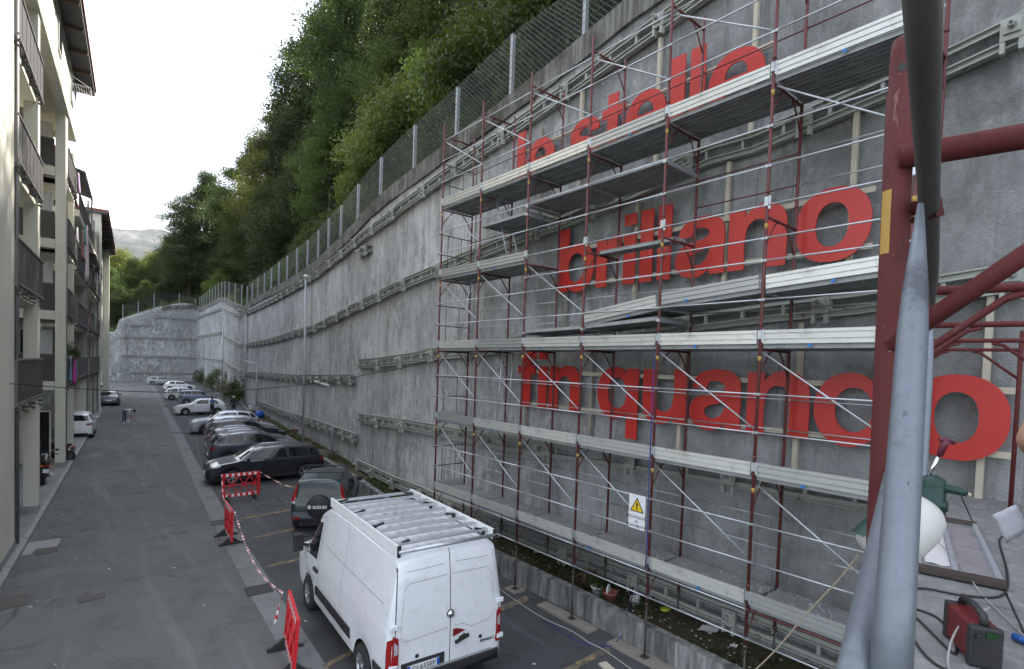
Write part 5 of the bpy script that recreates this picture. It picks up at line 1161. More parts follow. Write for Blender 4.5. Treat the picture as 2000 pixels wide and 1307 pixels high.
for y in (.885, -.885):
    sg = 1 if y > 0 else -1; o = c.patch('B', [(y + .055 * sg, .70), (y - .035 * sg, .70), (y - .03 * sg, 1.20), (y + .045 * sg, 1.24)], 'tail', 'tail_light', thick=.02, n=3, m=8)
    c.patch('B', [(y + .035 * sg, .96), (y - .02 * sg, .98), (y - .02 * sg, 1.10), (y + .03 * sg, 1.16)], 'lamp', 'lamp_lens', off=.03, n=3, m=4, parent=o)
    c.patch('L' if sg > 0 else 'R', [(X(.0), .72), (X(.09), .74), (X(.07), 1.16), (X(.012), 1.20)], 'tail', 'tail_light', thick=.004, n=3, m=6)
    for z in (1.36, .78): hh = h0(sg * .92, z); mb = MB(); mb.box(hh + V((-.02, 0, 0)), (.05, .13, .075)); b_ = mb.build('hinge', vmat, c.root).modifiers.new('bev', 'BEVEL'); b_.width = .01
    hh = h0(sg * .55, .86); mb = MB(); mb.lathe([(.03, 0), (.03, .012)], hh + V((-.012, 0, 0)), 12, rot=Matrix.Rotation(math.pi / 2, 3, 'Y')); mb.build('door_plug', MT['trim'], c.root)
c.patch('B', [(1.0, .36), (-1.0, .36), (-1.0, .59), (1.0, .59)], 'trim', 'rear_bumper', thick=.05, n=16, m=3)
hh = h0(0, 1.36); mb = MB(); mb.ball(hh + V((-.02, -.0, 0)), .06, n=14, k=8, sc=(.7, 1, 1)); mb.build('round_lock', MT['chrome'], c.root); mb = MB(); mb.lathe([(.066, 0), (.066, .01)], hh + V((-.012, 0, 0)), 16, rot=Matrix.Rotation(math.pi / 2, 3, 'Y')); mb.build('lock_ring', MT['trim'], c.root)
hh = h0(-.16, 1.05); mb = MB(); mb.prism([hh + V((-.012, .11, -.06)), hh + V((-.012, .11, .055)), hh + V((-.012, .04, .055)), hh + V((-.012, -.11, -.01))], (.012, 0, 0)); mb.build('badge', plain('badge red', (.20, .012, .015), .3), c.root)
hh = h0(-.2, .93); mb = MB(); mb.bar(hh + V((-.03, .12, -.035)), hh + V((-.03, -.12, .03)), .035, .045); mb.bar(hh + V((-.02, .04, .0)), hh + V((-.02, -.06, .04)), .05, .05); mb.build('door_handle', MT['trim'], c.root)
o = c.patch('B', [(.80, .64), (.10, .64), (.10, .80), (.80, .80)], 'trim', 'plate_holder', thick=.018, n=4, m=2); pl = c.patch('B', [(.71, .645), (.19, .645), (.19, .755), (.71, .755)], 'plate', 'number_plate', off=.03, n=2, m=1, thick=.004)
RB = Matrix(((0, 0, -1), (-1, 0, 0), (0, 1, 0))).to_euler()
for y0, y1 in ((.71, .665), (.235, .19)): c.patch('B', [(y0, .646), (y1, .646), (y1, .754), (y0, .754)], 'plateblue', 'plate_band', off=.032, n=1, m=1, thick=.003)
link('plate_lettering', text_mesh('GJ·655EF', .105, MT['black'], .001), c.root, h0(.45, .665) + V((-.042, 0, 0)), RB); link('maker_lettering', text_mesh('RENAULT', .062, MT['iron'], .003, bold=.001), c.root, h0(-.68, .76) + V((-.008, 0, 0)), RB)
# roof rack
tilt = .165
for sg in (1, -1):
    mb = MB(); y = sg * .83; mb.bar((X(.12), y, 2.43), (X(3.32), y, 2.43), .035, .16); mb.build('rack_side', MT['white'], c.root); mb = MB(); mb.box((X(.10), y, 2.43), (.03, .045, .17)); mb.build('end_cap', MT['trim'], c.root)
mb = MB(); mb.bar((0, -.83, 0), (0, .83, 0), .085, .035); me = mb.mesh('rack_bar', MT['galv'])
for i in range(9): link('rack_bar', me, c.root, (X(.30 + i * .36), 0, 2.475))
mb = MB(); mb.tube((X(.10), -.84, 2.42), (X(.10), .84, 2.42), .03, 10); mb.build('rack_roller', MT['galv'], c.root)
for u in (.3, 1.3, 2.2, 3.1):
    for sg in (1, -1): mb = MB(); mb.box((X(u), sg * .74, 2.43), (.05, .05, .12)); mb.bar((X(u), sg * .74, 2.47), (X(u), sg * .58, 2.51), .05, .03); mb.build('rack_foot', MT['trim'], c.root)
for i in range(7): c.patch('T', [(X(.3), -.62 + i * .2), (X(3.2), -.62 + i * .2), (X(3.2), -.57 + i * .2), (X(.3), -.57 + i * .2)], vmat, 'roof_rib', off=.012, n=12, m=2)

# --- small green off-roader, rear towards us
JL, JW, JH = 3.65, 1.66, 1.66; hd = V((.50, .866, 0)); rt_ = V((hd.y, -hd.x, 0)); P0 = gz(563, 1044); loc = P0 + hd * (JL / 2) + rt_ * (JW / 2)
jm = paint('dark green', (.012, .034, .036), .3); 
c = Car('off_road_car', 'small dark green off-roader with covered spare wheel, rear towards the van', 'jeep', JL, JW, JH, jm, loc, hd, cat='car', roof=.80, belt=.60, sill=.36, wr=.35, ax=(-JL / 2 + .72, JL / 2 - .70), rimk='alloy', plan=.05)
X = lambda u: -JL / 2 + u; yw = JW / 2
c.both([(X(2.0), 1.10), (X(2.55), 1.08), (X(2.25), 1.52), (X(2.0), 1.54)], 'carglass', 'window'); c.both([(X(.95), 1.12), (X(1.9), 1.10), (X(1.9), 1.54), (X(1.0), 1.54)], 'carglass', 'window'); c.both([(X(.2), 1.12), (X(.85), 1.12), (X(.88), 1.53), (X(.3), 1.50)], 'carglass', 'window')
c.patch('F', [(.70, 1.10), (-.70, 1.10), (-.58, 1.52), (.58, 1.52)], 'carglass', 'windscreen'); c.patch('B', [(.60, 1.06), (-.60, 1.06), (-.53, 1.50), (.53, 1.50)], 'carglass', 'rear_window')
for sg in (1, -1):
    c.patch('B', [(sg * yw * .93, .98), (sg * yw * .80, .98), (sg * yw * .72, 1.44), (sg * yw * .80, 1.46)], 'tail', 'tail_light', thick=.02, n=3, m=8); c.patch('B', [(sg * yw * .94, .92), (sg * yw * .80, .92), (sg * yw * .80, .98), (sg * yw * .93, .98)], 'lamp', 'lamp_lens', thick=.02, n=3, m=2)
    c.patch('L' if sg > 0 else 'R', [(X(.0), .92), (X(.09), .95), (X(.14), 1.42), (X(.05), 1.44)], 'tail', 'tail_light', thick=.004, n=3, m=6)
    mb = MB(); mb.ball((X(2.5), sg * (yw + .10), 1.16), .11, sc=(.6, 1, .8)); mb.build('mirror', MT['trim'], c.root)
    c.patch('B', [(sg * yw * .92, .47), (sg * yw * .60, .47), (sg * yw * .60, .53), (sg * yw * .92, .53)], 'tail', 'reflector', off=.075, n=3, m=1)
o = c.patch('B', [(yw * .98, .40), (-yw * .98, .40), (-yw * .98, .66), (yw * .98, .66)], plain('grey bumper', (.10, .105, .12), .6), 'rear_bumper', thick=.06, n=16, m=4)
c.patch('B', [(.10, .42), (-.42, .42), (-.42, .53), (.10, .53)], 'plate', 'number_plate', off=.08, n=2, m=1, thick=.004); c.patch('B', [(.10, .421), (.055, .421), (.055, .529), (.10, .529)], 'plateblue', 'plate_band', off=.083, n=1, m=1, thick=.003)
link('plate_lettering', text_mesh('BZ 601', .10, MT['black'], .001), c.root, c.cast('B', -.17, .45)[0] + V((-.092, 0, 0)), RB)
hh = c.cast('B', -.02, .92)[0]; cen = V((hh.x - .10, -.02, .84)); mb = MB(); mb.lathe([(.31, -.08), (.335, -.05), (.335, .07), (.30, .10), (1e-4, .105)], cen, 28, rot=Matrix.Rotation(-math.pi / 2, 3, 'Y')); sp = mb.build('spare_wheel_cover', MT['trim'], c.root)
link('maker_lettering', text_mesh('SUZUKI', .115, MT['signwhite'], .002, bold=.0035), c.root, cen + V((-.112, -.055, -.03)), RB)
mb = MB(); q = cen + V((-.110, .24, .015)); 
for a_, b_ in (((.05, .0), (-.0, .05)), ((0, .05), (-.05, .02)), ((.05, .01), (-.05, -.01)), ((-.05, 0), (0, -.05)), ((0, -.05), (.05, -.02))): mb.bar(q + V((0, -a_[0], a_[1])), q + V((0, -b_[0], b_[1])), .008, .022, up=V((0, .5, 1)))
mb.build('emblem', MT['signwhite'], c.root)
for u in (.55, 1.75): mb = MB(); mb.bar((X(u), -.66, JH + .07), (X(u), .66, JH + .07), .05, .03); [mb.box((X(u), sg * .60, JH + .0), (.06, .05, .14)) for sg in (1, -1)]; mb.build('roof_bar', MT['trim'], c.root)
for sd in 'LR': c.seam(sd, X(1.95), 1.08, X(1.95), .45, .01); c.seam(sd, X(.95), 1.08, X(1.0), .8, .01)
c.both([(X(1.15), .37), (X(2.5), .37), (X(2.5), .56), (X(1.15), .56)], plain('grey cladding', (.09, .095, .11), .6), 'side_cladding', thick=.01)
# ------------------------------------------------------------------ drain strip, grates, bay lines, patches on the ground
drain = structure(link('drain_channel', None, None, (0, 0, 0)))
y = 4.2; i = 0
while y < 128:
    L = 3.1 if i % 3 else 2.7; y2 = min(y + L, 128); mb = MB(); a, b = plx(DRL, y), plx(DRL, y2 - .02)
    mb.hexa([V((a, y, -.02)), V((a + .52, y, -.02)), V((b + .52, y2 - .02, -.02)), V((b, y2 - .02, -.02)), V((a, y, .006)), V((a + .52, y, .006)), V((b + .52, y2 - .02, .006)), V((b, y2 - .02, .006))])
    if y < 60 or i % 2: mb.build('drain_slab', MT['slab'], drain)
    y = y2; i += 1
for px, py in ((505, 1153), (432, 1021), (347, 846)):
    p = gz(px, py); gr = thing('drain_grate', 'iron drain grate in the gutter strip %s' % ('nearest the van' if px == 505 else 'beside the middle barrier' if px == 432 else 'near the silver crossover'), 'grate', (p.x, p.y, .008), -A)
    mb = MB(); 
    for q in (-.25, .25): mb.box((q, 0, .006), (.03, .5, .012))
    for q in (-.24, .24): mb.box((0, q, .006), (.5, .03, .012))
    mb.build('frame', MT['iron'], gr); mb = MB(); mb.box((0, 0, .003), (.47, .45, .004)); mb.build('pit_shade', MT['black'], gr)  # flat black plate paints the shade below the bars
    mb = MB(); mb.box((0, 0, .008), (.026, .46, .010)); me = mb.mesh('bar', MT['iron'])
    for k in range(8): link('bar', me, gr, (-.21 + k * .06, 0, 0))
def ground_quad(name, px, mat, z, parent=None):
    mb = MB(); mb.prism([gz(*q, z) for q in px], (0, 0, .003)); return mb.build(name, MT[mat], parent)
for k, (a, b, wd) in enumerate([((1100, 1307), (1190, 1260), 12), ((975, 1185), (1030, 1163), 10), ((640, 1000), (712, 970), 4), ((470, 1012), (580, 992), 3), ((490, 1050), (580, 1030), 3), ((520, 1105), (590, 1088), 4), ((630, 1300), (700, 1262), 8), ((445, 967), (505, 960), 3), ((545, 945), (575, 950), 4), ((380, 852), (400, 935), 3)]):
    ground_quad('parking_line', [a, b, (b[0] + 2, b[1] + wd), (a[0] + 2, a[1] + wd)], 'yellow_line', .004, PARK)
o = structure(ground_quad('concrete_patch', [(34, 1086), (48, 1061), (120, 1051), (111, 1068), (71, 1072), (60, 1083)], 'kerb', .005))
for px, lab, mt_ in (([(66, 1078), (115, 1066), (112, 1076), (70, 1086)], 'rusty inspection cover beside the pale concrete patch', 'rustiron'), ([(150, 1170), (205, 1157), (207, 1166), (152, 1180)], 'rectangular rusty cover in the middle of the road', 'rustiron'), ([(0, 1168), (58, 1160), (56, 1180), (0, 1192)], 'rusty cover at the left edge of the road', 'rustiron')):
    mb = MB(); c0 = gz(*px[0]); mb.prism([gz(*q, .006) - c0 for q in px], (0, 0, .006)); tag(mb.build('manhole_cover', MT[mt_], None, c0), lab, 'manhole cover')
mb = MB(); rr = random.Random(5)
for k in range(260):
    yy = rr.uniform(3, 60); xx = rr.uniform(plx(DRL, yy) - 4, 12); q = rr.uniform(.01, .035)
    if xx > plx(PW, yy) - .05 and yy > 1: zz = max(.06, pwh(yy) - .12)
    else: zz = .004
    mb.box((xx, yy, zz + q * .2), (q * 1.7, q, q * .35), rz=rr.random() * 3)
for k in range(150):
    yy = rr.uniform(3.5, 12); xx = rr.uniform(plx(PW, yy) + .25, 9.3); q = rr.uniform(.008, .028); mb.box((xx, yy, .40 + q * .3), (q * 1.5, q, q * .5), rz=rr.random() * 3)
o = mb.build('litter', MT['rubble']); o['label'] = 'scattered scraps of paper and stone on the ground'; o['category'] = 'litter'; stuff(o)
# ------------------------------------------------------------------ plastic barriers and tape
MT['plastic'] = plain('red barrier plastic', (.50, .012, .020), .45, 0, .12, 3); MT['refl'] = plain('white reflective', (.68, .68, .68), .35, 0, .08)
def barrier(p, rz, label, rx=0.):
    b = thing('barrier', label, 'barrier', p, rz, 'red plastic road barriers'); b.rotation_euler = (rx, 0, rz); W_, H_ = 1.28, .98
    mb = MB()
    for x in (-W_ / 2 + .04, W_ / 2 - .04): mb.box((x, 0, .55), (.08, .05, .86))
    mb.box((0, 0, .93), (W_ + .003, .052, .12)); mb.box((0, 0, .19), (W_ + .003, .052, .12)); mb.box((0, 0, .56), (W_ - .1, .03, .05))
    for x0, x1 in ((-.55, -.1), (-.1, .3), (.3, .58)): mb.bar((x0, 0, .25), (x1, 0, .87), .026, .05, up=V((0, 1, 0))); mb.bar((x0, 0, .87), (x1, 0, .25), .028, .05, up=V((0, 1, 0)))
    mb.build('panel', MT['plastic'], b)
    mb = MB(); mb.box((0, 0, 0), (.085, .056, .10)); me = mb.mesh('reflector', MT['refl'])
    for z in (.93, .19):
        for k in range(6): link('reflector', me, b, (-.47 + k * .188, 0, z))
    for x in (-.45, .45): mb = MB(); mb.box((x, 0, .03), (.07, .62, .05)); mb.prism([V((x - .02, -.25, .05)), V((x - .02, .25, .05)), V((x - .02, .03, .22)), V((x - .02, -.03, .22))], (.04, 0, 0)); mb.build('foot', MT['trim'], b)
    return b
barrier((4.88, 21.05, 0), .02, 'red and white lattice barrier standing across in front of the near-black estate'); barrier((3.50, 16.45, 0), R(86), 'red barrier seen edge-on, between the other two barriers'); barrier((2.90, 9.15, 0), R(79), 'nearest red barrier, crumpled, beside the van', R(4))
def tape(pts, label, sag=.0):
    root = thing('barrier_tape', label, 'tape'); pts = [V(p) for p in pts]; Q = []
    for a, b in zip(pts[:-1], pts[1:]):
        n = max(2, int((b - a).length / .085)); 
        for i in range(n): k = i / n; Q.append(a.lerp(b, k) + V((0, 0, -sag * math.sin(math.pi * k))))
    Q.append(pts[-1]); R_, W_ = MB(), MB()
    for i in range(len(Q) - 1):
        t_ = i * .35; d = (Q[i + 1] - Q[i]).normalized(); s_ = d.cross(V((0, 0, 1))); s_ = s_.normalized() if s_.length > .01 else V((1, 0, 0)); u = s_.cross(d)
        f = lambda a_: (s_ * math.cos(a_) + u * math.sin(a_)) * .022
        (R_ if i % 2 else W_).quad(Q[i] - f(t_), Q[i] + f(t_), Q[i + 1] + f(t_ + .35), Q[i + 1] - f(t_ + .35))
    stuff(R_.build('red_stripes', MT['plastic'], root, fix=False)); stuff(W_.build('white_stripes', MT['refl'], root, fix=False))
tape([(4.22, 21.0, .98), (3.52, 17.1, .98)], 'striped tape between the far barrier and the edge-on barrier', .25); tape([(3.52, 15.85, .95), (2.98, 9.8, .95)], 'long sagging striped tape between the edge-on barrier and the nearest barrier', .42); tape([(5.52, 21.0, .95), (6.05, 17.5, .9)], 'striped tape from the far barrier to the green off-roader', .12); tape([(2.98, 9.8, .95), (2.9, 9.95, .35)], 'loose end of striped tape hanging at the nearest barrier')
# ------------------------------------------------------------------ lamp posts and the overhead cable
def post(base, ztop, r, label, arm=None, cap=None, mat='post'):
    b = thing('lamp_post', label, 'lamp post', base, 0, 'lamp posts along the wall'); h = ztop - base.z
    mb = MB(); mb.tube((0, 0, -.1), (0, 0, h), r, 8, r * .7); mb.build('pole', MT[mat], b)
    if arm:
        e_ = V(arm); mb = MB(); mb.tube((0, 0, h - .05), e_ * .35 + V((0, 0, h + .1)), .03, 6); mb.build('arm', MT[mat], b)
        mb = MB(); a_ = e_ * .2 + V((0, 0, h + .10)); b2_ = e_ + V((0, 0, h + .32)); mb.bar(a_, b2_, .22, .11); o_ = mb.build('lamp_head', MT['white_far'], b); m_ = o_.modifiers.new('bev', 'BEVEL'); m_.width = .04
    if cap: mb = MB(); mb.ball((0, 0, h), cap, n=12, k=6, sc=(1.1, 1.1, .8)); mb.build('lamp_head', MT['white_far'], b)
def zat(base, x, y):
    d = ray(x, y); k = math.hypot(base.x, base.y) / math.hypot(d.x, d.y); return CAMP.z + d.z * k
B = gz(591, 880, .3); post(B, zat(B, 598, 540), .075, 'tall bare pole with rounded cap standing close to the wall', None, .13)
B = gz(648, 895, .4); post(B, zat(B, 650, 758), .055, 'slim street lamp with angled head above the near-black estate', (-.85, .25, 0))
B = gz(500, 803, .3); post(B, zat(B, 502, 712), .06, 'slim street lamp above the seated people', (-1.0, .3, 0))
B = V((14.6, 62, .2)); post(B, zat(B, 474, 612), .09, 'tall lamp pole at the fold of the wall', (-.9, -.6, 0)); B = V((18.2, 91, .2)); post(B, zat(B, 438, 602), .10, 'tall lamp pole on the outward wall face', (1.3, -.3, 0)); B = gz(430, 770, .2); post(B, zat(B, 430, 738), .05, 'short slim lamp post among the shrubs', None, .12)
a, b = st(17.6, -2.47, 0), V((XO, yn(0), 0)); a.z = 4.36; b.z = 5.28
pts = [a.lerp(b, k / 24) + V((0, 0, -.50 * math.sin(math.pi * k / 24))) for k in range(25)]
mb = MB(); mb.sweep([p - a for p in pts], .011, 5); tag(mb.build('overhead_cable', MT['trim'], None, a), 'black cable sagging across the yard from the near building to the scaffold', 'cable')
# ------------------------------------------------------------------ plants and pots in the soil strip
def bush(px, py, z, h, kind, lab, wide=1.):
    p = gz(px, py, z); return tree(kind, (p.x, p.y, z - .05), h, wide, lab, 'shrub', 'shrubs at the foot of the wall', 'shrub')
bush(398, 748, .2, 3.4, 'bushd', 'dark shrub at the yard corner behind the white cars', .9); bush(420, 760, .2, 3.4, 'bush', 'leafy shrub left of the slim lamp post at the wall fold', .8); bush(441, 770, .2, 2.2, 'bushy', 'dry brownish shrub in the middle of the group by the wall fold', 1.); bush(460, 780, .2, 3.0, 'bushd', 'dense shrub right behind the person by the white hatchback', .8); bush(480, 786, .25, 2.8, 'bush', 'loose shrub nearest the seated people', .6); bush(448, 765, .2, 3.2, 'bush', 'light shrub against the wall fold', .5)
P = gz(230, 743); tree('spruce', (P.x, P.y, 0), 8.0, .9, 'small dark conifer standing against the far end wall', 'conifer', None, 'tree')
for px, py, lab in ((715, 905, 'spiky tuft of grass at the wall corner'), (665, 878, 'small weed beside the dark pot')):
    p = gz(px, py, .45); mb = MB(); rr = random.Random(px)
    for k in range(40):
        a_ = rr.uniform(0, 6.28); l = rr.uniform(.35, .8); q = V((math.cos(a_), math.sin(a_), 0)); mb.add([q.cross(V((0, 0, 1))) * .012, -q.cross(V((0, 0, 1))) * .012, q * l * .35 + V((0, 0, l))], [(0, 1, 2)])
    tag(mb.build('grass_tuft', MT['leaf_mid'], None, p, fix=False), lab, 'grass tuft')
mb = MB(); rng2 = np.random.default_rng(11); G = []
while len(G) < 9000:
    yy = rng2.uniform(3, 62); fx = plx(PW, yy) + .22
    wx = plx([WP[k] for k in range(1, 11)], max(15.01, yy)) if yy > 15 else 9.4; xx = rng2.uniform(fx, wx)
    if noise.noise(V((xx * .9, yy * .5, 0))) > -.02: G.append((xx, yy, max(.06, pwh(yy) - .13) + abs(rng2.normal()) * .06))
o = link('weeds', leaves(np.array(G), .10, rng2, MT['leaf_mid'], 'weeds', .3, up=1.2)); o['label'] = 'sparse weeds in the soil strip'; o['category'] = 'weeds'; stuff(o)
MT['terra'] = plain('terracotta', (.22, .07, .045), .8); MT['brownpot'] = plain('brown pot', (.07, .045, .035), .8)
def pot(px, py, r, h, mat, lab, name='flower_pot', fill=None, tiltx=0., z=.36):
    p = gz(px, py, z); b = thing(name, lab, 'pot', p); b.rotation_euler = (tiltx, 0, .4)
    mb = MB(); mb.lathe([(r * .72, 0), (r * .95, h * .85), (r * 1.05, h * .86), (r * 1.05, h), (r * .93, h), (r * .85, h * .8), (1e-4, h * .78)], n=18); mb.build('body', MT[mat], b)
    if fill == 'plant': (t0, c0), H0 = PROTO['bush']; o = link('foliage', c0, b, (0, 0, h * .6)); o.scale = (.16, .16, .14)
    if fill == 'dry':
        mb = MB(); rr = random.Random(3)
        for k in range(46): a_ = rr.uniform(0, 6.28); l = rr.uniform(.2, .36); q = V((math.cos(a_), math.sin(a_), 0)); sd = q.cross(V((0, 0, 1))) * .014; mb.add([sd, -sd, q * l * .6 + V((0, 0, l * .8)) - sd, q * l * .6 + V((0, 0, l * .8)) + sd, q * l + V((0, 0, l * .3))], [(0, 1, 2, 3), (3, 2, 4)])
        o = mb.build('foliage', MT['dry'], b, (0, 0, h * .7), fix=False)
    if fill == 'panel': mb = MB(); mb.prism([V((r * .8 * math.cos(a_), .02, h * .75 + r * 1.3 * math.sin(a_))) for a_ in [math.pi * k / 10 for k in range(11)]], (0, .02, 0)); mb.build('panel_scrap', MT['refl'], b)
pot(1146, 1150, .14, .2, 'brownpot', 'brown pot with withered spiky plant on the planter edge', fill='dry'); pot(1165, 1166, .125, .24, 'refl', 'dirty white bucket with a small plant on the planter edge', 'bucket', 'plant'); pot(1190, 1178, .16, .25, 'terra', 'terracotta pot holding a white plastic scrap', fill='panel'); pot(1232, 1170, .10, .17, 'refl', 'small overturned white cup-like pot on the soil', tiltx=1.4, z=.44); pot(664, 884, .30, .45, 'iron', 'large dark pot lying by the wall corner', tiltx=1.2, z=.45); pot(577, 842, .3, .12, 'terra', 'shallow reddish bowl on the soil strip', z=.4)
mb = MB(); mb.ball((0, 0, .03), .12, sc=(1.2, .8, .25)); tag(mb.build('plastic_bag', plain('yellow bag', (.42, .45, .03), .5), None, gz(1300, 1192, .4)), 'crumpled yellow-green plastic scrap on the soil', 'bag')
for px, py, w_, lab in ((1385, 1228, .4, 'white sheet of paper lying under the lowest deck'), (1048, 1078, .2, 'white carton beside the low waler beam'), (1432, 1262, .14, 'small paper scrap on the soil')):
    p = gz(px, py, .45); mb = MB(); mb.grid([[V((-w_ / 2 + w_ * i / 4, -w_ / 3 + w_ * .66 * j / 4, .03 * math.sin(i * 2 + j))) for i in range(5)] for j in range(5)]); tag(mb.build('paper_sheet', MT['refl'], None, p), lab, 'paper')
mb = MB(); rr = random.Random(9); pb = gz(625, 890, .5)
for k in range(16): a_ = rr.uniform(-.5, .5); q = V((rr.uniform(-.5, .5), rr.uniform(-.6, .6), .05 + k * .012)); d = V((math.cos(a_), math.sin(a_), rr.uniform(-.05, .12))) * rr.uniform(.3, .6); mb.tube(q - d, q + d, rr.uniform(.015, .04), 6)
o = mb.build('woodpile', MT['timber'], None, pb); tag(o, 'small heap of sticks and scrap wood behind the near-black estate', 'woodpile')
# ropes and cables near the planter
def cord(pts, r, mat, name, lab, cat='cord', sm=6):
    pts = [V(p) for p in pts]; Q = []
    for i in range(len(pts) - 1):
        p0, p1, p2, p3 = pts[max(0, i - 1)], pts[i], pts[i + 1], pts[min(len(pts) - 1, i + 2)]
        for k in range(sm): t_ = k / sm; Q.append(.5 * ((2 * p1) + (-p0 + p2) * t_ + (2 * p0 - 5 * p1 + 4 * p2 - p3) * t_ * t_ + (-p0 + 3 * p1 - 3 * p2 + p3) * t_ ** 3))
    Q.append(pts[-1]); mb = MB(); mb.sweep([q - pts[0] for q in Q], r, 6); return tag(mb.build(name, mat, None, pts[0]), lab, cat)
BLR = plain('blue rope', (.03, .03, .20), .8); GRC = plain('grey cable', (.30, .30, .29), .6)
cord([V((XO - .05, yn(4) + .03, 5.5)), V((XO - .05, yn(4) + .03, 3.5)), V((XO - .05, yn(4) + .03, 1.7)), gz(1243, 1110, .9), gz(1225, 1215, .25), gz(1205, 1252, .05), gz(1190, 1262, .02), gz(1170, 1262, .02)], .009, BLR, 'blue_rope', 'blue rope hanging down a scaffold upright to the asphalt', 'rope')
cord([gz(972, 1148, .03), gz(1010, 1175, .02), gz(1060, 1207, .02), gz(1115, 1232, .02), gz(1150, 1255, .02), gz(1180, 1270, .03), gz(1240, 1312, .02), gz(1300, 1350, .02)], .012, GRC, 'floor_cable', 'grey cable snaking over the asphalt past the van', 'cable'); cord([gz(1060, 1210, .012), gz(1120, 1248, .012), gz(1165, 1262, .012), gz(1190, 1262, .012)], .007, BLR, 'thin_rope', 'thin blue rope lying on the asphalt beside the grey cable', 'rope')
# ------------------------------------------------------------------ motorcycles by the piers
def motorbike(p, rz, label, col):
    b = thing('motorcycle', label, 'motorcycle', p, rz, 'motorcycles parked by the piers'); b.rotation_euler = (R(9), 0, rz); bm_ = paint('bike paint', col, .2)
    rot = Matrix.Rotation(math.pi / 2, 3, 'X')
    for x in (-.68, .68):
        mb = MB(); n_ = 28; mb.sweep([V((.25 * math.cos(2 * math.pi * k / n_), 0, .25 * math.sin(2 * math.pi * k / n_))) for k in range(n_ + 1)], .058, 8, caps=False); w_ = mb.build('wheel', MT['tyre'], b, (x, 0, .31)); mb = MB(); mb.lathe([(.20, -.02), (.21, 0), (.20, .02)], n=24, rot=rot); mb.tube((0, -.06, 0), (0, .06, 0), .035, 8); [mb.bar((0, 0, 0), (.2 * math.cos(k * 1.257), 0, .2 * math.sin(k * 1.257)), .03, .03, up=V((0, 1, 0))) for k in range(5)]; mb.build('rim', MT['rimdark'], w_)
    mb = MB(); mb.sweep([(-.35, 0, .68), (-.05, 0, .78), (.18, 0, .90), (.36, 0, .86), (.42, 0, .76)], [.06, .13, .17, .15, .06], 10); mb.build('tank', bm_, b)
    mb = MB(); mb.sweep([(-.82, 0, .86), (-.55, 0, .80), (-.2, 0, .76), (.05, 0, .82)], [.05, .12, .13, .06], 8); mb.build('seat', MT['trim'], b)
    mb = MB(); mb.box((.02, 0, .42), (.42, .30, .36)); mb.tube((-.68, .09, .31), (-.1, .09, .38), .03, 6); mb.tube((-.68, -.09, .31), (-.1, -.09, .38), .03, 6); mb.build('engine', MT['iron'], b)
    mb = MB(); [mb.tube((.70, s_ * .09, .31), (.42, s_ * .09, .98), .026, 6) for s_ in (1, -1)]; mb.build('fork', MT['chrome'], b)
    mb = MB(); mb.tube((.40, -.36, 1.06), (.40, .36, 1.06), .016, 6); [mb.tube((.40, s_ * .25, 1.06), (.33, s_ * .40, 1.05), .022, 6) for s_ in (1, -1)]; [mb.ball((.42, s_ * .33, 1.22), .06, sc=(.5, 1.2, .8)) for s_ in (1, -1)]; mb.build('handlebar', MT['trim'], b)
    mb = MB(); mb.ball((.56, 0, .92), .10, sc=(.8, 1, 1)); mb.build('headlight', MT['lamp'], b); mb = MB(); mb.sweep([(.1, -.15, .3), (-.4, -.17, .3), (-.85, -.19, .45)], [.035, .05, .06], 8); mb.build('exhaust', MT['chrome'], b)
    mb = MB(); mb.box((-.90, 0, .74), (.10, .16, .07)); mb.build('tail_light', MT['tail'], b); [link('indicator', (lambda q: (q.box((-.84, s_ * .16, .72), (.06, .08, .05)), q.mesh('indicator', MT['amber']))[1])(MB()), b) for s_ in (1, -1)]; mb = MB(); mb.sweep([(-.5, 0, .66), (-.78, 0, .70), (-.95, 0, .58)], [.05, .07, .05], 6); mb.build('rear_mudguard', bm_, b)
    mb = MB(); mb.box((-.97, 0, .56), (.01, .18, .14)); mb.build('number_plate', MT['plate'], b)
q = gz(136, 905); motorbike((q.x - .75, q.y + .3, .0), R(168), 'dark motorcycle with orange indicators poking out behind the cream pier', (.02, .02, .022)); q = gz(104, 905, .12); motorbike((q.x - .4, q.y + .6, .12), R(165), 'black motorcycle with bright headlight between the piers', (.015, .017, .02)); q = gz(88, 948, .12); motorbike((q.x - .15, q.y + .85, .12), R(95), 'black scooter-like motorcycle seen from behind on the pavement', (.02, .02, .02)); q = gz(-12, 1190); motorbike((q.x - .6, q.y + .9, 0.), R(100), 'motorcycle cut off by the left edge of the picture', (.015, .015, .017))
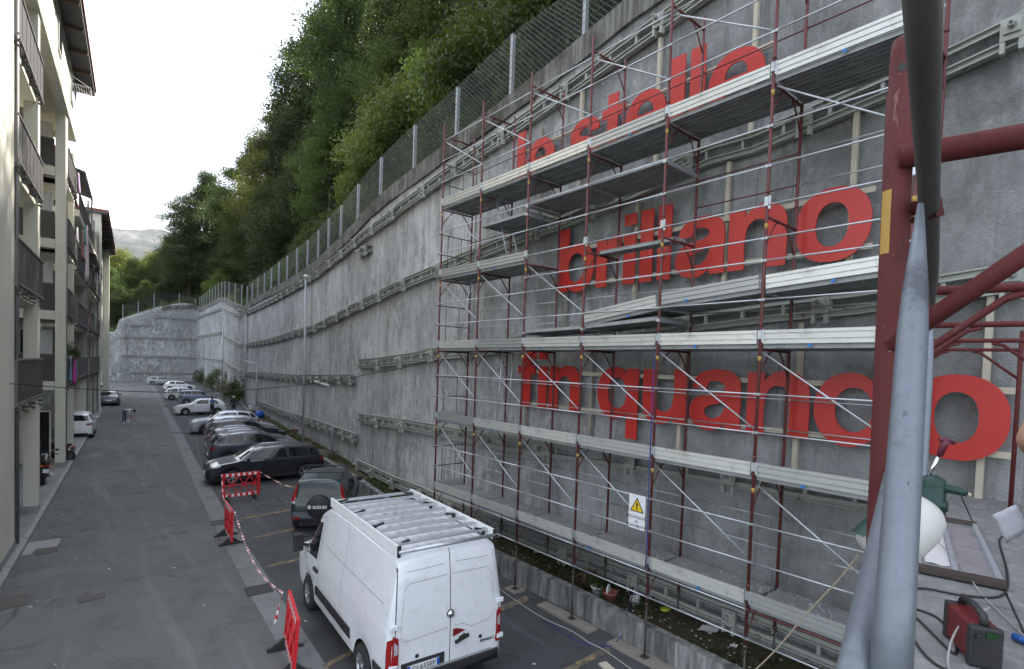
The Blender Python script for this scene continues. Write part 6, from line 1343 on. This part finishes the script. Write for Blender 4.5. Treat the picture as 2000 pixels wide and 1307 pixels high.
# ------------------------------------------------------------------ people
MT['skin'] = plain('skin', (.40, .22, .15), .6, 0, .1, 6); MT['hairdark'] = plain('dark hair', (.018, .014, .012), .7); MT['hairwhite'] = plain('white hair', (.55, .54, .52), .8); MT['jeans'] = plain('jeans', (.045, .07, .13), .9, 0, .25, 9); MT['darkcloth'] = plain('dark cloth', (.02, .022, .03), .9); MT['shirtblue'] = plain('blue shirt', (.07, .14, .28), .9, 0, .15); MT['shirtwhite'] = plain('white shirt', (.55, .58, .62), .9); MT['shoe'] = plain('shoe', (.05, .045, .04), .7); MT['shoewhite'] = plain('white shoe', (.6, .6, .6), .7); MT['shirtcheck'] = plain('light checked shirt', (.28, .38, .42), .9, 0, .4, 14)
def person(loc, rz, J, mats, label, hair, scale=1., extra=None, sub=2):
    """J: joint name -> (x, y, z, radius); the figure is one skinned surface, coloured by the nearest limb"""
    E_ = [('pelvis', 'waist', 1), ('waist', 'chest', 0), ('chest', 'neck', 0), ('neck', 'chin', 2), ('chin', 'head', 2), ('head', 'crown', 2), ('chest', 'shL', 0), ('shL', 'elL', 5), ('elL', 'wrL', 3), ('wrL', 'haL', 2), ('chest', 'shR', 0), ('shR', 'elR', 5), ('elR', 'wrR', 3), ('wrR', 'haR', 2),
          ('pelvis', 'hiL', 1), ('hiL', 'knL', 1), ('knL', 'anL', 1), ('anL', 'toL', 4), ('pelvis', 'hiR', 1), ('hiR', 'knR', 1), ('knR', 'anR', 1), ('anR', 'toR', 4)]
    for sd in 'LR':                                   # fingers
        if 'ha' + sd in J:
            h = V(J['ha' + sd][:3]); w_ = V(J['wr' + sd][:3]); d = (h - w_).normalized(); s_ = d.cross(V((0, 0, 1)));
            s_ = s_.normalized() if s_.length > .1 else V((1, 0, 0))
            for k, (o_, l) in enumerate(((-.030, .075), (-.010, .085), (.010, .08), (.030, .065))):
                J['f%s%d' % (sd, k)] = (*(h + s_ * o_ + d * l * .4), .010); J['g%s%d' % (sd, k)] = (*(h + s_ * o_ * 1.1 + d * l + V((0, 0, -.02))), .008)
                E_ += [('ha' + sd, 'f%s%d' % (sd, k), 2), ('f%s%d' % (sd, k), 'g%s%d' % (sd, k), 2)]
            J['t' + sd] = (*(w_.lerp(h, .6) + s_ * .045 + d * .03), .011); E_.append(('ha' + sd, 't' + sd, 2))
    names = list(J); idx = {n_: i for i, n_ in enumerate(names)}; E_ = [e for e in E_ if e[0] in J and e[1] in J]
    me = bpy.data.meshes.new('body'); me.from_pydata([J[n_][:3] for n_ in names], [(idx[a], idx[b]) for a, b, _ in E_], []); o = bpy.data.objects.new('tmp', me); COL.objects.link(o)
    md = o.modifiers.new('skin', 'SKIN'); md.use_smooth_shade = True; md.branch_smoothing = .3
    for i, n_ in enumerate(names): me.skin_vertices[0].data[i].radius = (J[n_][3], J[n_][3]); me.skin_vertices[0].data[i].use_root = (n_ == 'pelvis')
    sb = o.modifiers.new('sub', 'SUBSURF'); sb.levels = sub; sb.render_levels = sub; bpy.context.view_layer.update()
    m2 = bpy.data.meshes.new_from_object(o.evaluated_get(bpy.context.evaluated_depsgraph_get())); bpy.data.objects.remove(o); m2.name = 'body'; m2.materials.clear()
    mats = mats + [mats[0]] if len(mats) < 6 else mats
    for q in mats: m2.materials.append(MT[q])
    segs = [(V(J[a][:3]), V(J[b][:3]), m_, (J[a][3] + J[b][3]) / 2) for a, b, m_ in E_]
    for p in m2.polygons:
        c = p.center; best = None
        for a, b, m_, r_ in segs:
            e = b - a; k = max(0, min(1, (c - a).dot(e) / e.dot(e))); d = (c - a - e * k).length - r_
            if best is None or d < best[0]: best = (d, m_)
        p.material_index = best[1]; p.use_smooth = True
    root = thing('person', label, 'person', loc, rz); root.scale = (scale,) * 3
    link('body', m2, root)
    H_, K_ = V(J['head'][:3]), V(J['crown'][:3]); u = (K_ - V(J['chin'][:3])).normalized()
    if hair:
        mb = MB(); mb.ball(H_ + u * .045 - V((.022, 0, 0)), .112, n=14, k=8, sc=(1, .88, .95)); mb.build('hair', MT[hair], root)
    mb = MB(); f = V((1, 0, 0)); f = (f - u * f.dot(u)).normalized(); mb.ball(H_ + f * .105 - u * .02, .02, sc=(1, .8, 1.2)); [mb.ball(H_ + V((0, s_ * .09, 0)) - u * .01, .024, sc=(.7, .5, 1.2)) for s_ in (1, -1)]; mb.build('nose_and_ears', MT['skin'], root)
    mb = MB(); [mb.ball(H_ + f * .092 + V((0, s_ * .035, 0)) + u * .012, .013) for s_ in (1, -1)]; mb.bar(H_ + f * .098 + V((0, -.025, 0)) - u * .06, H_ + f * .098 + V((0, .025, 0)) - u * .06, .012, .010); mb.build('eyes_and_mouth', MT['hairdark'], root)
    return root
def standing(armL=None, armR=None, lean=0., stride=.0):
    J = {'pelvis': (0, 0, .95, .13), 'waist': (0, 0, 1.10, .125), 'chest': (lean * .3, 0, 1.34, .145), 'neck': (lean * .4 + .01, 0, 1.50, .055), 'chin': (lean * .45 + .03, 0, 1.56, .06), 'head': (lean * .5 + .02, 0, 1.65, .092), 'crown': (lean * .5, 0, 1.72, .07)}
    for sd, s_ in (('L', 1), ('R', -1)):
        J['sh' + sd] = (lean * .35, s_ * .19, 1.42, .062); J['hi' + sd] = (0, s_ * .10, .88, .10); J['kn' + sd] = (.03 + s_ * stride, s_ * .11, .50, .068); J['an' + sd] = (s_ * stride * 1.3, s_ * .11, .09, .046); J['to' + sd] = (s_ * stride * 1.3 + .17, s_ * .13, .035, .036)
        el, wr, ha = (armL if sd == 'L' else armR) or ((lean * .3 - .03, s_ * .25, 1.14), (lean * .3 + .05, s_ * .26, .90), (lean * .3 + .07, s_ * .25, .83))
        J['el' + sd] = (*el, .044); J['wr' + sd] = (*wr, .032); J['ha' + sd] = (*ha, .036)
    return J
# man bending down on the road
J = {'pelvis': (0, 0, .92, .13), 'waist': (.10, 0, 1.02, .125), 'chest': (.34, 0, 1.06, .14), 'neck': (.50, 0, 1.06, .055), 'chin': (.57, 0, 1.02, .06), 'head': (.63, 0, .98, .092), 'crown': (.70, 0, .97, .07)}
for sd, s_ in (('L', 1), ('R', -1)):
    J['sh' + sd] = (.40, s_ * .18, 1.02, .06); J['el' + sd] = (.45, s_ * .20, .74, .044); J['wr' + sd] = (.50, s_ * .15, .50, .032); J['ha' + sd] = (.51, s_ * .12, .42, .036)
    J['hi' + sd] = (-.02, s_ * .10, .86, .10); J['kn' + sd] = (.02, s_ * .16, .48, .066); J['an' + sd] = (-.04, s_ * .19, .09, .046); J['to' + sd] = (.13, s_ * .22, .035, .036)
q = gz(243, 827); person((q.x, q.y, 0), R(-30), J, ['shirtwhite', 'jeans', 'skin', 'skin', 'shoewhite'], 'person in white shirt and jeans bending over a can on the road', 'hairdark')
mb = MB(); mb.lathe([(.10, 0), (.11, .02), (.11, .22), (.05, .27), (.04, .30)], n=12); tag(mb.build('canister', MT['shirtwhite'], None, gz(250, 827)), 'white canister on the road under the bending person', 'canister')
q = gz(414, 813); person((q.x, q.y, 0), R(-60), standing(armL=((.12, .25, 1.16), (.32, .16, 1.10), (.40, .12, 1.10)), armR=((.14, -.25, 1.18), (.33, -.10, 1.08), (.40, -.06, 1.08))), ['shirtblue', 'darkcloth', 'skin', 'skin', 'shoe'], 'person in blue shirt leaning beside the white hatchback', 'hairdark')
q = gz(456, 812); person((q.x, q.y, 0), R(-120), standing(), ['darkcloth', 'darkcloth', 'skin', 'darkcloth', 'shoe'], 'white-haired person in dark clothes standing by the planter kerb', 'hairwhite')
def seated():
    J = standing(); J['pelvis'] = (0, 0, .50, .13); J['waist'] = (0, 0, .66, .125); J['chest'] = (.05, 0, .90, .14); J['neck'] = (.07, 0, 1.06, .055); J['chin'] = (.10, 0, 1.12, .06); J['head'] = (.09, 0, 1.21, .092); J['crown'] = (.07, 0, 1.28, .07)
    for sd, s_ in (('L', 1), ('R', -1)): J['sh' + sd] = (.05, s_ * .18, .98, .06); J['el' + sd] = (.08, s_ * .24, .72, .044); J['wr' + sd] = (.28, s_ * .16, .62, .032); J['ha' + sd] = (.35, s_ * .13, .60, .036); J['hi' + sd] = (.03, s_ * .10, .47, .10); J['kn' + sd] = (.44, s_ * .12, .47, .07); J['an' + sd] = (.46, s_ * .12, .09, .046); J['to' + sd] = (.62, s_ * .13, .035, .036)
    return J
q = gz(490, 814); person((q.x, q.y, .0), R(-150), seated(), ['shirtwhite', 'darkcloth', 'skin', 'skin', 'shoe'], 'grey-haired seated person in light shirt at the planter kerb', 'hairwhite'); q = gz(497, 816); person((q.x, q.y, .0), R(-140), seated(), ['shirtcheck', 'darkcloth', 'skin', 'skin', 'shoe'], 'seated person in greenish shirt beside the blue bag', 'hairwhite')
mb = MB(); mb.box((0, 0, .21), (1.6, .4, .42)); o = mb.build('stone_seat', MT['planter'], None, gz(494, 813)); o.rotation_euler = (0, 0, .4); tag(o, 'low block on which the two people sit', 'seat')
mb = MB(); mb.ball((0, 0, .35), .5, sc=(.9, .7, .72)); mb.tube((-.15, 0, .68), (.15, 0, .68), .02, 6); tag(mb.build('bag', plain('blue bag', (.01, .09, .42), .5), None, gz(506, 818)), 'bulging bright blue bag next to the seated people', 'bag')

# ------------------------------------------------------------------ near scaffold walkway on which the photographer stands
d = ray(1772, 744.7); WD = V((d.x, d.y, 0)).normalized(); WR = V((WD.y, -WD.x, 0)); ZF = 3.62
def wp(p, q, z): return WD * p + WR * q + V((0, 0, z))
wk = thing('scaffold_walkway', 'near scaffold walkway with red frames and grey tubes at the right edge', 'scaffold', wp(1.18, -.03, ZF)); WI = -V(wk.location)
t = NT('foreground red paint'); p = t.pos(obj=True); n1 = t.noise(p, 22, 6, .7); n2 = t.noise(p, 3, 4); c = t.mix(n2, (.075, .014, .014), (.12, .026, .025)); c = t.mix(t.ramp(t.noise(p, 90, 4, .6), .69, .74), c, (.26, .22, .20)); c = t.mix(t.ramp(t.noise(t.pos((1, 1, .15), True), 28, 6, .75), .62, .67), c, (.20, .10, .085)); c = t.mix(t.ramp(t.noise(t.pos((1, 1, .3), True), 30, 5, .7), .60, .66), c, (.06, .018, .015)); t.bump(n1, .15, .004); MT['oxide2'] = t.done(c, t.ramp(n2, .3, .7, (.55,) * 3 + (1,), (.75,) * 3 + (1,)), 0, .25)
t = NT('galvanised tube near'); p = t.pos((1, 1, 1), True); n1 = t.noise(p, 60, 5, .7); n2 = t.noise(p, 7, 6, .7); c = t.mix(n1, (.125, .145, .170), (.19, .215, .245)); c = t.mix(t.ramp(n2, .57, .68), c, (.085, .095, .11)); c = t.mix(t.ramp(t.noise(p, 13, 4, .6), .66, .70), c, (.46, .45, .42)); c = t.mix(t.ramp(t.noise(t.pos((1, 1, .12), True), 40, 5, .7), .62, .68), c, (.07, .075, .085)); t.bump(n1, .12, .003); MT['galv2'] = t.done(c, t.ramp(n2, .3, .7, (.40,) * 3 + (1,), (.6,) * 3 + (1,)), .35)
MT['tubedark'] = plain('dull brown-grey tube', (.085, .078, .070), .55, .3, .2, 8)
TR_ = .0225; HT = ZC + .40
for k in range(5):
    p_ = 1.18 + 1.8 * k; top = ZC + .625
    for q_, nm in ((-.03, 'standard'), (1.03, 'standard')):
        if k == 0 and q_ < 0:
            ta, tb = gd(1766, 40, .965), gd(1705, 1400, .975); tq = lambda z: ta.lerp(tb, (ta.z - z) / (ta.z - tb.z)) + WI
        else: tq = lambda z: wp(p_, q_, z) + WI
        mb = MB(); mb.sweep([tq(ZF - (.2 if k else 1.0)), tq(top - .10), tq(top - .095), tq(top - .03), tq(top - .006), tq(top)], [TR_, TR_, TR_ * .87, TR_ * .87, TR_ * .75, TR_ * .45], 20)
        so_ = mb.build(nm, MT['oxide2'], wk)
        if k == 0 and q_ < 0:
            mb = MB(); h_ = tq(top - .062); dv = (CAMP + WI - h_); dv.z = 0; dv.normalize(); mb.tube(h_ + dv * (TR_ * .80), h_ + dv * (TR_ * .885), .0075, 12); mb.build('pin_hole_shade', MT['black'], so_)  # small black disc paints the shade inside the hole
            mb = MB(); n_ = 12; a0 = math.atan2(dv.y, dv.x); P = []
            for zz in (ZC + .345, ZC + .23): P.append([tq(zz) + V((math.cos(a0 + .28 - .95 + i * .85 / n_ - .5) * (TR_ + .0006), math.sin(a0 + .28 - .95 + i * .85 / n_ - .5) * (TR_ + .0006), 0)) for i in range(n_ + 1)])
            mb.grid(P); mb.build('sticker', MT['sticker'], so_)
    mb = MB(); mb.tube(wp(p_, -.03, HT) + WI, wp(p_, 1.03, HT) + WI, TR_ * .9, 16); mb.build('transom', MT['oxide2'], wk)
    for q0, sg in ((-.03, 1), (1.03, -1)):
        mb = MB(); mb.sweep([wp(p_, q0, HT - .34) + WI, wp(p_, q0 + sg * .16, HT - .20) + WI, wp(p_, q0 + sg * .34, HT - .045) + WI, wp(p_, q0 + sg * .42, HT - .02) + WI], .0155, 12); mb.build('knee_brace', MT['oxide2'], wk)
def rod(pix, r, mat, name='guardrail', flat0=False, n=16):
    P = [gd(*q) + WI for q in pix]; Q = []; L = len(P)
    for a, b in zip(P[:-1], P[1:]): Q += [a.lerp(b, k / 8) for k in range(8)]
    Q.append(P[-1]); rr = [r * (min(1, .25 + i * .30) if flat0 else 1) for i in range(len(Q))]; mb = MB(); mb.sweep(Q, rr, n); return mb.build(name, MT[mat], wk)
rod([(1822, 606, 1.78), (1799, -70, .455)], .0155, 'tubedark', flat0=True)
rod([(1798, 400, .86), (1738, 1345, .52)], .0180, 'galv2', flat0=True)
rod([(1748, 930, .93), (1664, 1345, .53)], .0170, 'galv2')
rod([(1821, 606, 1.9), (1796, 1010, 1.55)], .0135, 'galv2', flat0=True)
mb = MB(); a_, b_ = gd(1752, 408, .96) + WI, gd(1832, 406, .97) + WI; mb.bar(a_, b_, .018, .020); mb.bar(gd(1818, 408, .955) + WI, gd(1833, 405, .955) + WI, .02, .034); mb.tube(gd(1778, 428, .97) + WI, gd(1790, 434, .97) + WI, .005, 8); mb.build('coupler', MT['oxide2'], wk)
# boards and hatch
MT['board'] = plain('grey dusty boards', (.20, .20, .20), .9, 0, .3, 3, .5, 50, False, .2, (.31, .31, .31), .9)
for i, (q0, q1) in enumerate(((.02, .645), (.66, 1.20))):
    for j in range(4):
        p0, p1 = .2 + j * 2.35, .2 + (j + 1) * 2.35 - .012; mb = MB(); mb.hexa([wp(a, b, z) + WI for z in (ZF - .05, ZF + .002 * (i + j)) for a, b in ((p0, q0), (p0, q1), (min(p1, 9.35), q1), (min(p1, 9.35), q0))]); mb.build('board', MT['board'], wk)
hatch = thing('deck_hatch', 'galvanised deck frame lying on the walkway boards', 'deck hatch', wp(6.4, .4, ZF + .01)); HI = -V(hatch.location)
def hb(name, p0, p1, q0, q1, z0, z1, mat): mb = MB(); mb.hexa([wp(a, b, z) + HI for z in (z0, z1) for a, b in ((p0, q0), (p0, q1), (p1, q1), (p1, q0))]); mb.build(name, MT[mat], hatch)
hb('panel', 5.34, 7.4, .17, .62, ZF + .012, ZF + .02, 'galv'); hb('frame_bar', 5.28, 5.40, .13, .66, ZF + .021, ZF + .06, 'jack'); hb('frame_bar', 7.38, 7.45, .13, .66, ZF + .021, ZF + .06, 'jack')
for q_ in (.13, .36, .62): hb('frame_bar', 5.41, 7.37, q_, q_ + .035, ZF + .021, ZF + .055, 'post')
mb = MB(); P = []
for i in range(9): P.append([wp(5.6 + i * .17, .19 + j * .055, ZF + .026 + .006 * math.sin(i * 3.1 + j * 2.3)) + HI for j in range(4)])
mb.grid(P); mb.build('foil_sheet', MT['refl'], hatch)
# sprayer hung on the tubes
spz = gd(1814, 990, 1.42); spb = gd(1704, 1085, 1.42); ax = (spz - spb).normalized(); sp = thing('pressure_sprayer', 'white pressure sprayer with green head and dark red pump handle', 'sprayer', spb)
rotm = ax.to_track_quat('Z', 'Y').to_matrix(); Ls = (spz - spb).length
MT['sprayw'] = plain('sprayer plastic', (.52, .52, .50), .45, 0, .12, 6); MT['sprayg'] = plain('sprayer green', (.006, .036, .027), .5); MT['sprayr'] = plain('sprayer red', (.10, .010, .026), .45)
mb = MB(); mb.lathe([(.02, 0), (.058, .010), (.069, .035), (.075, Ls * .45), (.073, Ls * .7), (.058, Ls * .92), (.04, Ls)], n=24, rot=rotm); mb.build('tank', MT['sprayw'], sp)
hc = gd(1819, 985, 1.42) - spb; mb = MB(); mb.lathe([(.036, -.012), (.036, .012), (.030, .014), (.030, .055), (.027, .068), (.012, .078)], hc, 20); mb.sweep([gd(1830, 950, 1.41) - spb, gd(1858, 956, 1.39) - spb, gd(1880, 962, 1.38) - spb, gd(1886, 964, 1.38) - spb], [.012, .011, .0095, .008], 14); mb.build('head', MT['sprayg'], sp); mb = MB(); mb.tube(gd(1885, 964, 1.38) - spb, gd(1894, 967, 1.38) - spb, .006, 8); mb.build('nozzle', MT['timber_new'], sp)
mb = MB(); mb.tube(gd(1813, 930, 1.42) - spb, gd(1836, 886, 1.42) - spb, .0045, 8); mb.build('pump_rod', MT['chrome'], sp); mb = MB(); mb.sweep([gd(1835, 890, 1.42) - spb, gd(1843, 870, 1.42) - spb, gd(1847, 862, 1.42) - spb], [.008, .0095, .012], 12); mb.sweep([gd(1834, 858, 1.42) - spb, gd(1848, 860, 1.42) - spb, gd(1864, 866, 1.42) - spb], [.0045, .0065, .0045], 10); mb.build('handle', MT['sprayr'], sp)
mb = MB(); cq = spb.lerp(spz, .30) - spb; sdv = ax.cross((CAMP - spb).normalized()).normalized(); fv = sdv.cross(ax).normalized(); fv = fv if fv.dot(CAMP - spb) > 0 else -fv
mb.grid([[cq + ax * (-.055 + .11 * j / 4) + (fv * math.cos(a_) + sdv * math.sin(a_)) * .0755 for a_ in [-.6 - 1.0 * i / 8 for i in range(9)]] for j in range(5)]); mb.build('label_patch', MT['sprayg'], sp)
HOSE = plain('tan hose', (.30, .25, .18), .7)
cord([gd(1676, 1084, 1.45), gd(1640, 1130, 1.5), gd(1570, 1205, 1.6), gd(1510, 1275, 1.7), gd(1440, 1340, 1.8)], .0022, HOSE, 'sprayer_hose', 'thin tan hose running down left from the sprayer', 'hose')
# welder, cables, tools on the boards
we = thing('welding_inverter', 'small red and black welding inverter on the walkway boards', 'welder', wp(3.95, .36, ZF + .006), math.atan2(WD.y, WD.x) + .25)
MT['weldred'] = plain('welder red', (.12, .011, .013), .5); MT['weldblk'] = plain('welder black', (.022, .022, .024), .6)
mb = MB(); mb.box((0, 0, .115), (.30, .14, .21)); o = mb.build('case', MT['weldred'], we); m_ = o.modifiers.new('b', 'BEVEL'); m_.width = .025; m_.segments = 3
for x_ in (-.165, .165): mb = MB(); mb.box((x_, 0, .11), (.05, .15, .22)); o = mb.build('end_panel', MT['weldblk'], we); m_ = o.modifiers.new('b', 'BEVEL'); m_.width = .012; m_.segments = 2
mb = MB(); mb.sweep([(-.15, 0, .22), (-.13, 0, .265), (0, 0, .28), (.13, 0, .265), (.15, 0, .22)], [.022, .02, .017, .02, .022], 10); mb.build('handle', MT['weldblk'], we)
for i in range(6): mb = MB(); mb.box((-.192, 0, .04 + i * .018), (.006, .11, .006)); mb.build('vent_slat', MT['iron'], we)
mb = MB(); mb.box((-.193, -.02, .185), (.006, .05, .03)); mb.build('display', plain('green display', (.012, .05, .014), .3), we); mb = MB(); mb.tube((-.19, .035, .17), (-.215, .035, .17), .016, 10); mb.build('knob', MT['trim'], we)
fl = lambda p, q, z=.012: wp(p, q, ZF + z)
BLK = plain('black cable', (.02, .02, .02), .6); cord([fl(3.6, .02), fl(4.6, .02), fl(4.9, .15), fl(4.95, .40), fl(5.15, .62), fl(5.8, .72), fl(7.0, .80), fl(7.3, .95)], .0085, BLK, 'power_cable', 'black cable curving over the boards past the deck frame', 'cable')
cord([fl(4.45, .0), fl(4.4, .2), fl(4.2, .28), fl(4.0, .30), fl(3.85, .28), fl(4.05, .20), fl(4.3, .10), fl(4.2, .05), fl(3.7, .16), fl(3.6, .30), fl(3.75, .40)], .0075, BLK, 'power_cable', 'loop of black cable lying in front of the welder', 'cable'); cord([fl(6.5, .2, .05), fl(6.2, .3, .06), fl(5.6, .42, .06), fl(5.1, .50), fl(4.6, .60), fl(4.2, .70), fl(3.9, .85)], .0055, GRC, 'thin_cable', 'thin grey cable crossing the deck frame to the right edge', 'cable')
cord([fl(4.15, .45, .22), fl(3.9, .30, .15), fl(3.7, .25), fl(3.45, .30)], .006, GRC, 'thin_cable', 'grey lead hanging over the welder', 'cable')
mb = MB(); mb.tube((-.10, 0, .035), (.05, 0, .035), .035, 14); mb.tube((.05, 0, .035), (.16, .01, .03), .022, 12); o = mb.build('spray_can', plain('blue can', (.02, .10, .38), .4), None, fl(4.2, .70, .0)); o.rotation_euler = (0, 0, 1.0); tag(o, 'small blue can lying beside the welder', 'can')
mb = MB(); mb.box((0, 0, .05), (.20, .07, .07)); mb.box((.13, 0, .04), (.09, .11, .06)); mb.tube((-.1, 0, .05), (-.22, .05, .03), .02, 8); o = mb.build('angle_grinder', MT['weldblk'], None, fl(7.7, .36, 0)); m_ = o.modifiers.new('b', 'BEVEL'); m_.width = .015; o.rotation_euler = (0, 0, .5); tag(o, 'black power tool lying beyond the deck frame', 'power tool')
# worker at the right edge, mostly outside the picture
q = wp(4.25, .87, ZF + .01)
person((q.x, q.y, q.z), math.atan2(WD.y, WD.x), standing(armL=((.0, .30, 1.15), (.22, .20, 1.02), (.29, .16, 1.0)), armR=((.0, -.3, 1.12), (.2, -.25, 1.0), (.27, -.22, .98)), stride=.06), ['darkcloth', 'jeans', 'skin', 'skin', 'shoe', 'skin'], 'person in dark shirt and jeans, cut off by the right edge, elbow out', 'hairdark', 1.04)
dp = 3.1; mb = MB(); c0 = gd(1968, 1022, dp)
Pk = [gd(1938, 1006, dp), gd(1984, 985, dp), gd(2008, 1034, dp + .03), gd(1966, 1060, dp + .03)]
mb.grid([[Pk[0].lerp(Pk[1], i / 5).lerp(Pk[3].lerp(Pk[2], i / 5), j / 5) - c0 + V((0, 0, .003 * math.sin(i * 2.2 + j))) for i in range(6)] for j in range(6)]); o = mb.build('paper_packet', plain('packet paper', (.42, .42, .46), .7, 0, .3, 20), None, c0); m_ = o.modifiers.new('t', 'SOLIDIFY'); m_.thickness = .006; tag(o, 'crumpled white paper packet held by the person at the right edge', 'packet')
# ------------------------------------------------------------------ thin haze over the valley
hz = bpy.data.materials.new('haze'); hz.use_nodes = True; ht = hz.node_tree; ht.nodes.clear(); hv = ht.nodes.new('ShaderNodeVolumePrincipled'); ho = ht.nodes.new('ShaderNodeOutputMaterial')
hv.inputs['Color'].default_value = (.86, .92, 1, 1); hv.inputs['Density'].default_value = 5e-5; hv.inputs['Anisotropy'].default_value = .2; ht.links.new(hv.outputs['Volume'], ho.inputs['Volume'])
mb = MB(); mb.hexa([V((x, y, z)) for z in (-8, 1000) for x, y in ((-2200, -400), (2600, -400), (2600, 4200), (-2200, 4200))]); o = mb.build('haze', hz); o['label'] = 'thin pale haze over the valley'; o['category'] = 'haze'; stuff(o)
